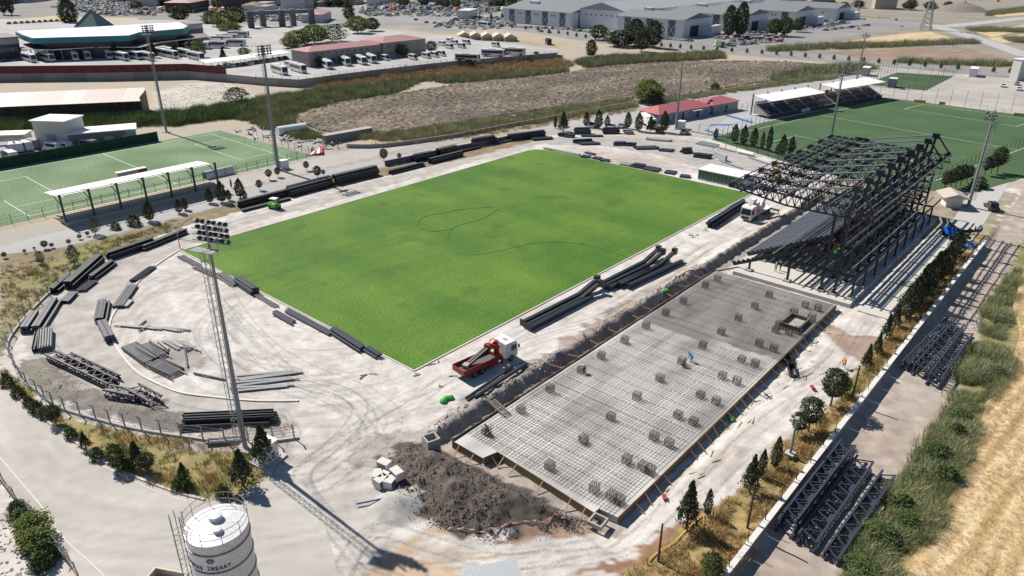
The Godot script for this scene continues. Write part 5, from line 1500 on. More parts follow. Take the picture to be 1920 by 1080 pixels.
func tree(kind, at, h, width, label, group, called = "tree", cat = "tree"):
	var v = kinds[kind][rng.randi() % 3]
	var y = ground_y(at.x, at.z) if at.y == 0.0 else at.y
	var o = thing(called, label, cat, Vector3(at.x, y, at.z), rng.randf() * TAU, group)
	var b = v[2]
	if kind != "bush":
		var t = part(o, "trunk", v[1], plain("bark", lin(0.1, 0.075, 0.055), 0.9))
		t.scale = Vector3(h * 0.9, h, h * 0.9)
	var c = part(o, "crown", v[0], mats["leaf"])
	c.position.y = h * b; c.scale = Vector3(width, h * (1.0 - b), width)
	return o

func tuft(n, h, spread, wid, seed_):
	var r = RandomNumberGenerator.new()
	r.seed = seed_
	var s = Shape.new()
	for i in n:
		var b = Vector3(r.randf_range(-1, 1), 0, r.randf_range(-1, 1)) * spread
		var a = r.randf() * TAU
		var lean = Vector3(r.randfn(), 0, r.randfn()) * 0.25 * h
		var e = Vector3(cos(a), 0, sin(a)) * wid
		var hh = h * r.randf_range(0.6, 1.1)
		var mid = b + lean * 0.4 + Vector3.UP * hh * 0.6
		s.tri(b - e, b + e, mid + e * 0.7); s.tri(b - e, mid + e * 0.7, mid - e * 0.7)
		s.tri(mid - e * 0.7, mid + e * 0.7, b + lean + Vector3.UP * hh)
	return s.mesh()

func scatter(called, label, cat, polys, per_m2, me, size, c1, c2, y_of, clump = 0.0):
	var xf = []; var cl = []
	for poly in polys:
		var pp = PackedVector2Array(poly)
		var r = Rect2(pp[0], Vector2.ZERO)
		for q in pp: r = r.expand(q)
		for i in int(r.get_area() * per_m2):
			var p = r.position + Vector2(rng.randf(), rng.randf()) * r.size
			if not Geometry2D.is_point_in_polygon(p + Vector2(rng.randfn(), rng.randfn()) * 0.3, pp): continue
			var nn = fine.get_noise_2d(p.x * 1.3 + 40, p.y * 1.3)
			if nn < clump - 0.5: continue
			var sc = size * rng.randf_range(0.7, 1.25) * (1.0 + 0.8 * nn)
			xf.append(Transform3D(Basis(Vector3.UP, rng.randf() * TAU).scaled(Vector3(sc * 1.1, sc, sc * 1.1)), Vector3(p.x, y_of.call(p), p.y)))
			cl.append(c1.lerp(c2, clampf(0.5 + nn * 0.9 + rng.randf_range(-0.3, 0.3), 0, 1)))
	var mm = MultiMesh.new()
	mm.transform_format = MultiMesh.TRANSFORM_3D; mm.use_colors = true
	mm.mesh = me
	mm.instance_count = xf.size()
	for i in xf.size():
		mm.set_instance_transform(i, xf[i]); mm.set_instance_color(i, cl[i])
	var o = MultiMeshInstance3D.new()
	o.multimesh = mm
	o.material_override = mats["leaf"]
	o.name = numbered(called, self)
	add_child(o)
	tag(o, label, cat)
	o.set_meta("kind", "stuff")
	return o

func gy(p): return ground_y(p.x, p.y)
func zero(_p): return 0.0

func build_plants():
	make_kinds()
	# --- single trees: base and height
	var g = "cypress row between the clubhouse end track and the clubhouse pitch"
	for t in [pt(97.96, 0.44, 3.35), pt(97.4, 6.76, 5.65), pt(96.77, 9.92, 5.8), pt(96.36, 13.24, 5.7), pt(92.69, 21.83, 2.95), pt(92.47, 23.31, 5.9), pt(95.36, 24.73, 5.2), pt(93.43, 25.21, 2.8)]:
		tree("cypress", Vector3(t.x, 0, t.z), t.y, t.y * 0.42, "dark cypress in the row between clubhouse end track and clubhouse pitch", g, "cypress")
	for t in [pt(95.05, 16.41, 5.3), pt(94.53, 18.55, 7.25)]:
		tree("cypress", Vector3(t.x, 0, t.z), t.y, t.y * 0.24, "slender dark cypress in the row beside the clubhouse pitch", g, "cypress")
	g = "trees at the clubhouse end of the track"
	for t in [pt(76.33, -44.16, 4.05)]: tree("cypress", Vector3(t.x, 0, t.z), t.y, t.y * 0.28, "slim dark cypress at the road beside a wider pine", g, "cypress")
	for t in [pt(74.48, -39.55, 6.15)]: tree("pine", Vector3(t.x, 0, t.z), t.y, t.y * 0.62, "wide open pine beside the slim cypress at the road", g, "pine_tree")
	for t in [pt(84.97, -38.25, 4.75), pt(85.76, -34.01, 5.9), pt(88.27, -32.43, 4.05), pt(92.18, -27.09, 5.25), pt(91.26, -22.54, 5.85), pt(95.38, -15.93, 6.6)]:
		tree("cypress", Vector3(t.x, 0, t.z), t.y, t.y * 0.46, "dark cypress shading parked cars behind the steel bundles", g, "cypress")
	for t in [pt(92.51, -19.02, 5.1)]: tree("pine", Vector3(t.x, 0, t.z), t.y, t.y * 0.6, "rounder dark pine shading the red car at the clubhouse", g, "pine_tree")
	g = "trees along the bench stand verge"
	for t in [pt(-49.47, -52.73, 4.35), pt(-35.18, -54.72, 3.5), pt(-33.16, -53.07, 4.95), pt(-28.62, -53.22, 4.55), pt(-42.99, -53.11, 3.2), pt(-41.13, -54.2, 2.75), pt(-31.33, -53.32, 2.55), pt(-28.31, -51.72, 2.1)]:
		tree("cypress", Vector3(t.x, 0, t.z), t.y, t.y * 0.5, "dark bushy cypress on the verge behind the bench stand", g, "cypress")
	for t in [pt(-25.93, -61.82, 2.3)]: tree("cypress", Vector3(t.x, 0, t.z), t.y, t.y * 0.2, "very thin cypress between dugout and bench stand", g, "cypress")
	for t in [pt(-22.6, -55.04, 2.5), pt(-16.26, -61.04, 2.65), pt(-13.56, -61.51, 2.4), pt(-5.38, -61.14, 2.45), pt(-7.99, -52.67, 3.35), pt(-5.35, -53.93, 1.6), pt(13.3, -52.98, 3.6), pt(17.51, -51.6, 1.9)]:
		tree("round", Vector3(t.x, 0, t.z), t.y, t.y * 0.62, "small dark clipped tree beside the perimeter road", g, "small_tree")
	for t in [pt(-60.25, -53.02, 3.65), pt(-68.98, -39.82, 3.55), pt(-72.77, -44.77, 2.45)]: tree("pale", Vector3(t.x, 0, t.z), t.y, t.y * 0.6, "pale thin leaved young tree on the brown verge", g, "young_tree")
	for t in [pt(-52.68, -52.91, 2.3), pt(-56.29, -53.16, 1.6)]: tree("bush", Vector3(t.x, 0, t.z), t.y, t.y * 1.2, "rounded green shrub on the brown verge of the bench stand", g, "shrub", "shrub")
	for t in [pt(-76.19, -52.67, 1.15), pt(-72.92, -52.51, 0.8), pt(-71.17, -52.93, 0.65), pt(-69.65, -52.04, 1.65), pt(-63.33, -52.51, 1.05), pt(-61.59, -53.18, 1), pt(-65.81, -51.04, 1.1), pt(-68.58, -51.66, 1)]:
		tree("round", Vector3(t.x, 0, t.z), t.y, t.y * 0.8, "little dark ball shrub along the perimeter roadside", "ball shrubs along the perimeter roadside", "shrub", "shrub")
	g = "trees of the grass island"
	for t in [pt(-86.78, 24.84, 3.4), pt(-89.29, 17.32, 2.4), pt(-84.8, 31.34, 2.8), pt(-80.87, 36.3, 4.75), pt(-77.23, 34.54, 4.95)]:
		tree("pine", Vector3(t.x, 0, t.z), t.y, t.y * (0.6 if t.y < 5 else 0.5), "young dark pine on the dry grass island", g, "pine_tree")
	for t in [pt(-88.29, 23.42, 3.05)]: tree("leafy", Vector3(t.x, 0, t.z), t.y, t.y * 0.7, "loose leafy bush tree on the grass island kerb", g, "leafy_tree")
	for t in [pt(-86.46, 26.43, 2.5), pt(-89.64, 9.35, 2.5)]: tree("round", Vector3(t.x, 0, t.z), t.y, t.y * 0.75, "dense dark round tree on the grass island", g, "round_tree")
	for t in [pt(-89.09, 20, 1.5), pt(-85.58, 31.48, 1.35), pt(-85.1, 32.27, 1.2), pt(-83.07, 36.08, 1.45), pt(-82.42, 37.79, 0.8), pt(-89.46, 13.67, 1.35), pt(-90.21, 5.03, 1.55), pt(-89.98, 6.97, 1.4), pt(-90.35, 2.78, 1.3), pt(-90.47, -0.59, 1.45), pt(-90.5, -4.39, 1.65), pt(-90.15, 0.31, 0.7), pt(-87.71, 24.34, 1.35)]:
		tree("bush", Vector3(t.x, 0, t.z), t.y, t.y * 1.1, "low green shrub along the island kerb", g, "shrub", "shrub")
	g = "trees on the verge beside the boundary wall"
	for t in [pt(-54.91, 74.46, 6.1), pt(-45.63, 76.85, 4.95), pt(-11.1, 78.04, 4), pt(-5.76, 77.86, 3.55), pt(0.19, 77.38, 4.1), pt(4.32, 77.42, 4.15)]:
		tree("pine", Vector3(t.x, 0, t.z), t.y, t.y * 0.42, "ragged dark conifer on the verge beside the boundary wall", g, "conifer")
	for t in [pt(-51.72, 75.09, 3.55), pt(-42.41, 76.68, 3.85), pt(-39.98, 77.22, 4.35)]:
		tree("cypress", Vector3(t.x, 0, t.z), t.y, t.y * 0.26, "narrow cypress on the verge beside the boundary wall", g, "cypress")
	for t in [pt(-30.56, 77.48, 4.65), pt(-32.3, 76.8, 3.3), pt(-23.37, 77.55, 5.35), pt(-20.11, 77.91, 2.95)]:
		tree("round", Vector3(t.x, 0, t.z), t.y, t.y * 0.62, "round headed dark pine on the verge by a timber pole", g, "pine_tree")
	for t in [pt(9.46, 77.81, 5.8), pt(16.5, 77.91, 7.05), pt(25.11, 77.78, 6.55), pt(33.28, 77.94, 5.25), pt(42.97, 77.41, 5.45), pt(13.43, 77.72, 5.8), pt(21.04, 77.76, 6.4), pt(29.36, 77.8, 5.6)]:
		tree("pine" if t.y > 6.2 else "cypress", Vector3(t.x, 0, t.z), t.y, t.y * 0.52, "dense dark pine in the hedge row behind the grandstand", g, "pine_tree")
	g = "trees behind the grandstand at the clubhouse pitch fence"
	for t in [pt(87.29, 65.62, 4.85), pt(89.72, 66.36, 4.95), pt(92.08, 67.02, 5.35), pt(94.39, 67.58, 5.25), pt(98.04, 68.24, 4.5), pt(108.78, 70.21, 4.85), pt(111.53, 71.04, 5.25), pt(113.83, 72.08, 6.75)]:
		tree("round", Vector3(t.x, 0, t.z), t.y, t.y * 0.5, "bare stemmed dark pine by the clubhouse pitch fence", g, "pine_tree")
	tree("bush", pt(95.32, 71.22), 3.0, 4.0, "dark shrub at the foot of the mast behind the grandstand", g, "shrub", "shrub")
	tree("lime", pt(133.27, -44.39), 8.5, 11.0, "big bright green bush tree at the field edge by the clubhouse", "", "bush_tree")
	tree("dark", pt(132.08, -41.17), 5.0, 6.5, "low dark bush at the foot of the big bright bush tree", "", "shrub", "shrub")
	tree("leafy", pt(-59.32, 79.43), 3.0, 2.2, "grey green shrub in the dry grass at the wall", "", "shrub", "shrub")
	for t in [[pt(-98.06, 25.53), 2.0], [pt(-97.96, 27.81), 2.6], [pt(-98.01, 23.32), 1.7], [pt(-98.37, 29.97), 2.4], [pt(-98.25, 31.62), 2.0], [pt(-98.68, 29.11), 2.1], [pt(-99.06, 32.66), 1.8]]:
		tree("lime" if t[1] > 2.2 else "bush", t[0], t[1], t[1] * 1.2, "overgrown green shrub outside the road fence", "shrubs outside the road fence", "shrub", "shrub")
	for t in [pt(-42.13, 88.95), pt(-36.08, 89.31), pt(-29.01, 89.35), pt(-24.07, 89.83), pt(-18.52, 90.58), pt(-14.3, 90.28), pt(-2.37, 90.38), pt(0.46, 91.47), pt(19.62, 88.62), pt(-47.26, 89.01), pt(-49.97, 88.91), pt(-38.3, 90.42), pt(-28.25, 91.61)]:
		var q = t + Vector3(-1.2, 0, 0.4)
		tree(["leafy", "pale", "bush"][rng.randi() % 3], q, rng.randf_range(1.3, 2.2), rng.randf_range(2.0, 3.2), "tangled green shrub in the reeds beside the lower road", "shrubs in the reeds", "shrub", "shrub")
	# --- masses
	var reed = tuft(30, 1.0, 0.6, 0.016, 3); var grass = tuft(16, 1.0, 0.6, 0.03, 4); var straw_t = tuft(12, 1.0, 0.7, 0.05, 8)
	var rg1 = Color(0.12, 0.145, 0.07); var rg2 = Color(0.27, 0.29, 0.16)
	var clod = Shape.new()
	var ring = []
	for i in 6: ring.append(Vector3(cos(i * 1.047) * (0.35 + 0.25 * ((i * 5) % 3) / 2.0), -0.12 + 0.2 * (i % 2), sin(i * 1.047) * (0.4 + 0.2 * ((i * 7) % 4) / 3.0)))
	for i in 6:
		clod.facing(ring[i], ring[(i + 1) % 6], Vector3(0.1, 0.36, -0.06), ring[i] + ring[(i + 1) % 6] + Vector3.UP)
		clod.facing(ring[i], ring[(i + 1) % 6], Vector3(0, -0.4, 0), ring[i] + ring[(i + 1) % 6] + Vector3.DOWN)
	scatter("reeds", "grey green reeds growing along the lower road and the stubble field", "reeds", [outline([-51.42, 88.31, -45.43, 87.56, -33.97, 88.33, -22.67, 88.66, -13.22, 89.28, -10.31, 92.02, -15.65, 92.56, -28.16, 93.31, -42.98, 92.97, -47.52, 92.75]), outline([-11.64, 89.25, -1.51, 87.75, 7.88, 88.05, 9.49, 91.06, 4.57, 93.51, -8.65, 92.61]), outline([12.97, 87.5, 24.31, 86.29, 37.96, 87.1, 45.17, 88.04, 34.29, 89.67, 19.69, 89.71, 12.05, 90.28])], 11.0, reed, 1.05, Color(0.11, 0.15, 0.05), Color(0.36, 0.37, 0.2), gy, 0.28)
	scatter("reeds", "green reeds between ploughed field and perimeter road", "reeds", [outline([26.4, -86.12, 35.05, -78.88, 53.56, -72.07, 82.48, -67.75, 111.9, -59.74, 137.04, -52.82, 122.59, -42.57, 98.11, -49.71, 75.79, -52.75, 47.66, -59.02, 35.2, -64.48, 25.16, -74.36]), outline([138.89, -44.55, 167.46, -37.15, 210.2, -31.23, 253.0, -18.74, 243.5, -13.06, 198.38, -26.13, 163.14, -34.94, 134.75, -39.81])], 2.2, reed, 1.4, Color(0.16, 0.18, 0.085), Color(0.42, 0.4, 0.24), gy, 0.2)
	scatter("reeds", "dark green thicket round the thin end of the ploughed field", "reeds", [outline([24.63, -151.3, 37.66, -155.21, 47.91, -157.02, 65.95, -154.87, 74.76, -152.71, 88.53, -149.34, 106.72, -150, 113.08, -143.33, 81.65, -127.94, 56.72, -128.85, 43.03, -126.06, 32.89, -122.14, 22.4, -109.01, 20.63, -94.43, 21.07, -81.73, 12.53, -90.97, 14.75, -111.6, 15.36, -128.38, 13.1, -134.48]), outline([109.9, -146.67, 134.33, -138.13, 152.32, -128.32, 177.18, -116.51, 170.97, -111.19, 141.97, -119.35, 113.27, -127.17])], 1.7, reed, 1.7, Color(0.1, 0.135, 0.055), Color(0.32, 0.33, 0.16), gy)
	scatter("reeds", "green thicket behind the sheds of the workshop pitch", "reeds", [outline([-43, -175.99, -31.28, -174.85, -21.29, -171.36, -3.23, -156.97, 5.23, -151.74, 25.65, -153.08, 32.44, -150.22, 21.2, -128.29, 12.24, -132.95, -3, -135.19, -14.55, -143.15, -26.84, -156.38, -35.42, -162.35, -47.19, -161.5])], 1.5, reed, 2.2, Color(0.06, 0.1, 0.03), Color(0.18, 0.24, 0.08), gy)
	scatter("reeds", "long green reed bed along the top of the ploughed field", "reeds", [outline([201.7, -129.69, 227.0, -129.49, 254.7, -110.26, 287.8, -92.37, 268.9, -80.54, 215.0, -105.16, 189.81, -113.2])], 1.4, reed, 2.1, rg1, rg2, zero)
	scatter("reeds", "green reed strips in the dry fields beyond the clubhouse pitch", "reeds", [outline([325.8, -80.95, 374.8, -61.21, 414.5, -29.07, 463.7, -0.26, 447.6, 4.33, 396.2, -24.24, 350.2, -52.64, 311.5, -74.8]), outline([224.5, -37.36, 262.9, -32.38, 292.8, -22.02, 290.7, -8.6, 263.4, -12.5, 207.8, -27.8]), outline([549.8, -22.16, 576.4, 9.63, 552.8, 13.13, 528.4, -16.17]), outline([495.4, 9.42, 500.8, 23.85, 471.2, 28.09, 475.4, 15.75]), outline([749.9, -46.52, 871.3, -29.23, 798.5, -18.79, 705.4, -38.39]), outline([325.4, -10.77, 351.2, 38.32, 342.3, 39.73, 314.5, -7.79])], 0.35, reed, 2.6, rg1, rg2, zero)
	scatter("dry_grass", "dry yellow grass on the verge beside the boundary wall", "grass", [outline([-64.8, 73.49, -59.24, 74.39, -52.57, 75.41, -44.88, 76.14, -37.28, 76.4, -26.08, 77.85, -15.7, 77.82, 4.49, 77.61, 31.44, 77.32, 46.79, 78.44, 43.48, 79.56, 0.85, 80.08, -19.84, 79.16, -40.46, 80.23, -58.43, 80.73])], 7.0, grass, 0.6, Color(0.2, 0.16, 0.06), Color(0.5, 0.36, 0.16), gy, 0.25)
	scatter("dry_grass", "dry yellow grass on the island at the bend", "grass", [outline([-89.75, -9.95, -89.45, -4.77, -89.49, 1.06, -88.75, 7.69, -84.53, 18.46, -78.04, 29.6, -77.22, 32.7, -79.08, 36.78, -82.12, 36.65, -84.43, 34.9, -86.81, 28.68, -88.66, 21.19, -89.98, 7.81, -90.66, -6.91])], 5.0, grass, 0.5, Color(0.17, 0.19, 0.05), Color(0.5, 0.38, 0.17), gy, 0.2)
	scatter("dry_grass", "patchy grass outside the curved fence beside the verge", "grass", [outline([-78.1, -48.89, -71.08, -46.61, -61.97, -48.46, -55.28, -47.52, -45.47, -49.77, -47.21, -44.03, -61.59, -39.92, -74.96, -31.91, -82.12, -23.87, -86.55, -17.47, -89.28, -11.53])], 2.6, grass, 0.45, Color(0.12, 0.15, 0.03), Color(0.34, 0.28, 0.13), gy, 0.25)
	scatter("dry_grass", "brown dry brush on the bank under the bus yard wall", "grass", [outline([63.75, -160.73, 80.43, -167.52, 122.24, -171.24, 154.08, -168.13, 187.25, -158.63, 213.5, -149.39, 193.96, -124.27, 179.88, -118.56, 153.52, -129.37, 123.08, -137.01, 106.72, -150, 90.21, -151.4, 75.53, -153.72])], 1.2, grass, 1.5, Color(0.26, 0.18, 0.09), Color(0.44, 0.32, 0.17), gy, 0.1)
	scatter("dry_grass", "thin dry grass strip along the perimeter road wall", "grass", [outline([24.75, -73.85, 34.76, -63.98, 47.16, -58.53, 74.57, -51.74, 96.68, -48.67, 121.75, -42.05, 119.11, -39.28, 93.17, -46.12, 72.17, -49.77, 44.74, -56.13, 24.2, -65.95])], 0.9, grass, 0.9, Color(0.3, 0.22, 0.1), Color(0.5, 0.38, 0.2), gy, 0.2)
	scatter("soil_clods", "dark lumps of earth covering the big soil heap", "soil", [Array(heap_poly)], 45.0, clod.mesh(), 0.13, Color(0.075, 0.062, 0.053), Color(0.16, 0.132, 0.115), gy, 0.1)
	scatter("soil_clods", "crumbs of dark earth spilled round the big soil heap", "soil", [outline([-71.16, 43.07, -67.26, 41.03, -63.05, 42.72, -61.81, 49.41, -59.83, 57.23, -59.25, 66.68, -60.72, 68.98, -64.98, 66.3, -69.09, 63.72, -72.28, 59.07, -73.8, 54.69, -73.13, 47.34])], 4.0, clod.mesh(), 0.1, Color(0.14, 0.12, 0.105), Color(0.36, 0.33, 0.3), gy, 0.3)
	scatter("soil_clods", "grey brown rubble along the trench bank", "soil", [[Vector2(-62, 43.2), Vector2(6, 43.4), Vector2(6, 45.8), Vector2(-62, 45.6)]], 9.0, clod.mesh(), 0.24, Color(0.12, 0.1, 0.09), Color(0.32, 0.28, 0.25), gy, 0.15)
	scatter("rubble", "pale rubble along the reed edge of the lower road", "rubble", [[Vector2(-10, 86.8), Vector2(15, 85.4), Vector2(60, 85.2), Vector2(60, 86.6), Vector2(15, 87.4), Vector2(-10, 88)], outline([-84.87, 15.7, -82.8, 17.39, -82.13, 20.07, -77.82, 28.05, -78.64, 28.33, -81.68, 23.07, -84.39, 18.15]), outline([-99.15, 21.45, -98.75, 24.74, -98.78, 30.52, -99.21, 34.39, -102.05, 31.16])], 5.0, clod.mesh(), 0.32, Color(0.22, 0.2, 0.18), Color(0.5, 0.47, 0.44), gy, 0.1)
	scatter("rubble", "grey rubble strewn over the bare lot beside the timber shed", "rubble", [outline([0.17, -158.45, 17.56, -189.17, 36.02, -204.6, 49.27, -194.43, 45.44, -167.94, 27.98, -153.49, 4.81, -150.9])], 0.7, clod.mesh(), 0.4, Color(0.3, 0.275, 0.25), Color(0.5, 0.47, 0.43), gy, 0.35)
	scatter("soil_clods", "grey lumps of soil on the dark bank inside the curved fence", "soil", [Array(soil_poly)], 9.0, clod.mesh(), 0.13, Color(0.14, 0.125, 0.115), Color(0.32, 0.29, 0.27), gy, 0.2)
	scatter("gravel", "loose stones and crumbs strewn over the white site ground", "gravel", [outline([-72.75, 20.47, -57.19, 28.72, -45.49, 33.25, -37.08, 38.02, -51.45, 42.99, -60.72, 42.96, -71.18, 40.25, -80.17, 45.26, -78.82, 55.16, -61.86, 70.37, -68.57, 69.67, -86.38, 49.44, -79.45, 36.35, -72.64, 34.2]), outline([-50.19, 66.78, -37.51, 65.83, 10.25, 69.42, 7.33, 77.6, -12.57, 76.81, -36.57, 74.95, -57.21, 73.51, -61.28, 69.98]), outline([-55.56, -27.48, -56.67, 16.05, -53.86, 32.47, -65.03, 27.7, -74.04, 17.55, -77.38, 3.95, -74.49, -11.37])], 1.6, clod.mesh(), 0.1, Color(0.25, 0.23, 0.21), Color(0.55, 0.52, 0.48), gy, 0.0)
	# stubble field, lower right
	var rows = func(p): return 0.07 * sin((p.y - 0.12 * p.x + 0.8 * fine.get_noise_2d(p.x * 0.2, p.y * 0.5)) * TAU / 1.7) + 0.08 * fine.get_noise_2d(p.x, p.y)
	var strc = func(p):
		var t = 0.5 + 0.3 * sin((p.y - 0.12 * p.x + 0.8 * fine.get_noise_2d(p.x * 0.2, p.y * 0.5)) * TAU / 3.4) + 0.7 * fine.get_noise_2d(p.x * 0.7 + p.y * 0.1, p.y * 6.0 - 0.72 * p.x) + 0.5 * fine.get_noise_2d(p.x * 5.0, p.y * 5.0)
		return Color(0.52, 0.37, 0.18).lerp(Color(0.78, 0.64, 0.41), clampf(t, 0, 1))
	var fieldp = [Vector2(-70, 92.6), Vector2(-46, 92.2), Vector2(-42, 92.8), Vector2(-27, 93.4), Vector2(-8, 92.3), Vector2(5, 92.8), Vector2(15, 92.3), Vector2(25, 89.8), Vector2(50, 88), Vector2(60, 92), Vector2(60, 119), Vector2(-70, 119)]
	var so = structure("stubble_field", sheet(fieldp, -0.22, 0.45, strc, rows), tinted("straw_ground", 0.95, "blades", 0.4))
	scatter("straw", "cut straw lying in rows on the stubble field", "straw", [fieldp], 14.0, straw_t, 0.2, Color(0.5, 0.36, 0.17), Color(0.8, 0.66, 0.42), func(p): return -0.22 + rows.call(p))

# ---------------------------------------------------------------- everything beyond the stadium
const YARD = 3.0

# body of a building: front wall on local z = 0 from x = 0 to L, depth d behind it
func block(o, called, x0, x1, y0, y1, z0, z1, m):
	var s = Shape.new()
	s.slab(x0, x1, y0, y1, z0, z1)
	return part(o, called, s, m)

func hip_roof(o, x0, x1, z0, z1, y, rise, m, over = 0.6):
	var s = Shape.new()
	x0 -= over; x1 += over; z0 -= over; z1 += over
	var d = (z1 - z0) * 0.5; var zm = (z0 + z1) * 0.5
	var A = Vector3(x0, y, z1); var B = Vector3(x1, y, z1); var C = Vector3(x1, y, z0); var D = Vector3(x0, y, z0)
	var E = Vector3(x0 + d, y + rise, zm); var F = Vector3(x1 - d, y + rise, zm)
	s.facing(A, B, F, Vector3(0, 1, 1)); s.facing(A, F, E, Vector3(0, 1, 1)); s.facing(D, C, F, Vector3(0, 1, -1)); s.facing(D, F, E, Vector3(0, 1, -1))
	s.facing(B, C, F, Vector3(1, 1, 0)); s.facing(A, D, E, Vector3(-1, 1, 0)); s.facing(A, B, C, Vector3.DOWN); s.facing(A, C, D, Vector3.DOWN)
	return part(o, "roof", s, m)

func gable_roof(o, x0, x1, z0, z1, y, rise, m, across = false, over = 0.4):
	# ridge along x, or along z when across
	var s = Shape.new()
	x0 -= over; x1 += over; z0 -= over; z1 += over
	if not across:
		var zm = (z0 + z1) * 0.5
		var a = [Vector3(x0, y, z0), Vector3(x0, y, z1), Vector3(x0, y + rise, zm)]; var b = [Vector3(x1, y, z0), Vector3(x1, y, z1), Vector3(x1, y + rise, zm)]
		s.facing(a[0], a[1], a[2], Vector3.LEFT); s.facing(b[0], b[1], b[2], Vector3.RIGHT)
		s.facing(a[1], b[1], b[2], Vector3(0, 1, 1)); s.facing(a[1], b[2], a[2], Vector3(0, 1, 1)); s.facing(a[0], b[0], b[2], Vector3(0, 1, -1)); s.facing(a[0], b[2], a[2], Vector3(0, 1, -1)); s.facing(a[0], a[1], b[1], Vector3.DOWN); s.facing(a[0], b[1], b[0], Vector3.DOWN)
	else:
		var xm = (x0 + x1) * 0.5
		var a = [Vector3(x0, y, z0), Vector3(x1, y, z0), Vector3(xm, y + rise, z0)]; var b = [Vector3(x0, y, z1), Vector3(x1, y, z1), Vector3(xm, y + rise, z1)]
		s.facing(a[0], a[1], a[2], Vector3.FORWARD); s.facing(b[0], b[1], b[2], Vector3.BACK)
		s.facing(a[1], b[1], b[2], Vector3(1, 1, 0)); s.facing(a[1], b[2], a[2], Vector3(1, 1, 0)); s.facing(a[0], b[0], b[2], Vector3(-1, 1, 0)); s.facing(a[0], b[2], a[2], Vector3(-1, 1, 0)); s.facing(a[0], a[1], b[1], Vector3.DOWN); s.facing(a[0], b[1], b[0], Vector3.DOWN)
	return part(o, "roof", s, m)

func pane(o, x, y, w, h, z, m, frame = null):
	var p = block(o, "window", x, x + w, y, y + h, z, z + 0.06, m)
	if frame: block(p, "sill", x - 0.1, x + w + 0.1, y - 0.12, y, z, z + 0.14, frame)
	return p

func car_mesh(L, w, h, van):
	var s = Shape.new(); var g = Shape.new()
	if van:
		s.profile([Vector2(-L / 2, 0.35), Vector2(L / 2, 0.35), Vector2(L / 2, 0.95), Vector2(L * 0.36, 1.15), Vector2(L * 0.24, h), Vector2(-L / 2, h)], -w / 2, w / 2)
		g.slab(-L * 0.42, L * 0.22, h * 0.58, h * 0.86, -w / 2 - 0.02, w / 2 + 0.02)
		g.quad(Vector3(L * 0.375, 1.2, -w * 0.42), Vector3(L * 0.262, h - 0.1, -w * 0.42), Vector3(L * 0.262, h - 0.1, w * 0.42), Vector3(L * 0.375, 1.2, w * 0.42))
	else:
		s.profile([Vector2(-L / 2, 0.3), Vector2(L / 2, 0.3), Vector2(L / 2, 0.7), Vector2(L * 0.26, 0.92), Vector2(-L * 0.42, 0.98), Vector2(-L / 2, 0.85)], -w / 2, w / 2)
		s.slab(-L * 0.26, L * 0.08, h - 0.06, h, -w * 0.4, w * 0.4)
		g.profile([Vector2(-L * 0.4, 0.95), Vector2(L * 0.24, 0.92), Vector2(L * 0.09, h - 0.06), Vector2(-L * 0.27, h - 0.06)], -w * 0.43, w * 0.43)
	var t = Shape.new()
	for x in [-L * 0.31, L * 0.31]:
		for z in [-w * 0.46, w * 0.46]: t.tube(Vector3(x, 0.32, z - 0.1), Vector3(x, 0.32, z + 0.1), 0.32, 0.32, 8)
	return [s.mesh(), g.mesh(), t.mesh()]

var car_shapes = {}
func car(at, turn, colour, label, group, kind = "car", y = 0.0):
	if car_shapes.is_empty():
		car_shapes["car"] = car_mesh(4.3, 1.75, 1.45, false); car_shapes["suv"] = car_mesh(4.6, 1.85, 1.8, false); car_shapes["van"] = car_mesh(5.8, 2.0, 2.6, true)
	var cols = {"white": lin(0.7, 0.7, 0.7), "silver": lin(0.35, 0.36, 0.37), "dark": lin(0.03, 0.033, 0.04), "red": lin(0.4, 0.02, 0.02), "blue": lin(0.04, 0.09, 0.28), "maroon": lin(0.12, 0.012, 0.02), "grey": lin(0.14, 0.15, 0.16)}
	var o = thing("parked_car" if kind != "van" else "minibus", label, "car" if kind != "van" else "minibus", Vector3(at.x, y, at.z), turn, group)
	part(o, "body", car_shapes[kind][0], plain("car_" + colour, cols[colour], 0.3))
	part(o, "windows", car_shapes[kind][1], plain("glass_dark", lin(0.02, 0.03, 0.04), 0.08))
	part(o, "wheels", car_shapes[kind][2], plain("tyre", lin(0.02, 0.02, 0.02), 0.8)).set_meta("kind", "stuff")
	return o

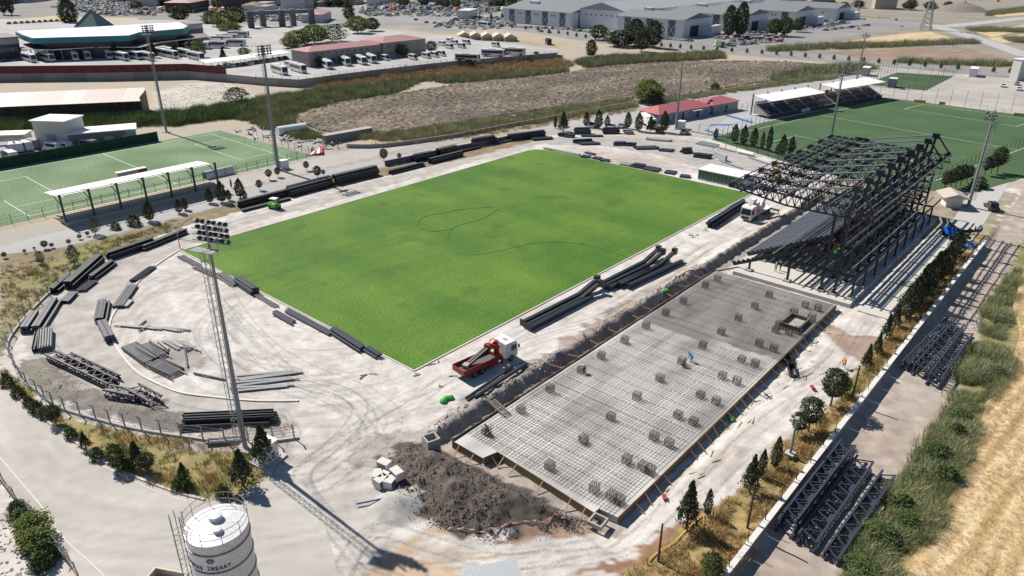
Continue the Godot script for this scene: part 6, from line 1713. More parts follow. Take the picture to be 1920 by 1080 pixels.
var bus_meshes = []
func bus(at, turn, label, group, y = YARD, livery = null):
	var L = 12.2; var w = 2.55; var h = 3.6
	var white = plain("bus_white", lin(0.72, 0.72, 0.72), 0.35); var gl = plain("glass_dark", lin(0.02, 0.03, 0.04), 0.08)
	if bus_meshes.is_empty():
		var s = Shape.new()
		s.profile([Vector2(-L / 2, 0.4), Vector2(L / 2 - 0.1, 0.4), Vector2(L / 2, 1.2), Vector2(L / 2 - 0.35, h - 0.15), Vector2(L / 2 - 0.7, h), Vector2(-L / 2 + 0.3, h), Vector2(-L / 2, h - 0.3)], -w / 2, w / 2)
		var g = Shape.new()
		g.slab(-L / 2 + 0.5, L / 2 - 1.1, 1.75, 2.95, -w / 2 - 0.02, w / 2 + 0.02)
		var f = Shape.new()
		f.hexa([Vector3(L / 2 - 0.2, 1.4, 1.15), Vector3(L / 2 + 0.0, 1.4, 1.15), Vector3(L / 2 + 0.0, 1.4, -1.15), Vector3(L / 2 - 0.2, 1.4, -1.15), Vector3(L / 2 - 0.5, 3.2, 1.1), Vector3(L / 2 - 0.24, 3.2, 1.1), Vector3(L / 2 - 0.24, 3.2, -1.1), Vector3(L / 2 - 0.5, 3.2, -1.1)])
		var a = Shape.new()
		a.slab(-2.5, 0.8, h, h + 0.25, -0.8, 0.8)
		var t = Shape.new()
		t.tube(Vector3(0, 0.5, -0.15), Vector3(0, 0.5, 0.15), 0.5, 0.5, 10)
		var st = Shape.new()
		st.slab(-L / 2 + 0.8, -1.0, 0.8, 1.5, -w / 2 - 0.015, w / 2 + 0.015)
		bus_meshes = [s.mesh(), g.mesh(), f.mesh(), a.mesh(), t.mesh(), st.mesh()]
	var o = thing("coach", label, "bus", Vector3(at.x, y, at.z), turn, group)
	part(o, "body", bus_meshes[0], white); part(o, "side_windows", bus_meshes[1], gl); part(o, "windscreen", bus_meshes[2], gl); part(o, "roof_unit", bus_meshes[3], white)
	for x in [-3.6, 4.0]:
		for z in [-1.15, 1.15]:
			var p = part(o, "wheel", bus_meshes[4], plain("tyre", lin(0.02, 0.02, 0.02), 0.8))
			p.position = Vector3(x, 0, z)
	if livery: part(o, "livery_stripe", bus_meshes[5], livery)
	return o

func lorry(at, turn, label, group, boxm, y = 0.0):
	var o = thing("lorry", label, "lorry", Vector3(at.x, y, at.z), turn, group)
	truck_cab(o, 2.6, plain("truck_white", lin(0.72, 0.72, 0.71)), 3.1)
	block(o, "cargo_box", -4.8, 2.3, 1.0, 3.4, -1.25, 1.25, boxm)
	for x in [-3.4, -2.2, 3.6]:
		for z in [-1.05, 1.05]: wheel_on(o, x, z, 0.5, 0.36, plain("rim", lin(0.25, 0.25, 0.25), 0.5, 0.3))
	return o

func rail_fence(label, pts, h, gap, called = "wire_fence", net = null, y = 0.0, wires = 3):
	var o = thing(called, label, "fence")
	var pm = plain("fence_post", lin(0.07, 0.09, 0.085), 0.6)
	for i in pts.size() - 1:
		var a = pts[i]; var b = pts[i + 1]
		var L = a.distance_to(b); var n = maxi(1, int(round(L / gap)))
		for k in n + (1 if i == pts.size() - 2 else 0):
			var q = a.lerp(b, float(k) / n)
			var s = Shape.new()
			s.beam(V(q, y), V(q, y + h), 0.1)
			part(o, "post", s, pm)
		if net:
			var s = Shape.new()
			s.beam(V(a, y + h * 0.5), V(b, y + h * 0.5), 0.05, h)
			part(o, "netting", s, net)
		else:
			for k in wires:
				var s = Shape.new()
				s.beam(V(a, y + h * (k + 1.0) / wires - 0.05), V(b, y + h * (k + 1.0) / wires - 0.05), 0.04)
				part(o, "rail", s, pm)
	return o

func marks(called, label, segs, w, y, m):
	var o = thing(called, label, "line markings")
	for q in segs:
		var s = Shape.new()
		var st = strip(q, w)
		s.prism(st, y, y)
		part(o, "line", s, m)

func pitch_lines(label, A, B, C, D, y, extra = 0.0):
	# corners in order round the pitch: A-B and C-D are the long sides
	var m = plain("line_white", lin(0.62, 0.66, 0.6), 0.9)
	var p = func(s, t): return A.lerp(B, s).lerp(D.lerp(C, s), t)
	var L = A.distance_to(B); var W = A.distance_to(D)
	var segs = [[A, B], [B, C], [C, D], [D, A], [p.call(0.5, 0), p.call(0.5, 1)]]
	var bl = 0.155; var bw = 0.21
	for e in [0.0, 1.0]:
		var x = bl if e == 0.0 else 1.0 - bl
		segs.append([p.call(e, bw), p.call(x, bw)]); segs.append([p.call(x, bw), p.call(x, 1 - bw)]); segs.append([p.call(x, 1 - bw), p.call(e, 1 - bw)])
	var ring = []
	for i in 41: ring.append(p.call(0.5 + cos(TAU * i / 40) * 0.145 * W / L * 1.0, 0.5 + sin(TAU * i / 40) * 0.145))
	segs.append(ring)
	marks("pitch_lines", label, segs, 0.17, y, m)

func goal(at, turn, label):
	var o = thing("goal", label, "goal", Vector3(at.x, 0.05, at.z), turn, "goals on the caged pitches")
	var m = plain("goal_white", lin(0.75, 0.75, 0.75), 0.5)
	var s = Shape.new()
	s.tube(Vector3(0, 0, -2.6), Vector3(0, 2.3, -2.6), 0.07); s.tube(Vector3(0, 0, 2.6), Vector3(0, 2.3, 2.6), 0.07); s.tube(Vector3(0, 2.3, -2.6), Vector3(0, 2.3, 2.6), 0.07)
	part(o, "frame", s, m)
	var n = Shape.new()
	n.beam(Vector3(0, 2.3, -2.6), Vector3(1.4, 0, -2.6), 0.04); n.beam(Vector3(0, 2.3, 2.6), Vector3(1.4, 0, 2.6), 0.04); n.beam(Vector3(1.4, 0.04, -2.6), Vector3(1.4, 0.04, 2.6), 0.04)
	part(o, "net_stay", n, m)

func build_left_pitch():
	var turf = func(p):
		var t = clampf(0.5 + 0.7 * fine.get_noise_2d(p.x * 0.4, p.y * 0.4) + 0.5 * big.get_noise_2d(p.x * 2, p.y * 2), 0, 1)
		return Color(0.1, 0.19, 0.08).lerp(Color(0.19, 0.29, 0.16), t)
	structure("artificial_pitch", sheet([Vector2(-72, -119), Vector2(3, -119), Vector2(4.5, -72), Vector2(-72, -72)], 0.05, 1.5, turf, flat), tinted("turf", 0.9, "blades", 0.05))
	pitch_lines("white lines of the workshop side artificial pitch", Vector2(-65, -116.2), Vector2(-1.2, -116.2), Vector2(-1.4, -74.4), Vector2(-65, -74.4), 0.06)
	goal(Vector3(-65, 0, -95), PI, "white goal at the roadside end of the workshop pitch"); goal(Vector3(-1.0, 0, -95), 0.0, "white goal at the floodlight end of the workshop pitch")
	rail_fence("green netted fence behind the workshop side artificial pitch", [Vector2(-74, -119.6), Vector2(-16, -119.6)], 2.8, 3.0, "netting_fence", plain("net_green", lin(0.015, 0.06, 0.03), 0.8, 0, "soil", 0.5))
	rail_fence("wire fence on the stand side of the workshop pitch", [Vector2(-72, -71.6), Vector2(4.8, -71.6), Vector2(4.4, -100)], 2.2, 3.0)
	# small covered stand
	var o = thing("covered_stand", "small open stand with white sheet roof beside the workshop pitch", "stand", Vector3(-62, 0, -62.5))
	var pm = plain("stand_post", lin(0.06, 0.07, 0.08), 0.5); var wm = plain("roof_white", lin(0.78, 0.78, 0.77), 0.5); var bm = plain("bench_cream", lin(0.5, 0.47, 0.38), 0.7)
	for i in 7:
		var x = i * 5.55
		var s = Shape.new()
		s.beam(Vector3(x, 0, 0), Vector3(x, 6.6, 0), 0.36)
		part(o, "post", s, pm)
		var t = Shape.new()
		t.beam(Vector3(x, 6.2, 0.2), Vector3(x, 5.2, -7.8), 0.22); t.beam(Vector3(x, 4.2, 0), Vector3(x, 5.6, -4.0), 0.14)
		part(o, "rafter", t, pm)
	for i in 6:
		var s = Shape.new()
		var x = i * 5.55 + 0.02
		s.hexa([Vector3(x - 0.3, 6.0, -0.6), Vector3(x + 5.5, 6.0, -0.6), Vector3(x + 5.5, 5.28, -8.2), Vector3(x - 0.3, 5.28, -8.2), Vector3(x - 0.3, 6.12, -0.6), Vector3(x + 5.5, 6.12, -0.6), Vector3(x + 5.5, 5.4, -8.2), Vector3(x - 0.3, 5.4, -8.2)])
		part(o, "roof_sheet", s, wm)
		var b = Shape.new()
		b.beam(Vector3(x, 6.5, 0), Vector3(x + 5.5, 6.5, 0), 0.12); b.beam(Vector3(x, 4.4, 0), Vector3(x + 5.5, 4.4, 0), 0.1)
		part(o, "top_rail", b, pm)
	for r in 6:
		var s = Shape.new()
		s.slab(0, 33.4, 0.0, 0.35 + r * 0.16, -7.0 + r * 1.05, -6.0 + r * 1.05)
		part(o, "step", s, concrete())
		var b = Shape.new()
		b.slab(0.3, 33.1, 0.7 + r * 0.16, 0.78 + r * 0.16, -6.5 + r * 1.05, -6.1 + r * 1.05); b.slab(0.3, 33.1, 0.35 + r * 0.16, 0.7 + r * 0.16, -6.32 + r * 1.05, -6.28 + r * 1.05)
		part(o, "bench", b, bm if r != 1 else plain("bench_red", lin(0.22, 0.05, 0.05), 0.7))
	block(o, "back_wall", -0.2, 33.6, 0, 0.8, 0.25, 0.45, concrete())
	# dugouts
	var d1 = thing("dugout", "long white barrel roofed dugout on the workshop pitch near the mast", "dugout", Vector3(-26.5, 0, -73.2))
	var s = Shape.new()
	for i in 8:
		var a0 = PI * i / 8; var a1 = PI * (i + 1) / 8
		s.quad(Vector3(0, 1.9 * sin(a0), 1.1 * cos(a0)), Vector3(0, 1.9 * sin(a1), 1.1 * cos(a1)), Vector3(7.5, 1.9 * sin(a1), 1.1 * cos(a1)), Vector3(7.5, 1.9 * sin(a0), 1.1 * cos(a0)))
	part(d1, "shell", s, plain("dugout_white", lin(0.6, 0.62, 0.64), 0.4))
	block(d1, "bench", 0.3, 7.2, 0.0, 0.5, -0.3, 0.3, plain("seat_red", lin(0.4, 0.03, 0.04)))
	var d2 = thing("team_shelter", "pale red and white team shelter standing inside the workshop pitch", "dugout", pt(-37.86, -87.42), 0.0)
	block(d2, "back_panel", -3.6, 3.6, 0, 1.9, 0.7, 0.8, plain("shelter_pink", lin(0.55, 0.4, 0.4), 0.5)); block(d2, "roof", -3.6, 3.6, 1.9, 2.0, -0.6, 0.8, plain("roof_white", lin(0.78, 0.78, 0.77))); block(d2, "red_panel", 1.5, 3.6, 0.1, 1.85, 0.8, 0.84, plain("seat_red", lin(0.4, 0.03, 0.04))); block(d2, "bench", -3.4, 3.4, 0, 0.45, 0.1, 0.6, plain("seat_red", lin(0.4, 0.03, 0.04)))
	var wb = thing("meter_cabinet", "white meter cabinet beside the tall mast by the perimeter road", "cabinet", pt(-8.09, -67.06))
	block(wb, "case", -1.0, 1.0, 0.15, 2.2, -0.8, 0.8, plain("truck_white", lin(0.72, 0.72, 0.71))); block(wb, "plinth", -1.1, 1.1, 0, 0.15, -0.9, 0.9, concrete()); block(wb, "lid", -1.06, 1.06, 2.2, 2.3, -0.86, 0.86, plain("roof_white", lin(0.78, 0.78, 0.77)))
	# scrap corner behind the goal
	for i in 46:
		var q = [pt(9.92, -103.9), pt(12.53, -90.97), pt(11.14, -81.03), pt(9.35, -111.94), pt(14.3, -99.17), pt(11.5, -75.19)][i % 6]
		var at = q + Vector3(rng.randf_range(-5, 5), 0, rng.randf_range(-4, 4))
		var sc = Shape.new()
		var cc = [lin(0.5, 0.5, 0.5), lin(0.3, 0.3, 0.3), lin(0.65, 0.65, 0.64), lin(0.2, 0.17, 0.14)][i % 4]
		for k in 3: sc.beam(Vector3(rng.randf_range(-0.6, 0.6), rng.randf() * 0.4, rng.randf_range(-0.6, 0.6)), Vector3(rng.randf_range(-2, 2), 0.2 + rng.randf() * 0.9, rng.randf_range(-1.5, 1.5)), 0.2 + rng.randf() * 0.5, 0.12)
		var so = single("scrap_piece", sc, plain("scrap_%d" % (i % 4), cc, 0.7, 0, "fine", 0.5), "piece of pale scrap in the junk corner behind the workshop pitch goal", "scrap", "scrap pieces behind the workshop pitch goal")
		so.position = at
	var rs = thing("red_sheet_pile", "red and white striped roof sheets dumped by the perimeter road", "sheet pile", pt(7.19, -75.45), 0.5)
	for k in 5:
		var p = block(rs, "sheet", -4.0, 4.0, 0.2 + k * 0.12, 0.26 + k * 0.12, -0.6 + k * 0.5, 0.2 + k * 0.5, plain("sheet_red", lin(0.45, 0.05, 0.06), 0.5) if k % 2 == 0 else plain("roof_white", lin(0.78, 0.78, 0.77)))
		p.rotation.y = 0.12 * k
	var bar = thing("white_tank", "white half pipe shell lying at the field corner", "tank", pt(15.99, -99.44), -0.15)
	var ts = Shape.new()
	ts.tube(Vector3(-4.6, 1.3, 0), Vector3(4.6, 1.3, 0), 1.35, 1.35, 16)
	part(bar, "shell", ts, plain("roof_white", lin(0.78, 0.78, 0.77)))
	var te = Shape.new()
	te.slab(-4.0, 4.0, 0, 0.3, -0.8, 0.8)
	part(bar, "cradle", te, concrete())
	var ct = thing("container_row", "grey open fronted container row along the perimeter road corner", "container", pt(14.94, -80.65), -0.1)
	for k in 4: block(ct, "bay", k * 4.0, k * 4.0 + 3.9, 0, 2.3, -2.2, 0, plain("cont_grey", lin(0.22, 0.23, 0.24), 0.6, 0, "fine", 0.4))
	block(ct, "roof", -0.2, 16.2, 2.3, 2.45, -2.4, 0.2, plain("dusty_grey", lin(0.35, 0.33, 0.32)))

func build_left_sheds():
	var wm = plain("plaster_white", lin(0.6, 0.6, 0.58), 0.8, 0, "soil", 0.2); var rw = plain("roof_white", lin(0.78, 0.78, 0.77))
	var A = pt(-42.61, -135.7); var B = pt(-37.08, -127.92)
	var o = thing("white_workshop", "tall white workshop cube with a single sloped roof behind the workshop pitch", "building", A, along(A, B))
	var L = A.distance_to(B)
	block(o, "wall", 0, L, 0, 7.6, -8, 0, wm); block(o, "roof", -0.4, L + 0.4, 7.6, 7.9, -8.4, 0.5, rw); block(o, "door", L * 0.35, L * 0.65, 0, 4.0, 0, 0.06, plain("dusty_grey", lin(0.35, 0.33, 0.32)))
	A = pt(-36.65, -128.34); B = pt(-21.19, -121.68); L = A.distance_to(B)
	o = thing("long_workshop", "long low brown workshop with white roof beside the white cube", "building", A, along(A, B))
	block(o, "wall", 0, L, 0, 4.0, -7, 0, plain("wall_taupe", lin(0.3, 0.26, 0.23), 0.8, 0, "soil", 0.2)); block(o, "roof", -0.3, L + 0.5, 4.0, 4.3, -7.5, 0.8, rw)
	for k in 3: block(o, "door", 4.0 + k * L * 0.28, 6.2 + k * L * 0.28, 0, 2.6, 0, 0.08, wm)
	block(o, "end_panel", L - 2.6, L, 0.2, 3.8, 0.0, 0.07, plain("panel_blue", lin(0.5, 0.56, 0.62), 0.6))
	A = pt(-49.88, -145.38); B = pt(-43.93, -140.75); L = A.distance_to(B)
	o = thing("garage_shed", "low pale garage with double doors beside the parked vans", "building", A, along(A, B))
	block(o, "wall", 0, L, 0, 3.2, -5, 0, plain("wall_cream", lin(0.5, 0.48, 0.38), 0.8, 0, "soil", 0.2)); block(o, "roof", -0.3, L + 0.3, 3.2, 3.45, -5.4, 0.4, rw)
	for k in 2: block(o, "door", 2.2 + k * 3.4, 5.2 + k * 3.4, 0, 2.6, 0, 0.08, wm)
	# long timber shed
	B = Vector3(-3.7, 0, -156); var d = Vector3(-34.3, 0, -21.8).normalized(); A = B + d * 62.0
	o = thing("long_timber_shed", "long dark timber shed with faded pink and white metal roof", "shed", A, along(A, B))
	block(o, "lower_wall", 0, 62, 0, 2.2, -13, 0, plain("block_wall", lin(0.2, 0.18, 0.165), 0.9, 0, "soil", 0.3))
	for k in 31: block(o, "plank_bay", k * 2.0 + 0.02, k * 2.0 + 1.97, 2.2, 5.2, -0.2, 0.03 + 0.02 * (k % 3), plain("plank_%d" % (k % 3), [lin(0.045, 0.035, 0.03), lin(0.06, 0.046, 0.038), lin(0.035, 0.028, 0.025)][k % 3], 0.8, 0, "fine", 0.5))
	block(o, "end_wall", 61.8, 62, 2.2, 6.6, -13, -0.2, plain("block_wall", lin(0.2, 0.18, 0.165)))
	for k in 31:
		var s = Shape.new()
		var x = k * 2.0
		s.hexa([Vector3(x, 5.25, 0.8), Vector3(x + 1.98, 5.25, 0.8), Vector3(x + 1.98, 7.2, -14), Vector3(x, 7.2, -14), Vector3(x, 5.4, 0.8), Vector3(x + 1.98, 5.4, 0.8), Vector3(x + 1.98, 7.35, -14), Vector3(x, 7.35, -14)])
		part(o, "roof_sheet", s, [plain("sheet_pink", lin(0.5, 0.43, 0.4), 0.6, 0, "soil", 0.3), plain("sheet_pale", lin(0.57, 0.51, 0.48), 0.6, 0, "soil", 0.3), plain("sheet_pink", lin(0.5, 0.38, 0.36))][(k * k + k / 3) % 3])
	for k in 10:
		var q = [pt(-50, -137.58), pt(-48.52, -136.84), pt(-47.24, -136.31), pt(-52.49, -131.07), pt(-51.91, -127.21), pt(-45.64, -136.33), pt(-43.39, -137.44), pt(-40.94, -129.47), pt(-38.94, -128.17), pt(-33.31, -125.61)][k]
		car(q, 1.2 + 0.1 * k, "white" if k % 3 else "silver", "pale van parked in the yard beside the white workshop", "vans in the workshop yard", "van")

func build_bus_yard():
	# raised yard behind its retaining wall
	var wall = outline([-20.99, -276.0, -11.65, -268.3, 19.53, -240.0, 44.63, -220.3, 51.8, -200.1, 56.41, -185.11, 64.54, -166.81, 88.2, -166.34, 116.23, -164.1, 146.38, -160.29, 178.93, -151.44, 206.4, -144.05])
	var back = outline([219.5, -153.04, 221.5, -178.45, 216.0, -206.1, 228.4, -242.6, 216.4, -305.3, 202.4, -344.5, 172.41, -395.1, 162.28, -427.3, 159.76, -453.3, 72.46, -549.4, 56.7, -564.5])
	var yc = func(p): return Color(0.37, 0.37, 0.37).lerp(Color(0.47, 0.465, 0.46), clampf(0.5 + big.get_noise_2d(p.x, p.y) + 0.3 * fine.get_noise_2d(p.x * 0.6, p.y * 0.6), 0, 1))
	structure("bus_yard", sheet(wall + back, YARD, 3.0, yc, flat), tinted("pale_asphalt", 0.92))
	var rw = thing("retaining_wall", "stained grey concrete retaining wall carrying the bus yard", "wall")
	for i in wall.size() - 1:
		var a = wall[i]; var b = wall[i + 1]; var L = a.distance_to(b); var n = maxi(1, int(L / 8.0))
		for k in n:
			var s = Shape.new()
			s.beam(V(a.lerp(b, float(k) / n), 1.55), V(a.lerp(b, (k + 0.992) / n), 1.55), 0.5, 3.3)
			part(rw, "panel", s, plain("wall_stained_%d" % (k % 2), [lin(0.34, 0.33, 0.31), lin(0.28, 0.27, 0.255)][k % 2], 0.9, 0, "soil", 0.12))
	var mf = thing("maroon_fence", "long maroon sheet metal fence along the top of the yard wall", "fence")
	var mp = [wall[0], wall[1], wall[2], wall[3], wall[4]]
	for i in 4:
		var a = mp[i]; var b = mp[i + 1]; var L = a.distance_to(b); var n = maxi(1, int(L / 2.5))
		for k in n:
			var s = Shape.new()
			s.beam(V(a.lerp(b, float(k) / n), YARD + 1.7), V(a.lerp(b, (k + 0.985) / n), YARD + 1.7), 0.12 + 0.06 * (k % 2), 3.1)
			part(mf, "sheet", s, plain("maroon_%d" % (k % 2), [lin(0.1, 0.012, 0.018), lin(0.125, 0.016, 0.022)][k % 2], 0.55))
	rail_fence("low wire fence along the office yard edge", [wall[5], wall[6], wall[7], wall[8], wall[9], wall[10], wall[11]], 1.3, 4.0, "wire_fence", null, YARD, 2)
	# terminal
	var t = thing("bus_terminal", "bus terminal with broad white roof, teal fascia and dark bays", "building")
	var roof = outline([18.1, -337.6, 98.04, -328.4, 90.92, -304.9, 82.31, -293.2, 58.34, -290.7, 48.42, -279.9, 13.01, -299.1, 14.71, -316.7])
	var cen = Vector2.ZERO
	for q in roof: cen += q / roof.size()
	var s = Shape.new()
	s.prism(roof, 10.6, 13.0)
	var fa = part(t, "fascia", s, plain("teal", lin(0.03, 0.2, 0.24), 0.5))
	var ins = []
	for q in roof: ins.append(q.lerp(cen, 0.02))
	s = Shape.new()
	s.prism(ins, 13.0, 13.2)
	part(t, "roof", s, plain("roof_white", lin(0.78, 0.78, 0.77), 0.5))
	var bod = []
	for q in roof: bod.append(q.lerp(cen, 0.14))
	s = Shape.new()
	s.prism(bod, YARD, 10.6)
	part(t, "hall", s, plain("hall_dark", lin(0.05, 0.05, 0.058), 0.3))
	var can = outline([9.68, -306.3, 18.51, -294.5, 36.56, -290.7, 50.8, -276.2, 66.49, -288.5, 97.05, -296.4, 103.77, -312.9, 78.88, -314.5, 60.59, -311.3, 22.01, -330.0, 17.6, -328.1])
	s = Shape.new()
	s.prism(can, 7.7, 8.0)
	part(t, "bay_canopy", s, plain("canopy_brown", lin(0.14, 0.1, 0.095), 0.6))
	for i in 5:
		var a = can[i]; var b = can[i + 1]
		s = Shape.new()
		s.beam(V(a, 7.85), V(b, 7.85), 0.25, 0.42)
		part(t, "canopy_edge", s, plain("roof_white", lin(0.78, 0.78, 0.77)))
		for k in 4:
			var q = a.lerp(b, (k + 0.5) / 4.0).lerp(cen, 0.05)
			s = Shape.new()
			s.beam(V(q, YARD), V(q, 7.7), 0.4)
			part(t, "column", s, plain("dusty_grey", lin(0.35, 0.33, 0.32)))
	for i in 9:
		var q = pt(45.03, -314.0, 10).lerp(pt(85.86, -310.1, 10), i / 8.0)
		s = Shape.new()
		s.box(Vector3(q.x, 9.3, q.z), Vector3(4.0, 1.6, 0.3), 0.6)
		part(t, "upper_window", s, plain("glass_blue", lin(0.1, 0.14, 0.17), 0.1))
	var pc = pt(58.29, -345.0, 13)
	var py = thing("glass_pyramid", "green glass pyramid rising behind the terminal roof", "pyramid", Vector3(pc.x, 8, pc.z), 0.6)
	for k in 4:
		var a = Vector3(9.5, 0, 0).rotated(Vector3.UP, PI / 4 + k * PI / 2); var b = Vector3(9.5, 0, 0).rotated(Vector3.UP, PI / 4 + (k + 1) * PI / 2)
		s = Shape.new()
		s.facing(a * 1.0 + Vector3(0, 4.6, 0), b + Vector3(0, 4.6, 0), Vector3(0, 12.8, 0), (a + b) * 0.5 + Vector3.UP * 6)
		part(py, "glass_face", s, plain("glass_green", lin(0.16, 0.23, 0.21), 0.3, 0, "soil", 0.2))
		s = Shape.new()
		s.beam(a + Vector3(0, 4.6, 0), Vector3(0, 12.9, 0), 0.35)
		part(py, "rib", s, plain("rib_dark", lin(0.05, 0.07, 0.07), 0.5))
		s = Shape.new()
		s.beam(a + Vector3(0, 4.5, 0), b + Vector3(0, 4.5, 0), 0.5, 0.5)
		part(py, "base_frame", s, plain("dusty_grey", lin(0.35, 0.33, 0.32)))
	var A = pt(-7.12, -315.9, 3); var B = pt(11.78, -314.6, 3); var L = A.distance_to(B)
	var wg = thing("terminal_wing", "terminal side wing of dark blue panels under a pale band", "building", A, along(A, B))
	block(wg, "wall", 0, L, 0, 6.6, -22, 0, plain("panel_navy", lin(0.06, 0.07, 0.09), 0.5)); block(wg, "upper_band", -0.2, L + 0.2, 6.6, 9.4, -22, 0.2, plain("band_grey", lin(0.42, 0.42, 0.42), 0.7)); block(wg, "roof", -0.8, L + 0.8, 9.4, 9.8, -23, 1.0, plain("roof_brown", lin(0.13, 0.11, 0.11), 0.7))
	for k in 6: pane(wg, 3.0 + k * L / 6.4, 3.4, 3.6, 1.6, 0.0, plain("glass_blue", lin(0.1, 0.14, 0.17)), plain("band_grey", lin(0.42, 0.42, 0.42)))
	A = pt(104.85, -336.8, 3); B = pt(117.07, -340.6, 3); L = A.distance_to(B)
	wg = thing("terminal_annex", "grey annex closing the terminal roof", "building", A, along(A, B))
	block(wg, "wall", 0, L, 0, 5.0, -16, 0, plain("annex_dark", lin(0.13, 0.13, 0.14), 0.7)); block(wg, "upper_band", 0, L, 5.0, 7.4, -16, 0.05, plain("band_grey", lin(0.42, 0.42, 0.42))); block(wg, "roof", -0.5, L + 0.5, 7.4, 7.8, -16.5, 0.5, plain("roof_brown", lin(0.13, 0.11, 0.11)))
	# office with red hipped roof
	var om = plain("office_wall", lin(0.38, 0.34, 0.31), 0.85, 0, "soil", 0.15); var orf = plain("office_roof", lin(0.38, 0.19, 0.2), 0.7, 0, "soil", 0.2); var gl = plain("glass_blue", lin(0.1, 0.14, 0.17))
	o_office(om, orf, gl)
	# carports
	for r in [[pt(52.84, -218.4, 3), pt(73.64, -217.7, 3), "white carport roof beside the maroon fence end"], [pt(74.55, -219.2, 3), pt(98.47, -222.9, 3), "white carport roof against the office wall"]]:
		L = r[0].distance_to(r[1])
		var c = thing("carport", r[2], "carport", r[0], along(r[0], r[1]), "carports of the bus yard")
		var cs = Shape.new()
		cs.hexa([Vector3(0, 2.7, 0), Vector3(L, 2.7, 0), Vector3(L, 3.4, -7), Vector3(0, 3.4, -7), Vector3(0, 2.85, 0), Vector3(L, 2.85, 0), Vector3(L, 3.55, -7), Vector3(0, 3.55, -7)])
		part(c, "roof", cs, plain("roof_white", lin(0.78, 0.78, 0.77)))
		for k in 6:
			var ps = Shape.new()
			ps.beam(Vector3(L * (k + 0.5) / 6, 0, -6), Vector3(L * (k + 0.5) / 6, 3.3, -6), 0.2); ps.beam(Vector3(L * (k + 0.5) / 6, 2.6, -6), Vector3(L * (k + 0.5) / 6, 2.75, -0.4), 0.14)
			part(c, "post", ps, plain("stand_post", lin(0.06, 0.07, 0.08)))
		for k in 7: car(r[0].lerp(r[1], (k + 0.5) / 7.0) + Vector3(-1.2, 0, -1.5), along(r[0], r[1]) + PI / 2, ["white", "grey", "dark", "silver"][k % 4], ["white", "grey", "dark", "silver"][k % 4] + " car under the " + r[2], "cars under the carports", "car", YARD)
	# coaches
	var blue = plain("livery_blue", lin(0.03, 0.1, 0.4), 0.4); var orange = plain("livery_orange", lin(0.5, 0.1, 0.04), 0.4); var blk = plain("livery_black", lin(0.03, 0.03, 0.03), 0.4)
	for r in [[pt(67.03, -188.41, 3), pt(70.29, -185.01, 3), "white coach standing at the yard corner above the wall", null], [pt(75.3, -190.6, 3), pt(78.85, -180.36, 3), "white coach beside the yard corner coach", null]]:
		bus((r[0] + r[1]) * 0.5, along(pt(70.65, -199.88, 3), pt(67.53, -181.61, 3)), r[2], "coaches of the office yard", YARD, r[3])
	for r in [[pt(104.11, -188.68, 3), blue, "white coach with blue stripe parked before the office"], [pt(111.35, -186.17, 3), orange, "white coach with orange stripe parked before the office"], [pt(117.8, -187.13, 3), blk, "white coach with dark stripe parked before the office"], [pt(92.41, -186.44, 3), null, "plain white coach parked before the office corner"]]:
		bus(r[0], along(pt(110.59, -205.0, 3), pt(99.95, -176.3, 3)), r[2], "coaches of the office yard", YARD, r[1])
	for r in [[pt(151.16, -155.36, 3), blk, "coach with dark side standing at the yard edge above dry brush"], [pt(172.4, -158.14, 3), blue, "coach with blue pattern at the outer yard corner"], [pt(184.1, -154.85, 3), orange, "coach with orange pattern at the end of the yard"]]:
		bus(r[0], along(pt(153.87, -165.96, 3), pt(159.29, -154.96, 3)) + (0.3 if r[2].contains("far") else 0.0), r[2], "coaches of the office yard", YARD, r[1])
	for q in [pt(82.04, -199.52, 3), pt(126.39, -186.13, 3), pt(136.86, -178.02, 3), pt(145.21, -177.6, 3), pt(150.63, -177.62, 3), pt(155.78, -178.02, 3), pt(185.45, -207.8, 3), pt(179.78, -196.65, 3), pt(193.7, -206.5, 3), pt(186.06, -193.59, 3), pt(199.22, -215.5, 3), pt(200.1, -203.6, 3), pt(202.6, -183.6, 3)]:
		car(q, along(pt(155.69, -192.81, 3), pt(153.84, -177.16, 3)), "white", "white minibus parked in the office yard", "minibuses of the office yard", "van", YARD)
	for q in [pt(26.59, -288.8, 3), pt(31.95, -288.5, 3), pt(39.57, -283.4, 3)]: bus(q + Vector3(0, 0, -3), along(pt(33.71, -311.5, 3), pt(26.56, -286.3, 3)), "white coach nosing out of a dark terminal bay", "coaches at the terminal bays")
	for q in [pt(10.16, -300.6, 3), pt(16.48, -296.6, 3), pt(41.28, -276.3, 3), pt(60.56, -267.2, 3), pt(65.35, -251.6, 3), pt(47, -275.7, 3), pt(49.5, -267.9, 3), pt(60.62, -278.3, 3), pt(64.62, -279.9, 3), pt(66.8, -266.3, 3)]: bus(q, along(pt(53.47, -285.6, 3), pt(53.59, -269.0, 3)), "white coach parked between terminal bays and maroon fence", "coaches before the maroon fence")
	for q in [pt(97.33, -296.9, 3), pt(109.48, -305.8, 3), pt(116.93, -313.2, 3), pt(85.96, -288.6, 3), pt(88.8, -305.5, 3), pt(94.58, -286.3, 3), pt(129.87, -323.8, 3), pt(106.28, -287.8, 3)]: bus(q, along(pt(94.35, -299.9, 3), pt(103.29, -290.9, 3)), "white coach parked past the end of the terminal canopy", "coaches at the terminal end", YARD, orange if q == pt(97.33, -296.9, 3) else null)
	for q in [pt(80.21, -294.4, 3), pt(2.86, -308.1, 3), pt(8.73, -307.2, 3), pt(116.71, -305.9, 3), pt(119.43, -303.1, 3), pt(144.11, -343.8, 3)]: car(q, 0.4, ["white", "dark", "grey"][int(absf(q.x)) % 3], ["white", "dark", "grey"][int(absf(q.x)) % 3] + " car waiting on the terminal forecourt", "cars of the terminal forecourt", "car", YARD)
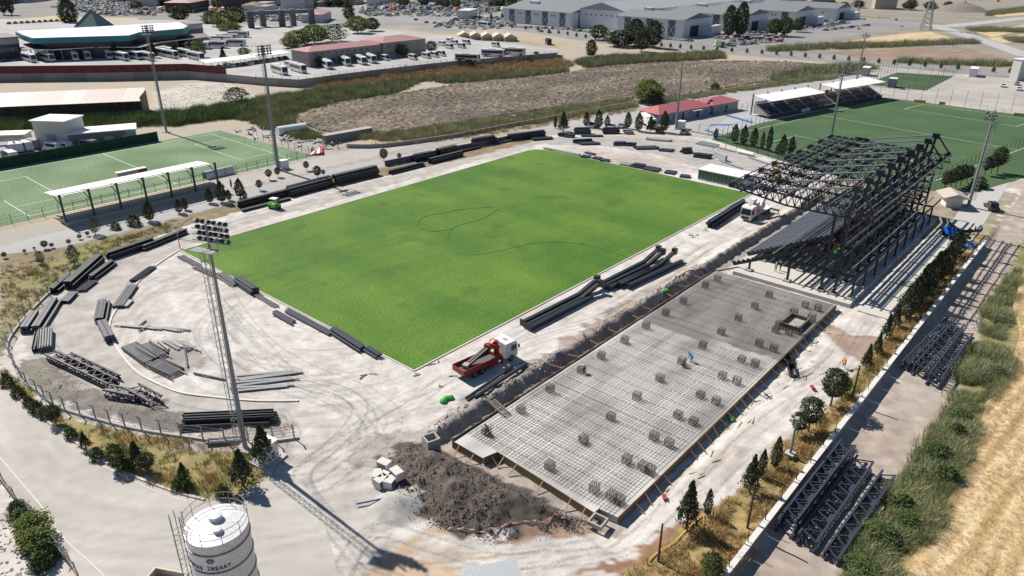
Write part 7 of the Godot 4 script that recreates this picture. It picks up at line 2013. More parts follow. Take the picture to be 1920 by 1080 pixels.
	for t2 in [pt(41.76, -284.2, 6.65), pt(48.29, -280.0, 3.9), pt(55.3, -272.8, 2.9), pt(63.89, -269.2, 6.35), pt(69.23, -263.7, 8.85), pt(69.33, -233.3, 8.05)]:
		tree("pine", Vector3(t2.x, YARD, t2.z), 7.0, 4.2, "dark conifer behind the maroon fence of the terminal", "conifers behind the maroon fence", "conifer")

func o_office(om, orf, gl):
	var o = thing("office_building", "long beige office with dusty red hipped roof in the bus yard", "building", Vector3(88, YARD, -193), 0.0)
	block(o, "wall", 0, 46, 0, 6.6, -13, 0, om); hip_roof(o, 0, 46, -13, 0, 6.6, 1.5, orf)
	block(o, "wing_wall", 42, 70, 0, 7.2, -16, 1.2, om); hip_roof(o, 42, 70, -16, 1.2, 7.2, 1.9, orf)
	for k in 10: pane(o, 3.0 + k * 3.7, 4.6, 1.6, 1.0, 0.0, gl, plain("sill_pale", lin(0.5, 0.48, 0.45), 0.8))
	for k in 4:
		pane(o, 44.5 + k * 6.4, 4.6, 2.2, 1.5, 1.2, gl, plain("sill_pale", lin(0.5, 0.48, 0.45))); pane(o, 44.5 + k * 6.4, 1.2, 2.2, 1.5, 1.2, gl, plain("sill_pale", lin(0.5, 0.48, 0.45)))
	for k in 6: pane(o, 6.0 + k * 6.2, 0.9, 2.4, 1.8, 0.0, gl, plain("sill_pale", lin(0.5, 0.48, 0.45)))
	block(o, "door", 40, 41.6, 0, 2.5, 0, 0.1, plain("hall_dark", lin(0.05, 0.05, 0.058))); block(o, "porch_roof", 38, 42, 2.8, 3.0, 0, 2.0, orf)
	for t in [[Vector3(93, YARD, -190.5), 4.5, 5.5], [Vector3(140, YARD, -189), 6.0, 6.0], [Vector3(162, YARD, -192), 5.5, 6.5]]:
		tree("leafy", t[0], t[1], t[2], "green tree against the beige office wall", "trees at the office", "leafy_tree")

func build_right():
	# right artificial pitch, its stand and the caged small pitch
	var turf = func(p):
		var t = clampf(0.5 + 0.6 * fine.get_noise_2d(p.x * 0.3, p.y * 0.3) + 0.5 * big.get_noise_2d(p.x * 2, p.y * 2), 0, 1)
		return Color(0.04, 0.1, 0.035).lerp(Color(0.075, 0.145, 0.055), t)
	structure("artificial_pitch", sheet(outline([96.66, 0.04, 104.28, -2.03, 133.29, 1.87, 171.57, 9.68, 201.5, 15.58, 208.0, 17.62, 205.6, 65.35, 115.65, 78.45, 107.68, 76.76, 91.09, 71.69, 81.63, 58.77, 84.99, 31.49]), 0.05, 2.0, turf, flat), tinted("turf", 0.9))
	pitch_lines("white lines of the clubhouse side artificial pitch", Vector2(106, 1.5), Vector2(206, 19.5), Vector2(196, 82), Vector2(95, 62), 0.06)
	structure("artificial_pitch", sheet(outline([235.3, 1.08, 281.7, 1.74, 287.9, 24.52, 236.4, 25.1]), 0.05, 2.0, func(p): return turf.call(p) * 0.8, flat), tinted("turf", 0.9))
	rail_fence("tall cage fence round the caged pitch", outline([233.5, 1.19, 284.9, 0.36, 290.4, 24.87, 234.1, 26.27, 233.5, 1.19]), 6.0, 5.0, "cage_fence", null, 0.0, 3)
	rail_fence("tall wire fence at the end of the clubhouse pitch", outline([206.3, 15.75, 207.3, 40.44, 208.9, 64.87]), 6.0, 5.0, "cage_fence", null, 0.0, 2)
	rail_fence("green wire fence behind the cypress row of the clubhouse pitch", outline([97.77, 1.24, 91.86, 16.54, 84.99, 31.49, 81.51, 41.1]), 3.0, 4.0)
	rail_fence("wire fence behind the grandstand along the clubhouse pitch", outline([90.96, 61.82, 96.82, 63.48, 106.69, 65.01, 120.66, 67.26, 142.26, 71.3, 155.29, 73.35]), 3.4, 3.0)
	rail_fence("pale fence round the court beside the clubhouse", outline([101.62, -7.03, 100.33, -0.05, 133.29, 1.87, 150.78, -9.65, 139.18, -12.38]), 3.0, 3.0)
	goal(pt(199.67, 18.46) + Vector3(0, 0, 0), 0.2, "white goal by the stand end of the clubhouse pitch"); goal(Vector3(201, 0, 51), 0.2, "white goal at the far end of the clubhouse pitch")
	for r in [[pt(204.9, 28.7), pt(205.6, 32.62)], [pt(202.3, 61.83), pt(202.7, 64.97)], [pt(206.8, 36.93), pt(207.3, 38.99)]]:
		var o = thing("advert_board", "yellow advertising board behind the goal of the clubhouse pitch", "advert board", r[0], along(r[0], r[1]), "yellow boards of the clubhouse pitch")
		block(o, "panel", 0, r[0].distance_to(r[1]), 0.1, 1.1, -0.05, 0.05, plain("advert_yellow", lin(0.6, 0.42, 0.08), 0.6)); block(o, "feet", 0.3, 0.5, 0, 0.1, -0.3, 0.3, nil_dark())
	# covered stand with coloured seats
	var A = Vector3(137.5, 0, 0.4); var B = Vector3(205.5, 0, 17.0); var L = A.distance_to(B)
	var o = thing("seated_stand", "covered stand with blue and red seats beside the clubhouse pitch", "stand", A, along(A, B))
	var cols = [lin(0.02, 0.04, 0.16), lin(0.18, 0.03, 0.035), lin(0.07, 0.085, 0.11), lin(0.2, 0.22, 0.25)]
	for r in 7:
		block(o, "step", 0, L, 0.8, 1.2 + r * 0.45, -1.1 - r * 0.95, -0.2 - r * 0.95, concrete())
		for k in 9:
			var s = Shape.new()
			for j in 9:
				var x = k * L / 9 + 0.5 + j * (L / 9 - 1.2) / 9
				s.box(Vector3(x, 1.45 + r * 0.45, -0.65 - r * 0.95), Vector3(0.5, 0.08, 0.45)); s.box(Vector3(x, 1.7 + r * 0.45, -0.9 - r * 0.95), Vector3(0.5, 0.5, 0.07))
			var c = 0 if k < 2 else ([2, 3, 2, 1, 3, 2][(r * 5 + k * 3) % 6])
			part(o, "seat_block", s, plain("seat_%d" % c, cols[c], 0.5)).set_meta("kind", "stuff")
	block(o, "front_wall", 0, L, 0, 1.2, -0.2, 0, plain("front_dark", lin(0.06, 0.065, 0.075), 0.8))
	for k in 10:
		var s = Shape.new()
		s.beam(Vector3(L * k / 9.0, 0, -7.6), Vector3(L * k / 9.0, 7.4, -7.6), 0.32)
		part(o, "post", s, plain("stand_post", lin(0.06, 0.07, 0.08)))
	for k in 9:
		if k == 4: continue
		var x = L * k / 9.0 + 0.05; var s = Shape.new()
		var y = 0.35 if k > 4 else 0.0
		s.hexa([Vector3(x, 5.9 + y, 0.4), Vector3(x + L / 9 - 0.1, 5.9 + y, 0.4), Vector3(x + L / 9 - 0.1, 6.6 + y, -7.8), Vector3(x, 6.6 + y, -7.8), Vector3(x, 6.0 + y, 0.4), Vector3(x + L / 9 - 0.1, 6.0 + y, 0.4), Vector3(x + L / 9 - 0.1, 6.7 + y, -7.8), Vector3(x, 6.7 + y, -7.8)])
		part(o, "roof_sheet", s, plain("roof_white", lin(0.78, 0.78, 0.77)))
	block(o, "banner", 18, 23, 0.3, 1.4, 0.02, 0.06, plain("banner_blue", lin(0.55, 0.65, 0.75), 0.6))
	block(o, "red_sign", L * 4 / 9.0 - 1.4, L * 4 / 9.0 + 0.4, 5.6, 7.0, 0.5, 0.56, plain("seat_red", lin(0.4, 0.03, 0.04)))
	# clubhouse with red roof
	A = Vector3(104.6, 0, -23.4); B = Vector3(141.4, 0, -15.6); L = A.distance_to(B) + 4
	o = thing("clubhouse", "low pale blue clubhouse with red hipped roof beside the court", "building", A, along(A, B))
	var wb = plain("wall_blue", lin(0.36, 0.42, 0.5), 0.8, 0, "soil", 0.2); var rr = plain("club_roof", lin(0.42, 0.13, 0.14), 0.7, 0, "soil", 0.2)
	block(o, "wall", 0, 26, 0, 3.2, -8.5, 0, wb); hip_roof(o, 0, 26, -8.5, 0, 3.2, 1.9, rr, 0.8)
	block(o, "wing_wall", 27.2, L, 0, 3.2, -8.5, 0, wb); hip_roof(o, 27.2, L, -8.5, 0, 3.2, 1.6, rr, 0.7)
	for k in 5: block(o, "door", 4.0 + k * 7.6, 5.1 + k * 7.6, 0, 2.3, 0, 0.08, plain("door_dark", lin(0.03, 0.03, 0.035), 0.5))
	for k in 14:
		if k % 3 == 1: continue
		pane(o, 1.4 + k * 2.75, 1.0, 1.3, 1.3, 0.0, plain("glass_blue", lin(0.1, 0.14, 0.17)), plain("sill_pale", lin(0.5, 0.48, 0.45)))
	block(o, "porch", 15.5, 20, 2.6, 2.8, 0, 1.6, plain("roof_white", lin(0.78, 0.78, 0.77)))
	for k in 3:
		var s = Shape.new()
		s.box(Vector3(24.5 + k * 2.2, 5.6, -4.0), Vector3(1.9, 0.08, 1.4)); s.beam(Vector3(24.5 + k * 2.2, 4.4, -4.0), Vector3(24.5 + k * 2.2, 5.6, -4.0), 0.1)
		part(o, "solar_panel", s, plain("hall_dark", lin(0.05, 0.05, 0.058)))
	# court with blue bands
	structure("court", sheet(outline([100.64, -5.96, 101.63, -0.7, 133.74, 1.12, 147.74, -8.7, 137.44, -11.55]), 0.06, 2.0, func(p): return Color(0.4, 0.41, 0.43), flat), tinted("court", 0.9, "soil", 0.2))
	var cb = thing("court_lines", "blue painted bands across the grey court", "line markings")
	for r in [outline([106.17, -7.57, 102.42, 0.15, 104.86, -0.34, 108.14, -7.66]), outline([132.07, -13.35, 126.42, -0.67, 129.28, -1.22, 134.53, -13.35]), outline([113.74, -9.6, 118.77, -4.19, 121.28, -5.01, 116.32, -10.35])]:
		var s = Shape.new()
		s.prism(r, 0.075, 0.075)
		part(cb, "band", s, plain("court_blue", lin(0.06, 0.13, 0.34), 0.8))
	# cars and van by the clubhouse
	for r in [[pt(86.5, -36.61), "white", "white pickup partly behind the cypresses of the clubhouse end", "suv"], [pt(89.32, -31.3), "white", "white car behind the gap of the cypresses of the clubhouse end", "car"], [pt(92.2, -29.33), "silver", "silver car beside the cypresses of the clubhouse end", "car"], [pt(93.93, -16.41), "maroon", "dark red car under the cypresses of the clubhouse end", "car"], [pt(97.88, -10), "grey", "grey car parked at the court fence", "suv"], [pt(98.71, -21.19), "white", "white car behind the lorry at the clubhouse", "car"]]:
		car(r[0], 0.25, r[1], r[2], "cars by the clubhouse", r[3])
	lorry(pt(99.78, -24.62), -2.2, "white lorry parked at the clubhouse corner", "", plain("truck_white", lin(0.72, 0.72, 0.71)))
	car(pt(78.86, 77), 0.5, "dark", "black car parked on the concrete drive behind the grandstand", "", "suv")
	for r in [[pt(269.9, 47.24), "white"], [pt(280.6, 50.67), "silver"], [pt(265.3, 53.79), "white"]]: car(r[0], 0.2, r[1], r[1] + " car on the gravel lot beyond the clubhouse pitch", "cars on the gravel lot")
	var wc = thing("white_cabinet", "white service cabinet beside the slim floodlight mast", "cabinet", pt(103.9, -14.47), 0.2)
	block(wc, "case", -1.2, 1.2, 0, 2.3, -1.0, 1.0, plain("truck_white", lin(0.72, 0.72, 0.71))); block(wc, "lid", -1.3, 1.3, 2.3, 2.45, -1.1, 1.1, plain("roof_white", lin(0.78, 0.78, 0.77)))
	for r in [[pt(259.8, -4.9), 6.0, "pale container at the corner of the caged pitch", lin(0.4, 0.42, 0.43)], [pt(291.7, 32.95), 9.0, "white container at the edge of the gravel lot", lin(0.66, 0.68, 0.68)], [pt(234.5, 13.83), 4.0, "grey ticket booth before the caged pitch", lin(0.18, 0.2, 0.24)]]:
		var c = thing("site_container", r[2], "container", r[0], 0.15, "containers beyond the clubhouse pitch")
		block(c, "case", 0, r[1], 0, 3.6, -3, 0, plain("cont_%d" % int(r[1]), r[3], 0.6)); block(c, "roof", -0.1, r[1] + 0.1, 3.6, 3.72, -3.1, 0.1, plain("roof_white", lin(0.78, 0.78, 0.77))); block(c, "door", 0.6, 1.6, 0, 2.2, 0, 0.05, plain("door_dark", lin(0.03, 0.03, 0.035)))
	var tw = thing("white_tower", "white rendered building corner at the gravel lot edge", "building", pt(292.4, 48.83), -0.5)
	block(tw, "wall", 0, 9, 0, 9, -4, 0, plain("plaster_white", lin(0.6, 0.6, 0.58))); block(tw, "roof", -0.3, 9.3, 9, 9.3, -4.3, 0.3, plain("roof_white", lin(0.78, 0.78, 0.77)))
	var sh = thing("gate_shelter", "small gatehouse with faded red pitched roof behind the grandstand", "gatehouse", pt(75.64, 69.55), 0.5)
	block(sh, "wall", -1.8, 1.8, 0, 2.4, -1.6, 1.6, plain("hut_white", lin(0.6, 0.62, 0.6))); gable_roof(sh, -2.6, 2.6, -2.4, 2.4, 2.4, 1.0, plain("sheet_pink", lin(0.5, 0.38, 0.36))); block(sh, "doorway", -1.6, -0.4, 0, 2.1, 1.6, 1.66, plain("door_dark", lin(0.03, 0.03, 0.035)))
	structure("driveway", sheet([Vector2(57, 73), Vector2(78, 71.5), Vector2(100, 70), Vector2(112, 72), Vector2(112, 76), Vector2(78, 77.5), Vector2(62, 78)], 0.04, 2.0, func(p): return Color(0.5, 0.49, 0.47), flat), tinted("pale_asphalt", 0.92))

func shed_hall(label, u0, u1, v0, v1, h, rise, ridge_along_v, braced, group):
	# pale industrial hall; local x runs along +v seen from the stadium side
	var o = thing("industrial_hall", label, "industrial hall", Vector3(u0, 0, v0), -PI / 2, group)
	var L = v1 - v0; var D = u1 - u0
	var wall = plain("hall_white", lin(0.74, 0.77, 0.8), 0.7, 0, "soil", 0.08); var roof = plain("hall_roof", lin(0.2, 0.22, 0.235), 0.6, 0, "soil", 0.1); var roofb = plain("hall_roof_pale", lin(0.36, 0.4, 0.42), 0.6, 0, "soil", 0.1)
	block(o, "wall", 0, L, 0, h, -D, 0, wall)
	gable_roof(o, 0, L, -D, 0, h, rise, roof if ridge_along_v else roofb, not ridge_along_v, 0.6)
	if braced:
		var n = int(L / 14.0)
		for k in n:
			var x = L * (k + 0.5) / n
			var w = block(o, "glazed_bay", x - 2.6, x + 2.6, 0.6, h - 0.6, 0.0, 0.12, plain("bay_dark", lin(0.1, 0.125, 0.14), 0.3))
			for sg in [-1, 1]:
				var s = Shape.new()
				s.beam(Vector3(x - 2.6 * sg, 1.0, 0.22), Vector3(x + 2.6 * sg, h - 3.0, 0.22), 0.35, 0.2)
				part(w, "cross_brace", s, plain("roof_white", lin(0.78, 0.78, 0.77)))
			if k < n - 1:
				for j in 2: pane(o, x + L / n * 0.5 - 2.2 + j * 2.6, h - 3.4, 1.4, 1.0, 0.0, plain("glass_blue", lin(0.1, 0.14, 0.17)))
	else:
		for k in 7: pane(o, L * (k + 1.0) / 8.5, h - 4.0, 1.6, 0.9, 0.0, plain("glass_blue", lin(0.1, 0.14, 0.17)))
	# gable end: gate and annex
	block(o, "gate", L, L + 0.1, 0, h * 0.62, -D * 0.55, -D * 0.25, plain("door_dark", lin(0.03, 0.03, 0.035))); block(o, "annex", L, L + 9, 0, h * 0.6, -D * 0.95, -D * 0.6, wall)
	var v = Shape.new()
	if ridge_along_v: v.slab(L * 0.2, L * 0.32, h + rise - 0.3, h + rise + 1.6, -D * 0.5 - 2, -D * 0.5 + 2)
	else: v.slab(L * 0.45, L * 0.55, h + rise - 0.3, h + rise + 1.2, -D * 0.7, -D * 0.6)
	part(o, "roof_vent", v, wall)

func plain_house(at, turn, w, d, h, wallc, roofc, label, kind = "hip"):
	var o = thing("far_building", label, "building", at, turn, "buildings on the edge of town")
	block(o, "wall", 0, w, 0, h, -d, 0, plain("fb_" + str(wallc), wallc, 0.8, 0, "soil", 0.1))
	if kind == "hip": hip_roof(o, 0, w, -d, 0, h, d * 0.16, plain("fr_" + str(roofc), roofc, 0.7, 0, "soil", 0.1))
	else: block(o, "roof", -0.5, w + 0.5, h, h + 0.5, -d - 0.5, 0.5, plain("fr_" + str(roofc), roofc, 0.7, 0, "soil", 0.1))
	var n = int(w / 5.0)
	for k in n:
		for f in maxi(1, int(h / 4.0)): pane(o, w * (k + 0.3) / n, 1.2 + f * 3.4, 2.0, 1.4, 0.0, plain("glass_blue", lin(0.1, 0.14, 0.17)))

func build_far():
	# ploughed field
	var pn = FastNoiseLite.new()
	pn.seed = 31; pn.frequency = 0.42; pn.fractal_octaves = 2
	var clods = func(p): return 0.16 * sin((p.y - 0.28 * p.x) * TAU / 2.6) + 0.75 * absf(pn.get_noise_2d(p.x, p.y * 0.8)) + 0.45 * pn.get_noise_2d(p.x * 2.3, p.y * 2.3)
	var fcol = func(p):
		var t = pn.get_noise_2d(p.x * 1.7 + 50, p.y * 1.7) * 1.5 + 0.9 * big.get_noise_2d(p.x * 0.6, p.y * 1.6)
		return Color(0.105, 0.087, 0.071).lerp(Color(0.29, 0.235, 0.175), clampf(t * 1.5 - 0.2, 0, 1))
	var fp = smooth(outline([32.89, -122.14, 44.31, -124.7, 56.09, -128.02, 80.14, -126.18, 111.4, -125.29, 139.77, -117.44, 169.35, -110.58, 191.6, -111.34, 215.0, -105.16, 240.6, -89.56, 267.6, -67.39, 279.4, -49.59, 281.3, -28.62, 273.0, -21.88, 234.7, -26.67, 199.78, -36.23, 156.9, -43.23, 138.94, -54.02, 113.53, -60.92, 83.83, -68.92, 54.64, -73.18, 35.52, -79.43, 26.83, -86.69, 23.9, -96.25, 27.01, -112.26]), 2)
	structure("ploughed_field", sheet(fp, 0.12, 0.75, fcol, clods), tinted("field", 0.95))
	structure("ploughed_field", sheet(outline([337.6, -48.23, 376.5, -36.77, 419.8, -0.36, 373.0, 32.41, 359.8, 41.71, 332.5, 7.98, 315.0, -15.72]), 0.12, 3.0, func(p): return fcol.call(p).lerp(Color(0.34, 0.25, 0.18), 0.5), flat), tinted("field", 0.95))
	# low wall between road and field
	var wp = smooth(outline([16.19, -72.8, 23.79, -65.47, 45.58, -59.23, 69.27, -56.29, 78.28, -54.8, 128.82, -47.63, 167.46, -37.15, 203.5, -28.35, 246.6, -16.48, 267.0, -8.8]), 3)
	var lw = thing("field_wall", "low concrete wall between perimeter road and ploughed field", "wall")
	for k in wp.size() - 1:
		var s = Shape.new()
		s.beam(V(wp[k], 0.55), V(wp[k].lerp(wp[k + 1], 0.99), 0.55), 0.3, 1.1)
		part(lw, "panel", s, plain("wall_stained_0", lin(0.34, 0.33, 0.31), 0.9, 0, "soil", 0.12))
	# purple boarding and low wall along the far straight
	var pw = thing("track_boarding", "faded purple boarding between road verge and steel stacks", "boarding")
	var bp = outline([10.75, -49.52, 22.24, -48.08, 33.81, -47.41, 42.91, -45.66, 55.57, -44.41])
	for k in bp.size() - 1:
		for j in 4:
			var s = Shape.new()
			s.beam(V(bp[k].lerp(bp[k + 1], j / 4.0), 0.75), V(bp[k].lerp(bp[k + 1], (j + 0.97) / 4.0), 0.75), 0.15, 1.5)
			part(pw, "board", s, plain("board_purple", lin(0.16, 0.13, 0.17), 0.8, 0, "soil", 0.2))
	rail_fence("concrete post fence on the brown verge of the clubhouse end bend", outline([89.07, 8.1, 89.79, 14.29, 87.68, 21.5, 86.22, 28.1]), 1.6, 3.2)
	# boulevard and its median
	var asp = func(p): return Color(0.24, 0.24, 0.245).lerp(Color(0.3, 0.3, 0.3), clampf(0.5 + big.get_noise_2d(p.x, p.y), 0, 1))
	var bl = smooth(outline([254.1, -446.0, 264.6, -364.5, 311.0, -325.6, 311.1, -246.2, 296.3, -189.52, 290.7, -146.07, 292.4, -111.33, 302.3, -67.81, 307.1, -26.64, 311.3, 12.86, 317.9, 48.98]), 4)
	structure("boulevard", sheet(strip(bl, 22.0), 0.06, 4.0, asp, flat), tinted("pale_asphalt", 0.92))
	var b2 = smooth(outline([311.0, -325.6, 414.0, -330.8, 537.3, -299.6, 689.3, -261.1]), 4)
	structure("boulevard", sheet(strip(b2, 26.0), 0.09, 6.0, asp, flat), tinted("pale_asphalt", 0.92))
	structure("car_park", sheet(outline([294.7, -112.55, 359.2, -135.52, 415.8, -127.47, 447.5, -117.19, 578.4, -114.41, 610.1, -55.95, 562.4, -50.64, 469.2, -64.49, 411.7, -74.12, 341.1, -87.53, 298.7, -94.54]), 0.05, 6.0, asp, flat), tinted("pale_asphalt", 0.92))
	structure("car_park", sheet(outline([314.8, -269.3, 338.5, -224.4, 333.5, -193.9, 329.2, -131.09, 301.7, -119.84, 306.7, -196.98, 297.6, -254.3]), 0.05, 6.0, asp, flat), tinted("pale_asphalt", 0.92))
	structure("gravel_road", sheet(strip(outline([572.6, -53.07, 519.8, -24.69, 465.2, 5.52, 397.1, 38.71]), 12.0), 0.07, 5.0, func(p): return Color(0.44, 0.44, 0.45), flat), tinted("pale_asphalt", 0.92))
	structure("gravel_road", sheet(strip(outline([560.2, -40.72, 628.8, -24.38, 714.1, -6.71]), 14.0), 0.1, 5.0, func(p): return Color(0.44, 0.44, 0.45), flat), tinted("pale_asphalt", 0.92))
	for pz in [outline([378.2, -65.66, 485.9, -47.92, 506.9, -37.41, 459.6, -8.68, 420.9, -30.75]), outline([531.3, -13.32, 630.7, 3.42, 577.9, 11.1, 497.8, 2.73]), outline([487.4, 1.47, 540.8, 16.52, 491.8, 23.65, 458.8, 15.56]), outline([723.6, -37.39, 813.5, -23.22, 748.5, -13.74, 699.0, -28.86])]:
		structure("stubble_field", sheet(pz, 0.1, 6.0, func(p): return Color(0.55, 0.43, 0.25).lerp(Color(0.68, 0.55, 0.35), clampf(0.5 + fine.get_noise_2d(p.x * 0.3, p.y), 0, 1)), flat), tinted("straw_ground", 0.95))
	structure("dry_field", sheet(outline([66.89, -580.0, 103.74, -582.9, 122.5, -592.6, 140.28, -554.7, 161.66, -527.5, 133.34, -468.8, 102.29, -477.4, 41.23, -488.0]), 0.1, 6.0, func(p): return Color(0.5, 0.39, 0.22).lerp(Color(0.62, 0.5, 0.3), clampf(0.5 + fine.get_noise_2d(p.x * 0.3, p.y), 0, 1)), flat), tinted("straw_ground", 0.95))
	for k in 44:
		var i = 8 + k * 0.72
		var q = bl[int(i)].lerp(bl[mini(int(i) + 1, bl.size() - 1)], i - int(i)) if int(i) < bl.size() else bl[-1]
		tree("cypress", V(q), 2.6, 1.8, "small dark shrub on the boulevard median", "shrubs of the boulevard median", "shrub", "shrub")
	for k in 22:
		var i = 2 + k * 0.5
		if int(i) >= b2.size() - 1: continue
		tree("cypress", V(b2[int(i)].lerp(b2[int(i) + 1], i - int(i)) + Vector2(-14, 4)), 4.2, 2.6, "small dark shrub along the upper avenue", "shrubs of the upper avenue", "shrub", "shrub")
	# halls
	var g = "pale industrial halls"
	shed_hall("pale industrial hall with cross braced bays beside the upper avenue", 343, 378, -302, -237, 10.5, 3.5, true, true, g)
	shed_hall("tallest pale hall with broad gable facing the boulevard", 352, 640, -236, -198, 13.0, 5.0, false, false, g)
	shed_hall("pale industrial hall with cross braced bays with the bank trees before it", 342, 380, -197, -146, 11.0, 3.5, true, true, g)
	shed_hall("pale industrial hall behind the middle one, bays half hidden", 405, 443, -192, -132, 11.0, 3.5, true, true, g)
	shed_hall("pale industrial hall with gate before the long car park", 468, 506, -188, -122, 11.0, 3.5, true, true, g)
	shed_hall("low pale hall at the far end of the car park", 556, 592, -190, -122, 9.0, 3.5, true, false, g)
	shed_hall("long pale hall behind the first braced hall", 392, 430, -330, -240, 11.0, 3.5, true, false, g)
	shed_hall("pale hall far behind beside the upper avenue", 445, 482, -345, -240, 11.0, 3.5, true, false, g)
	shed_hall("pale hall at the very back of the works", 640, 690, -330, -200, 12.0, 4.0, true, false, g)
	# gate structure and other far buildings
	var A = pt(164.3, -366.2); var B = pt(204.9, -355.9); var L = A.distance_to(B)
	var gt = thing("entrance_portal", "blue grey entrance portal with tall piers and crossbeam", "portal", A, along(A, B))
	for k in 5: block(gt, "pier", L * k / 4.0 - 1.8, L * k / 4.0 + 1.8, 0, 13.5, -3 - (k % 2) * 8, 0 - (k % 2) * 8, plain("portal_blue", lin(0.075, 0.09, 0.12), 0.6) if k % 2 == 0 else plain("portal_grey", lin(0.16, 0.18, 0.2), 0.6))
	block(gt, "crossbeam", -1.0, L + 1.0, 10.5, 13.0, -10, -6, plain("portal_grey", lin(0.16, 0.18, 0.2)))
	var rd = lin(0.2, 0.11, 0.09); var pk = lin(0.4, 0.26, 0.24); var gyc = lin(0.3, 0.3, 0.31); var wh = lin(0.6, 0.6, 0.6); var cr = lin(0.45, 0.4, 0.34); var dkb = lin(0.08, 0.06, 0.06)
	var far = [[pt(240.1, -394.2), 0.75, 36, 16, 6, wh, pk, "white pavilion with pink hipped roof at the avenue"], [pt(125.99, -745.4), 0.8, 90, 20, 9, gyc, dkb, "long dark roofed works in the corner behind the dry field"], [pt(216.6, -548.5), 0.75, 46, 22, 8, dkb, pk, "brown walled store with pale red roof behind the lorries"], [pt(265.0, -535.8), 0.75, 60, 26, 10, dkb, rd, "dark red roofed warehouse beside the portal trees"], [pt(303.7, -553.5), 0.7, 60, 26, 9, gyc, rd, "grey house with dark red roof behind the portal"], [pt(337.3, -541.6), 0.7, 50, 24, 9, cr, gyc, "cream walled store with grey roof above the portal"], [pt(379.1, -533.5), 0.7, 46, 20, 10, cr, rd, "cream building with red roof behind the avenue trees"], [pt(223.8, -627.3), 0.75, 40, 18, 8, wh, wh, "white flat store among the parked lorries"], [pt(343.4, -339.8), 0.5, 26, 10, 6, wh, wh, "small white kiosk building at the dealer lot"], [pt(297.4, -505.5), 0.7, 24, 18, 9, wh, wh, "small white roofed shop beside the portal"], [pt(728.3, -121.75), 0.4, 26, 20, 9, cr, gyc, "concrete bunker block beyond the car park"], [pt(724.9, -228.7), 0.5, 70, 26, 8, wh, wh, "long white store at the gravel works"], [pt(754.2, -190.76), 0.5, 80, 30, 9, gyc, wh, "long pale store behind the bunker block"], [pt(628.9, -233.4), 0.6, 50, 24, 10, wh, gyc, "grey roofed hall tucked behind the tallest hall"], [pt(423.8, -524.7), 0.7, 60, 20, 8, cr, rd, "cream row of shops on the upper avenue"], [pt(472.2, -503.5), 0.7, 60, 20, 8, gyc, rd, "grey row of shops on the upper avenue"], [pt(514.5, -465.2), 0.7, 70, 20, 7, wh, gyc, "white row of shops on the upper avenue"]]
	for f in far: plain_house(f[0], f[1], f[2], f[3], f[4], f[5], f[6], f[7], "hip" if f[6] in [rd, pk, dkb] else "flat")
	var tint = [wh, cr, gyc, cr, wh]; var tops = [rd, gyc, pk, wh, dkb]
	for k in 26:
		var q = [pt(153.45, -791.2), pt(233.5, -517.0), pt(355.9, -524.5)][k % 3].lerp([pt(322.2, -661.6), pt(391.7, -553.9), pt(554.0, -453.4)][k % 3], rng.randf()) + Vector3(rng.randf_range(-10, 10), 0, rng.randf_range(-25, 25))
		plain_house(q, 0.7 + rng.randf_range(-0.2, 0.2), rng.randf_range(14, 30), rng.randf_range(9, 16), rng.randf_range(4, 8), tint[k % 5], tops[(k * 3) % 5], "small " + ["white", "cream", "grey", "cream", "white"][k % 5] + " building among the yards behind the terminal and avenue", "hip" if k % 2 else "flat")
	# stalls of canvas by the avenue
	for k in 5:
		var q = pt(240.5, -245.2).lerp(pt(251.9, -216.9), k / 4.0)
		var o = thing("canvas_tent", "beige canvas tent on the dry lot above the coaches", "tent", q, 0.9, "beige tents on the dry lot")
		block(o, "side", -5, 5, 0, 2.2, -4, 4, plain("canvas", lin(0.45, 0.39, 0.3), 0.9)); gable_roof(o, -5, 5, -4, 4, 2.2, 2.2, plain("canvas_top", lin(0.52, 0.46, 0.37), 0.9))
	# pylons
	for r in [[pt(521.4, -44.47), 34.0, "lattice power pylon at the bend of the gravel road"], [pt(614.2, -125.09), 30.0, "lattice power pylon beyond the car park"]]:
		var o = thing("power_pylon", r[2], "pylon", r[0], 0.4, "power pylons")
		var pm = plain("pylon_grey", lin(0.3, 0.31, 0.32), 0.5, 0.3); var H = r[1]
		for sx in [-1, 1]:
			for sz in [-1, 1]:
				var s = Shape.new()
				s.beam(Vector3(sx * 3.4, 0, sz * 3.4), Vector3(sx * 0.7, H * 0.7, sz * 0.7), 0.35); s.beam(Vector3(sx * 0.7, H * 0.7, sz * 0.7), Vector3(sx * 0.4, H, sz * 0.4), 0.3)
				part(o, "leg", s, pm)
		var s = Shape.new()
		for k in 9:
			var t0 = k / 9.0; var t1 = (k + 1) / 9.0
			var r0 = lerpf(3.4, 0.5, t0); var r1 = lerpf(3.4, 0.5, t1)
			for e in [[-1, -1, 1, -1], [1, -1, 1, 1], [1, 1, -1, 1], [-1, 1, -1, -1]]:
				s.beam(Vector3(e[0] * r0, H * t0 * 0.85, e[1] * r0), Vector3(e[2] * r1, H * t1 * 0.85, e[3] * r1), 0.2); s.beam(Vector3(e[2] * r0, H * t0 * 0.85, e[3] * r0), Vector3(e[0] * r1, H * t1 * 0.85, e[1] * r1), 0.2)
		part(o, "bracing", s, pm)
		for y in [0.7, 0.83, 0.96]:
			s = Shape.new()
			s.beam(Vector3(-6, H * y, 0), Vector3(6, H * y, 0), 0.4, 0.6)
			part(o, "cross_arm", s, pm)
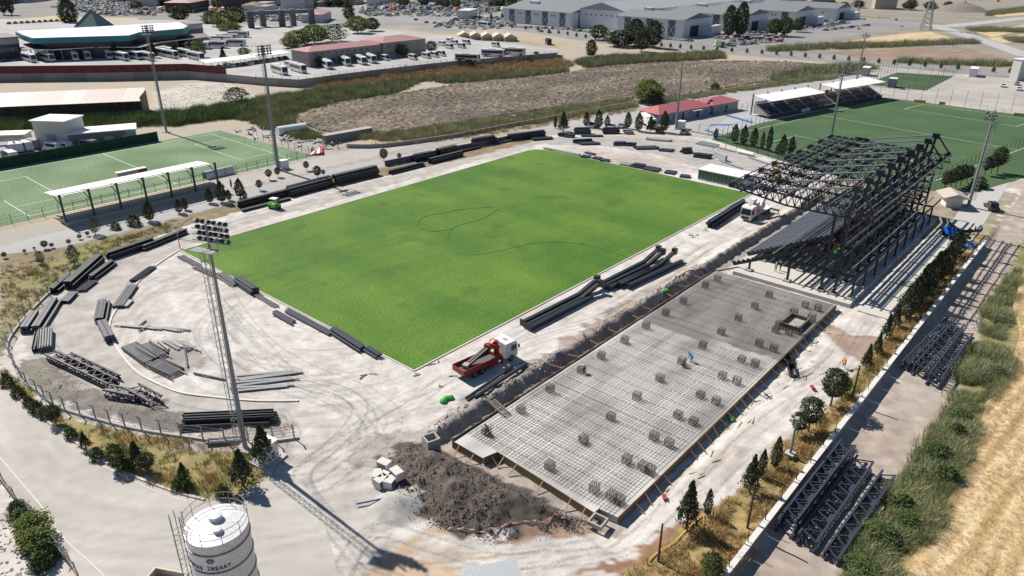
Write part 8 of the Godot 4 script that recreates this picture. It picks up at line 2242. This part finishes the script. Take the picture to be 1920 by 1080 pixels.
	# background trees
	var tl = [["dark", pt(171.37, -479.2), 11, 15, "broad dark tree behind the terminal roof"], ["dark", pt(98.35, -491.9), 18, 12, "tall dark conifer pair beside the pyramid"], ["cypress", pt(98.74, -629.5), 20, 7, "tall cypress at the edge of the dry field"], ["cypress", pt(102.92, -625.5), 18, 6, "tall cypress beside another at the dry field edge"], ["lime", pt(159.34, -390.6), 13, 18, "bright green tree by the terminal forecourt"], ["leafy", pt(164.09, -416.8), 11, 14, "green tree between annex and portal"], ["lime", pt(147.24, -364.6), 8, 14, "low bright tree before the terminal forecourt trees"], ["leafy", pt(184.04, -419.4), 13, 16, "large green tree past the terminal annex"], ["lime", pt(130.35, -263.5, 3), 8, 15, "light green tree behind the office roof, lowest"], ["lime", pt(142.2, -265.6, 3), 10, 16, "light green tree behind the office roof, second of its row"], ["pale", pt(155.69, -266.7, 3), 8, 17, "pale olive tree behind the office roof"], ["lime", pt(121.97, -258.6, 3), 6, 10, "small light green tree at the office corner"], ["lime", pt(194.83, -293.6, 3), 10, 14, "yellow green round tree above the office roof"], ["dark", pt(209.4, -297.7, 3), 8, 10, "dark tree beside the yellow green round tree"], ["dark", pt(262.7, -391.1), 13, 9, "dark conifer beside the white pavilion"], ["leafy", pt(294.1, -178.84), 9, 12, "grey green tree before the middle hall"], ["dark", pt(275.9, -149.72), 9, 20, "broad dark tree clump on the dry bank"], ["dark", pt(283.8, -145.47), 15, 12, "tall dark tree of the dry bank clump"], ["dark", pt(262.9, -127.71), 12, 9, "dark rounded tree at the boulevard bank"], ["dark", pt(282.6, -131.96), 15, 10, "tall dark tree beside the bank clump"], ["dark", pt(222.7, -133.98), 9, 6, "lone dark tree at the field corner"], ["dark", pt(362.1, -123.69), 20, 9, "tall dark tree before the hall gates"], ["dark", pt(367.7, -118.15), 22, 9, "tallest dark tree before the hall gates"], ["leafy", pt(396.4, -107.61), 11, 10, "green tree in the long car park, by the bank"], ["leafy", pt(401.7, -102.41), 12, 11, "green tree in the long car park, second of its row"], ["leafy", pt(436.5, -106.98), 9, 9, "green tree in the long car park, last of its row"], ["bush", pt(150.62, -153.85), 4, 6, "dark bush on the bank under the yard edge"], ["bush", pt(195.92, -149.71), 4, 5, "dark bush on the dry bank at the yard end"], ["pale", pt(28.64, -152.8), 6, 9, "dry bare bush by the junk yard thicket"], ["bush", pt(173.41, -37.84), 3.5, 4.5, "dark shrub on the field wall"], ["lime", pt(88.03, -247.4, 3), 4, 6, "small yellow tree on the forecourt island"], ["lime", pt(70.25, -257.3, 3), 8, 7, "yellow green tree behind the maroon fence"]]
	for t in tl: tree(t[0], t[1], t[2], t[3], t[4], "trees of the background", "background_tree")
	for k in 50:
		var q = pt(210.5, -658.3).lerp(pt(498.8, -373.3), k / 25.0) + Vector3(rng.randf_range(-25, 25), 0, rng.randf_range(-25, 25))
		tree(["dark", "leafy"][k % 2], q, rng.randf_range(6, 10), rng.randf_range(8, 13), "tree among the lorries and shops of the upper avenue", "trees of the upper avenue", "background_tree")
	for k in 10: tree("leafy", pt(64.51, -504.0).lerp(pt(97.95, -503.3), k / 9.0), 4.5, 3.5, "young tree on the slope behind the terminal wing", "young trees behind the terminal", "young_tree")
	# parked cars, lot by lot
	var pick = ["white", "white", "white", "silver", "white", "dark", "grey", "white", "blue", "silver", "red", "white"]
	var lots = [[pt(161.55, -703.3), pt(286.0, -639.2), 24, "the crowded dealer yard behind the terminal"], [pt(156.15, -663.0), pt(242.5, -628.9), 20, "the crowded dealer yard behind the terminal"], [pt(159.14, -618.4), pt(216.6, -606.9), 14, "the crowded dealer yard behind the terminal"], [pt(159.69, -571.7), pt(197.39, -566.6), 10, "the crowded dealer yard behind the terminal"], [pt(214.2, -367.8), pt(247.9, -368.7), 13, "the small lot by the pavilion"], [pt(208.0, -352.8), pt(237.8, -355.7), 12, "the small lot by the pavilion"], [pt(202.1, -338.6), pt(224.5, -341.7), 9, "the small lot by the pavilion"], [pt(318.4, -271.3), pt(334.4, -228.5), 22, "the row before the first braced hall"], [pt(328.3, -224.0), pt(333.5, -193.9), 12, "the row before the tallest hall"], [pt(326.1, -186.86), pt(329.2, -131.09), 24, "the row before the middle hall"], [pt(366.6, -137.33), pt(396.5, -126.59), 12, "the hall gate car park"], [pt(354.2, -114.36), pt(393.8, -101.02), 16, "the hall gate car park"], [pt(328.9, -107.53), pt(369.3, -90.88), 18, "the hall gate car park"], [pt(471.9, -126.99), pt(543.6, -120.11), 16, "the long car park"], [pt(448.7, -116.07), pt(533.2, -103.91), 16, "the long car park"], [pt(458.2, -96), pt(526.5, -85.58), 12, "the long car park"], [pt(320.0, -323.0), pt(368.4, -315.8), 14, "the dealer lot at the avenue"], [pt(305.7, -300.7), pt(340.1, -291.2), 12, "the dealer lot at the avenue"], [pt(202.6, -258.3), pt(227.3, -241.6), 10, "the strip behind the office roof"]]
	var n = 0
	for l in lots:
		var tn = along(l[0], l[1]) + PI / 2
		for k in l[2]:
			if rng.randf() < 0.08: continue
			var q = l[0].lerp(l[1], (k + 0.5) / l[2]) + Vector3(rng.randf_range(-0.8, 0.8), 0, rng.randf_range(-0.8, 0.8))
			var c = pick[rng.randi() % pick.size()]
			car(q, tn + rng.randf_range(-0.08, 0.08), c, c + " car parked in " + l[3], "cars in " + l[3])
			n += 1
	for q in [pt(305.9, -362.4), pt(296.3, -339.8), pt(297.7, -332.3), pt(306.6, -235.3), pt(305.0, -227.0), pt(579.6, -106.1), pt(594.4, -84.87), pt(535.5, -64.82), pt(489.1, -81.72)]: car(q, 0.3, pick[int(absf(q.x)) % 12], "car driving or waiting alone on the boulevard", "cars on the boulevard")
	var lc = [plain("cont_white", lin(0.66, 0.66, 0.65), 0.6), plain("cont_orange", lin(0.5, 0.16, 0.04), 0.6), plain("cont_blue", lin(0.06, 0.12, 0.3), 0.6), plain("cont_green", lin(0.08, 0.2, 0.1), 0.6)]
	for k in 24:
		var q = pt(345.2, -478.4).lerp(pt(435.1, -376.9), k / 23.0) + Vector3(rng.randf_range(-10, 10), 0, rng.randf_range(-10, 10))
		lorry(q, rng.randf() * 0.6 + 0.6, "lorry with coloured box standing in the lorry park by the avenue", "lorries of the avenue park", lc[(k * 3) % 4])
	for k in 12:
		var q = pt(201.5, -595.2).lerp(pt(248.6, -534.5), k / 11.0) + Vector3(rng.randf_range(-6, 6), 0, rng.randf_range(-6, 6))
		lorry(q, 0.8 + rng.randf() * 0.5, "white box lorry standing behind the terminal trees", "lorries behind the terminal", lc[0] if k % 4 else lc[1])
	lorry(pt(314.9, -106.54), 0.9, "lorry with long trailer on the boulevard below the hall gates", "", lc[3]); lorry(pt(253.4, -187.52), 0.9, "dark flat lorry on the gravel lot above the coaches", "", nil_dark())
	bus(pt(306.3, -288.8), along(pt(311.0, -301.4), pt(308.0, -281.4)), "dark red city bus on the avenue beside the dealer lot", "", 0.0, plain("seat_red", lin(0.4, 0.03, 0.04)))
	# the rest of the crowded dealer yards, past what can be counted
	var xs = Shape.new()
	xs.col = Color(1, 1, 1)
	xs.profile([Vector2(-2.15, 0.3), Vector2(2.15, 0.3), Vector2(2.15, 0.7), Vector2(1.1, 0.92), Vector2(-1.8, 0.98), Vector2(-2.15, 0.85)], -0.88, 0.88); xs.slab(-1.1, 0.35, 1.39, 1.45, -0.7, 0.7)
	xs.col = Color(0.05, 0.06, 0.07)
	xs.profile([Vector2(-1.7, 0.95), Vector2(1.0, 0.92), Vector2(0.4, 1.39), Vector2(-1.15, 1.39)], -0.75, 0.75)
	scatter("dealer_cars", "mass of small pale cars filling the dealer yards of the upper avenue", "cars", [outline([154.92, -690.9, 197.41, -762.5, 341.7, -717.6, 305.3, -632.3, 236.0, -615.9, 179.53, -538.4, 152.34, -564.2, 154.35, -622.9]), outline([225.5, -494.6, 325.4, -636.0, 361.3, -603.6, 295.3, -474.5, 234.9, -417.8, 198.59, -440.5]), outline([297.8, -425.9, 407.7, -539.4, 593.9, -494.8, 483.2, -387.6, 427.3, -366.9, 351.6, -360.1]), outline([276.2, -318.2, 347.4, -349.8, 392.1, -336.3, 322.3, -273.1, 287.0, -275.0]), outline([502.1, -431.8, 603.4, -486.4, 719.0, -412.7, 581.3, -359.6, 441.6, -353.5]), outline([365.3, -138.62, 403.3, -129.71, 408.4, -105.15, 363.7, -88.25, 319.9, -101.47]), outline([499.7, -136.44, 554.0, -123.74, 536.4, -100.82, 437.9, -105.6])], 0.034, xs.mesh(), 1.0, Color(0.7, 0.7, 0.7), Color(0.2, 0.21, 0.23), zero, -0.5)
	# excavator heap
	var hp = Shape.new()
	hp.lathe(pt(761.6, -71.74), [Vector2(26, 0), Vector2(16, 4.5), Vector2(5, 7.5), Vector2(0, 8)], 18)
	single("spoil_heap", hp, plain("heap_grey", lin(0.22, 0.2, 0.18), 0.95, 0, "soil", 0.1), "grey spoil heap at the gravel works", "soil heap")
	for r in [[pt(875.6, -91.31), "orange tipper lorry beside the spoil heap"], [pt(961.7, -74.24), "orange tipper lorry on the gravel works road"]]: lorry(r[0], 0.3, r[1], "", lc[1])

# ---------------------------------------------------------------- people: one continuous surface round a jointed skeleton
func body_mesh(bones, cell):
	# bones: [from, to, radius at from, radius at to, colour]
	var lo = Vector3(9, 9, 9); var hi = -lo
	for b in bones:
		for q in [b[0], b[1]]:
			lo = lo.min(q - Vector3.ONE * 0.22); hi = hi.max(q + Vector3.ONE * 0.22)
	var n = Vector3i(((hi - lo) / cell).ceil()) + Vector3i.ONE
	var f = PackedFloat32Array(); var own = PackedInt32Array()
	f.resize(n.x * n.y * n.z); f.fill(1.0); own.resize(f.size())
	for bi in bones.size():
		var b = bones[bi]
		var a0 = Vector3i(((b[0].min(b[1]) - Vector3.ONE * 0.22 - lo) / cell).floor()).clamp(Vector3i.ZERO, n - Vector3i.ONE)
		var a1 = Vector3i(((b[0].max(b[1]) + Vector3.ONE * 0.22 - lo) / cell).ceil()).clamp(Vector3i.ZERO, n - Vector3i.ONE)
		var d = b[1] - b[0]; var dd = maxf(d.length_squared(), 1e-6)
		for z in range(a0.z, a1.z + 1):
			for y in range(a0.y, a1.y + 1):
				for x in range(a0.x, a1.x + 1):
					var p = lo + Vector3(x, y, z) * cell
					var t = clampf((p - b[0]).dot(d) / dd, 0, 1)
					var v = p.distance_to(b[0] + d * t) - lerpf(b[2], b[3], t)
					var k = x + n.x * (y + n.y * z)
					if v < f[k]: own[k] = bi
					var h = clampf(0.5 + 0.5 * (f[k] - v) / 0.035, 0, 1)
					f[k] = lerpf(f[k], v, h) - 0.035 * h * (1.0 - h)
	var cellv = {}; var pos = []; var tone = []
	for z in n.z - 1:
		for y in n.y - 1:
			for x in n.x - 1:
				var s = Vector3.ZERO; var c = 0; var near = 0; var best = 9.0; var inside = 0
				var k0 = x + n.x * (y + n.y * z)
				for e in [[0, 0, 0, 1, 0, 0], [0, 1, 0, 1, 1, 0], [0, 0, 1, 1, 0, 1], [0, 1, 1, 1, 1, 1], [0, 0, 0, 0, 1, 0], [1, 0, 0, 1, 1, 0], [0, 0, 1, 0, 1, 1], [1, 0, 1, 1, 1, 1], [0, 0, 0, 0, 0, 1], [1, 0, 0, 1, 0, 1], [0, 1, 0, 0, 1, 1], [1, 1, 0, 1, 1, 1]]:
					var ka = k0 + e[0] + n.x * (e[1] + n.y * e[2]); var kb = k0 + e[3] + n.x * (e[4] + n.y * e[5])
					if (f[ka] < 0) != (f[kb] < 0):
						var t = f[ka] / (f[ka] - f[kb])
						s += Vector3(e[0], e[1], e[2]).lerp(Vector3(e[3], e[4], e[5]), t); c += 1
						if absf(f[ka]) < best: best = absf(f[ka]); near = own[ka]
				if c > 0:
					cellv[k0] = pos.size(); pos.append(lo + (Vector3(x, y, z) + s / c) * cell); tone.append(bones[near][4])
	var sh = Shape.new()
	for z in range(1, n.z - 1):
		for y in range(1, n.y - 1):
			for x in range(1, n.x - 1):
				var k = x + n.x * (y + n.y * z)
				for ax in 3:
					var st = [1, n.x, n.x * n.y][ax]
					if (f[k] < 0) == (f[k + st] < 0): continue
					var u = [n.x, n.x * n.y, 1][ax]; var w = [n.x * n.y, 1, n.x][ax]
					var q = [k - u - w, k - w, k, k - u]
					var ok = true
					for i in q: ok = ok and cellv.has(i)
					if not ok: continue
					var out = Vector3.ZERO
					out[ax] = 1.0 if f[k] < 0 else -1.0
					sh.col = tone[cellv[q[2]]]
					sh.facing(pos[cellv[q[0]]], pos[cellv[q[1]]], pos[cellv[q[2]]], out); sh.facing(pos[cellv[q[0]]], pos[cellv[q[2]]], pos[cellv[q[3]]], out)
	return sh.mesh()

func skeleton(pose, top, legs, hat):
	var skin = Color(0.35, 0.2, 0.13); var shoe = Color(0.03, 0.03, 0.03)
	var hip = Vector3(0, 0.92, 0); var chest = Vector3(0.02, 1.32, 0); var neck = Vector3(0.02, 1.48, 0); var head = Vector3(0.05, 1.64, 0)
	var hands = [Vector3(0.16, 0.82, -0.27), Vector3(0.1, 0.8, 0.27)]; var elbows = [Vector3(-0.02, 1.1, -0.27), Vector3(-0.02, 1.1, 0.27)]
	var feet = [Vector3(0.1, 0.05, -0.11), Vector3(-0.08, 0.05, 0.11)]; var knees = [Vector3(0.08, 0.5, -0.11), Vector3(0.02, 0.5, 0.1)]
	if pose == "bend":
		hip = Vector3(-0.12, 0.86, 0); chest = Vector3(0.26, 1.06, 0); neck = Vector3(0.4, 1.12, 0); head = Vector3(0.54, 1.1, 0)
		hands = [Vector3(0.5, 0.45, -0.12), Vector3(0.46, 0.42, 0.14)]; elbows = [Vector3(0.34, 0.75, -0.25), Vector3(0.32, 0.74, 0.25)]
	elif pose == "kneel":
		hip = Vector3(-0.1, 0.45, 0); chest = Vector3(0.1, 0.82, 0); neck = Vector3(0.16, 0.95, 0); head = Vector3(0.22, 1.1, 0)
		hands = [Vector3(0.5, 0.4, -0.12), Vector3(0.5, 0.38, 0.12)]; elbows = [Vector3(0.25, 0.55, -0.28), Vector3(0.25, 0.55, 0.28)]
		feet = [Vector3(0.2, 0.05, -0.14), Vector3(-0.45, 0.08, 0.12)]; knees = [Vector3(0.3, 0.48, -0.14), Vector3(0.02, 0.1, 0.13)]
	var b = [[hip, chest, 0.15, 0.17, top], [chest, neck, 0.15, 0.07, top], [neck, head, 0.06, 0.09, skin], [head, head + Vector3(0.02, -0.04, 0), 0.105, 0.09, skin], [head + Vector3(-0.01, 0.06, 0), head + Vector3(0.03, 0.07, 0), 0.125, 0.12, hat], [head + Vector3(0.1, -0.02, 0), head + Vector3(0.125, -0.03, 0), 0.02, 0.022, skin]]
	for i in 2:
		var s = -1 if i == 0 else 1
		var sho = chest + Vector3(0, 0.1, 0.19 * s)
		b.append([sho, elbows[i], 0.07, 0.052, top]); b.append([elbows[i], hands[i], 0.05, 0.036, top])
		b.append([hands[i], hands[i] + (hands[i] - elbows[i]).normalized() * 0.1, 0.042, 0.03, skin])
		b.append([hip + Vector3(0, -0.05, 0.09 * s), knees[i], 0.1, 0.07, legs]); b.append([knees[i], feet[i] + Vector3(0, 0.05, 0), 0.068, 0.048, legs])
		b.append([feet[i], feet[i] + Vector3(0.16, -0.01, 0), 0.05, 0.042, shoe])
	return b

func build_people():
	var vest = Color(0.35, 0.62, 0.04); var navy = Color(0.03, 0.04, 0.09); var grey = Color(0.2, 0.2, 0.21); var white = Color(0.65, 0.65, 0.63); var blue = Color(0.03, 0.2, 0.5); var dark = Color(0.03, 0.03, 0.035); var orange = Color(0.6, 0.2, 0.03)
	var list = [[pt(13, 55.01), -0.25, "stand", vest, grey, white, 0.4, "person in lime vest standing on the grandstand floor", ""], [pt(14.05, 55.46), -0.25, "stand", dark, dark, white, 2.6, "person in dark clothes beside the lime vest on the grandstand floor", ""], [pt(-38.01, 49.68), -0.05, "bend", white, dark, white, 2.4, "person in white top bending over a rebar cage by the trench", ""], [pt(-27.76, 58.89), -0.05, "kneel", grey, navy, white, 0.3, "person in grey kneeling at a cage in the middle of the slab", ""], [pt(-25.89, 59.26), -0.05, "bend", blue, grey, blue, 1.2, "person in blue bending beside the kneeling worker", ""], [pt(-56.84, 49.26), -0.05, "kneel", grey, dark, Color(0.02, 0.05, 0.45), 2.0, "person with blue helmet crouching behind the last cage", ""], [pt(-8.88, -45.03), 0.0, "stand", vest, dark, white, 1.0, "person in lime vest at the end of the high black stack", ""], [pt(57.82, 77.73), 0.0, "stand", dark, dark, dark, 2.0, "person in dark clothes beside the blue boom lift", ""], [pt(56.74, 76.99), 0.0, "stand", navy, dark, orange, 0.0, "person with orange helmet beside the blue boom lift", ""], [pt(-12.68, 75.63), -0.4, "bend", orange, dark, orange, 0.5, "person in orange bending by the verge of the site road", ""], [pt(115.73, -159.93, 3), 3.0, "stand", dark, dark, dark, 0.0, "person in dark clothes standing before the office coaches", ""]]
	for r in list:
		var o = single("person", body_mesh(skeleton(r[2], r[3], r[4], r[5]), 0.05), tinted("person", 0.85), r[7], "person")
		o.position = Vector3(r[0].x, r[1], r[0].z); o.rotation.y = r[6]

func build_last():
	# guard rail and fence along the outer edge of the bend road
	var gp = smooth(outline([-97.52, 12.56, -97.5, 15.93, -97.54, 20.91, -97.37, 25.18, -97.33, 28.31, -97.34, 31.65, -97.29, 34.67, -97.43, 36.87]), 3)
	var gr = thing("guard_rail", "red and white painted pipe barrier with wire fence outside the bend road", "barrier")
	for k in gp.size() - 1:
		for h in [0.45, 0.85]:
			var s = Shape.new()
			s.tube(V(gp[k], h), V(gp[k].lerp(gp[k + 1], 0.99), h), 0.09, 0.09, 8)
			part(gr, "pipe", s, plain("kerb_white", lin(0.6, 0.56, 0.52)) if (k + int(h * 2)) % 3 else plain("pipe_orange", lin(0.5, 0.16, 0.05), 0.6))
		if k % 2 == 0:
			var s = Shape.new()
			s.beam(V(gp[k], 0), V(gp[k], 1.9), 0.1); s.beam(V(gp[k], 1.9), V(gp[k] + Vector2(-0.3, 0.1), 2.2), 0.08)
			part(gr, "post", s, plain("post_grey", lin(0.34, 0.33, 0.31)))
	for h in [1.2, 1.6]:
		var s = Shape.new()
		for k in gp.size() - 1: s.tube(V(gp[k], h), V(gp[k + 1], h), 0.02, 0.02, 4, false)
		part(gr, "wire", s, plain("galv_mast", lin(0.24, 0.255, 0.265)))
	var ln = Shape.new()
	ln.prism(strip(smooth(outline([-96.27, 8.25, -96.15, 18.1, -96.11, 25.47, -96.34, 30.19, -95.9, 35.28, -95.73, 38.35]), 3), 0.14), 0.05, 0.05)
	single("road_edge_line", ln, plain("line_worn", lin(0.6, 0.59, 0.57), 0.9, 0, "soil", 0.4), "worn white edge line along the outer side of the bend road", "road marking")
	var l2 = Shape.new()
	l2.prism(strip(smooth(outline([-89.56, 20.6, -88.56, 24.99, -87.4, 29.93, -86.02, 34.07]), 3), 0.12), 0.05, 0.05)
	single("road_edge_line", l2, plain("line_worn", lin(0.6, 0.59, 0.57)), "worn white edge line beside the grass island kerb", "road marking")
	# corrugated hut roof at the bottom of the site
	var q = pt(-74.3, 66.06)
	var hut = thing("corrugated_hut", "site hut with white corrugated metal roof on the white ground", "hut", Vector3(q.x, 0, q.z), -0.6)
	block(hut, "wall", -2.4, 2.4, 0, 2.3, -1.6, 1.6, plain("hut_white", lin(0.6, 0.62, 0.6)))
	for k in 24:
		block(hut, "roof_rib", -2.5 + k * 0.21, -2.5 + k * 0.21 + 0.19, 2.3, 2.38 + 0.05 * (k % 2), -1.75, 1.75, plain("rib_metal", lin(0.5, 0.53, 0.55), 0.4, 0.4))
	# grey posts and debris on the site road beside the formwork
	for r in [[pt(-26.29, 70.39), 0.8], [pt(-18.56, 71.13), 1.4], [pt(-15.16, 69.11), 1.0], [pt(23.1, 74.21), 1.3], [pt(-7.65, 69.08), 1.0], [pt(-31.04, 65.04), 0.5]]:
		var s = Shape.new()
		for k in 9: s.beam(Vector3(rng.randf_range(-1, 1), rng.randf() * 0.35, rng.randf_range(-1, 1)) * r[1], Vector3(rng.randf_range(-1.6, 1.6), 0.1 + rng.randf() * 0.5, rng.randf_range(-1, 1)) * r[1], 0.06)
		var o = single("rebar_offcuts", s, plain("rebar_dark", lin(0.05, 0.045, 0.042), 0.7), "tangle of dark rebar offcuts on the white site road", "rebar offcuts", "tangles of rebar offcuts")
		o.position = Vector3(r[0].x, ground_y(r[0].x, r[0].z) + 0.05, r[0].z)
	for r in [[pt(-18.11, 70.58), "black trough lying on the site road beside the formwork"], [pt(-15.31, 68.94), "dark crate of clamps on the site road beside the formwork"]]:
		var o = thing("steel_trough", r[1], "trough", Vector3(r[0].x, ground_y(r[0].x, r[0].z), r[0].z), 0.5, "dark boxes beside the formwork")
		block(o, "floor", -1.5, 1.5, 0, 0.08, -0.5, 0.5, nil_dark())
		for e in [[-1.5, 1.5, -0.5, -0.44], [-1.5, 1.5, 0.44, 0.5], [-1.5, -1.44, -0.44, 0.44], [1.44, 1.5, -0.44, 0.44]]: block(o, "side", e[0], e[1], 0.08, 0.7, e[2], e[3], nil_dark())
	for k in 26:
		var a = Vector3(rng.randf_range(-58, 0), 0, rng.randf_range(69.6, 71.6)); var d = Vector3(rng.randf_range(-1.6, 1.6), 0, rng.randf_range(-0.6, 0.6))
		var s = Shape.new()
		s.beam(Vector3.ZERO, d, 0.1, 0.06)
		var o = single("timber_offcut", s, plain("prop_wood", lin(0.42, 0.31, 0.19)), "timber offcut dropped on the white ground beside the formwork", "timber", "timber offcuts beside the formwork")
		o.position = Vector3(a.x, ground_y(a.x, a.z) + 0.05, a.z)
	for k in 14:
		var a = [pt(17.11, 35.32), pt(23.15, 35.67), pt(19.81, 35.64), pt(-56.31, 27.65), pt(-51.49, 33.06), pt(-52.86, 37.59), pt(-41.82, 43.93)][k % 7] + Vector3(rng.randf_range(-2, 2), 0, rng.randf_range(-0.8, 0.8))
		var s = Shape.new()
		s.beam(Vector3.ZERO, Vector3(rng.randf_range(-1.8, 1.8), 0.05, rng.randf_range(-0.8, 0.8)), 0.16, 0.07); s.beam(Vector3(0.2, 0.05, 0.1), Vector3(rng.randf_range(-1, 1), 0.1, rng.randf_range(-1, 1)), 0.12, 0.06)
		var o = single("timber_offcut", s, plain("grey_wood", lin(0.22, 0.2, 0.18)), "grey timber scraps lying beside the touchline", "timber", "timber scraps beside the touchline")
		o.position = Vector3(a.x, ground_y(a.x, a.z) + 0.05, a.z)

func _ready() -> void:
	rng.seed = 77
	# camera, sky, sun, exposure
	var cam = Camera3D.new()
	cam.name = "camera"
	cam.transform = Transform3D(Vector3(0.65523, 0.00755, 0.75539), Vector3(0.31366, 0.90696, -0.28114), Vector3(-0.68724, 0.42115, 0.59190), Vector3(-108.83359, 51.88345, 97.67950))
	cam.fov = 43.052; cam.near = 0.5; cam.far = 6000.0
	add_child(cam)
	cam.current = true
	var env = Environment.new()
	env.background_mode = Environment.BG_SKY
	var sk = ProceduralSkyMaterial.new()
	sk.sky_top_color = Color(0.34, 0.45, 0.6); sk.sky_horizon_color = Color(0.68, 0.73, 0.78)
	sk.ground_horizon_color = Color(0.6, 0.62, 0.62); sk.ground_bottom_color = Color(0.35, 0.33, 0.3)
	sk.sky_curve = 0.12; sk.energy_multiplier = 0.62
	var sky = Sky.new()
	sky.sky_material = sk
	env.sky = sky
	env.tonemap_mode = Environment.TONE_MAPPER_LINEAR
	env.tonemap_exposure = 1.35
	env.sdfgi_enabled = true; env.ssao_enabled = true; env.ssil_enabled = true
	var we = WorldEnvironment.new()
	we.name = "world_environment"
	we.environment = env
	add_child(we)
	var sun = DirectionalLight3D.new()
	sun.name = "sun"
	sun.light_energy = 1.6; sun.light_color = Color(1.0, 0.965, 0.92); sun.light_angular_distance = 0.53
	sun.shadow_enabled = true
	sun.look_at_from_position(Vector3(0, 100, -100), Vector3(0, 0, 0))
	add_child(sun)
	build_ground()
	build_surfaces()
	build_stand()
	build_slab()
	build_steel()
	build_site_bits()
	floodlight(-77.3, 30.7, 25.6, 0.38, "tall grey floodlight mast on the grass island beside the bend", 4.5, 4, 6, 0.6)
	floodlight(-9.7, -67.3, 29.0, -1.57, "tall grey floodlight mast behind the road side straight, beside the workshop pitch dugout", 4.4, 4, 5)
	floodlight(-9.2, -128.8, 29.5, -1.57, "tall grey floodlight mast behind the green netting of the workshop pitch", 4.0, 4, 5, 0.8)
	floodlight(77.1, 72.8, 20.0, 0.9, "floodlight mast behind the grandstand near the red roofed shelter", 3.6, 3, 4, 0.8)
	floodlight(126.5, 25.1, 19.5, 0.1, "floodlight mast between the cypress row and the clubhouse pitch", 3.6, 3, 4, 0.8)
	floodlight(102.0, -15.3, 19.5, -2.5, "slim floodlight mast beside the red roofed clubhouse", 2.6, 1, 3, 0.8)
	floodlight(233.0, -1.5, 20.0, 0.0, "floodlight mast at the cage of the caged pitch", 3.6, 2, 4, 0.8)
	build_vehicles()
	build_plants()
	build_left_pitch()
	build_left_sheds()
	build_bus_yard()
	build_right()
	build_far()
	build_people()
	build_last()
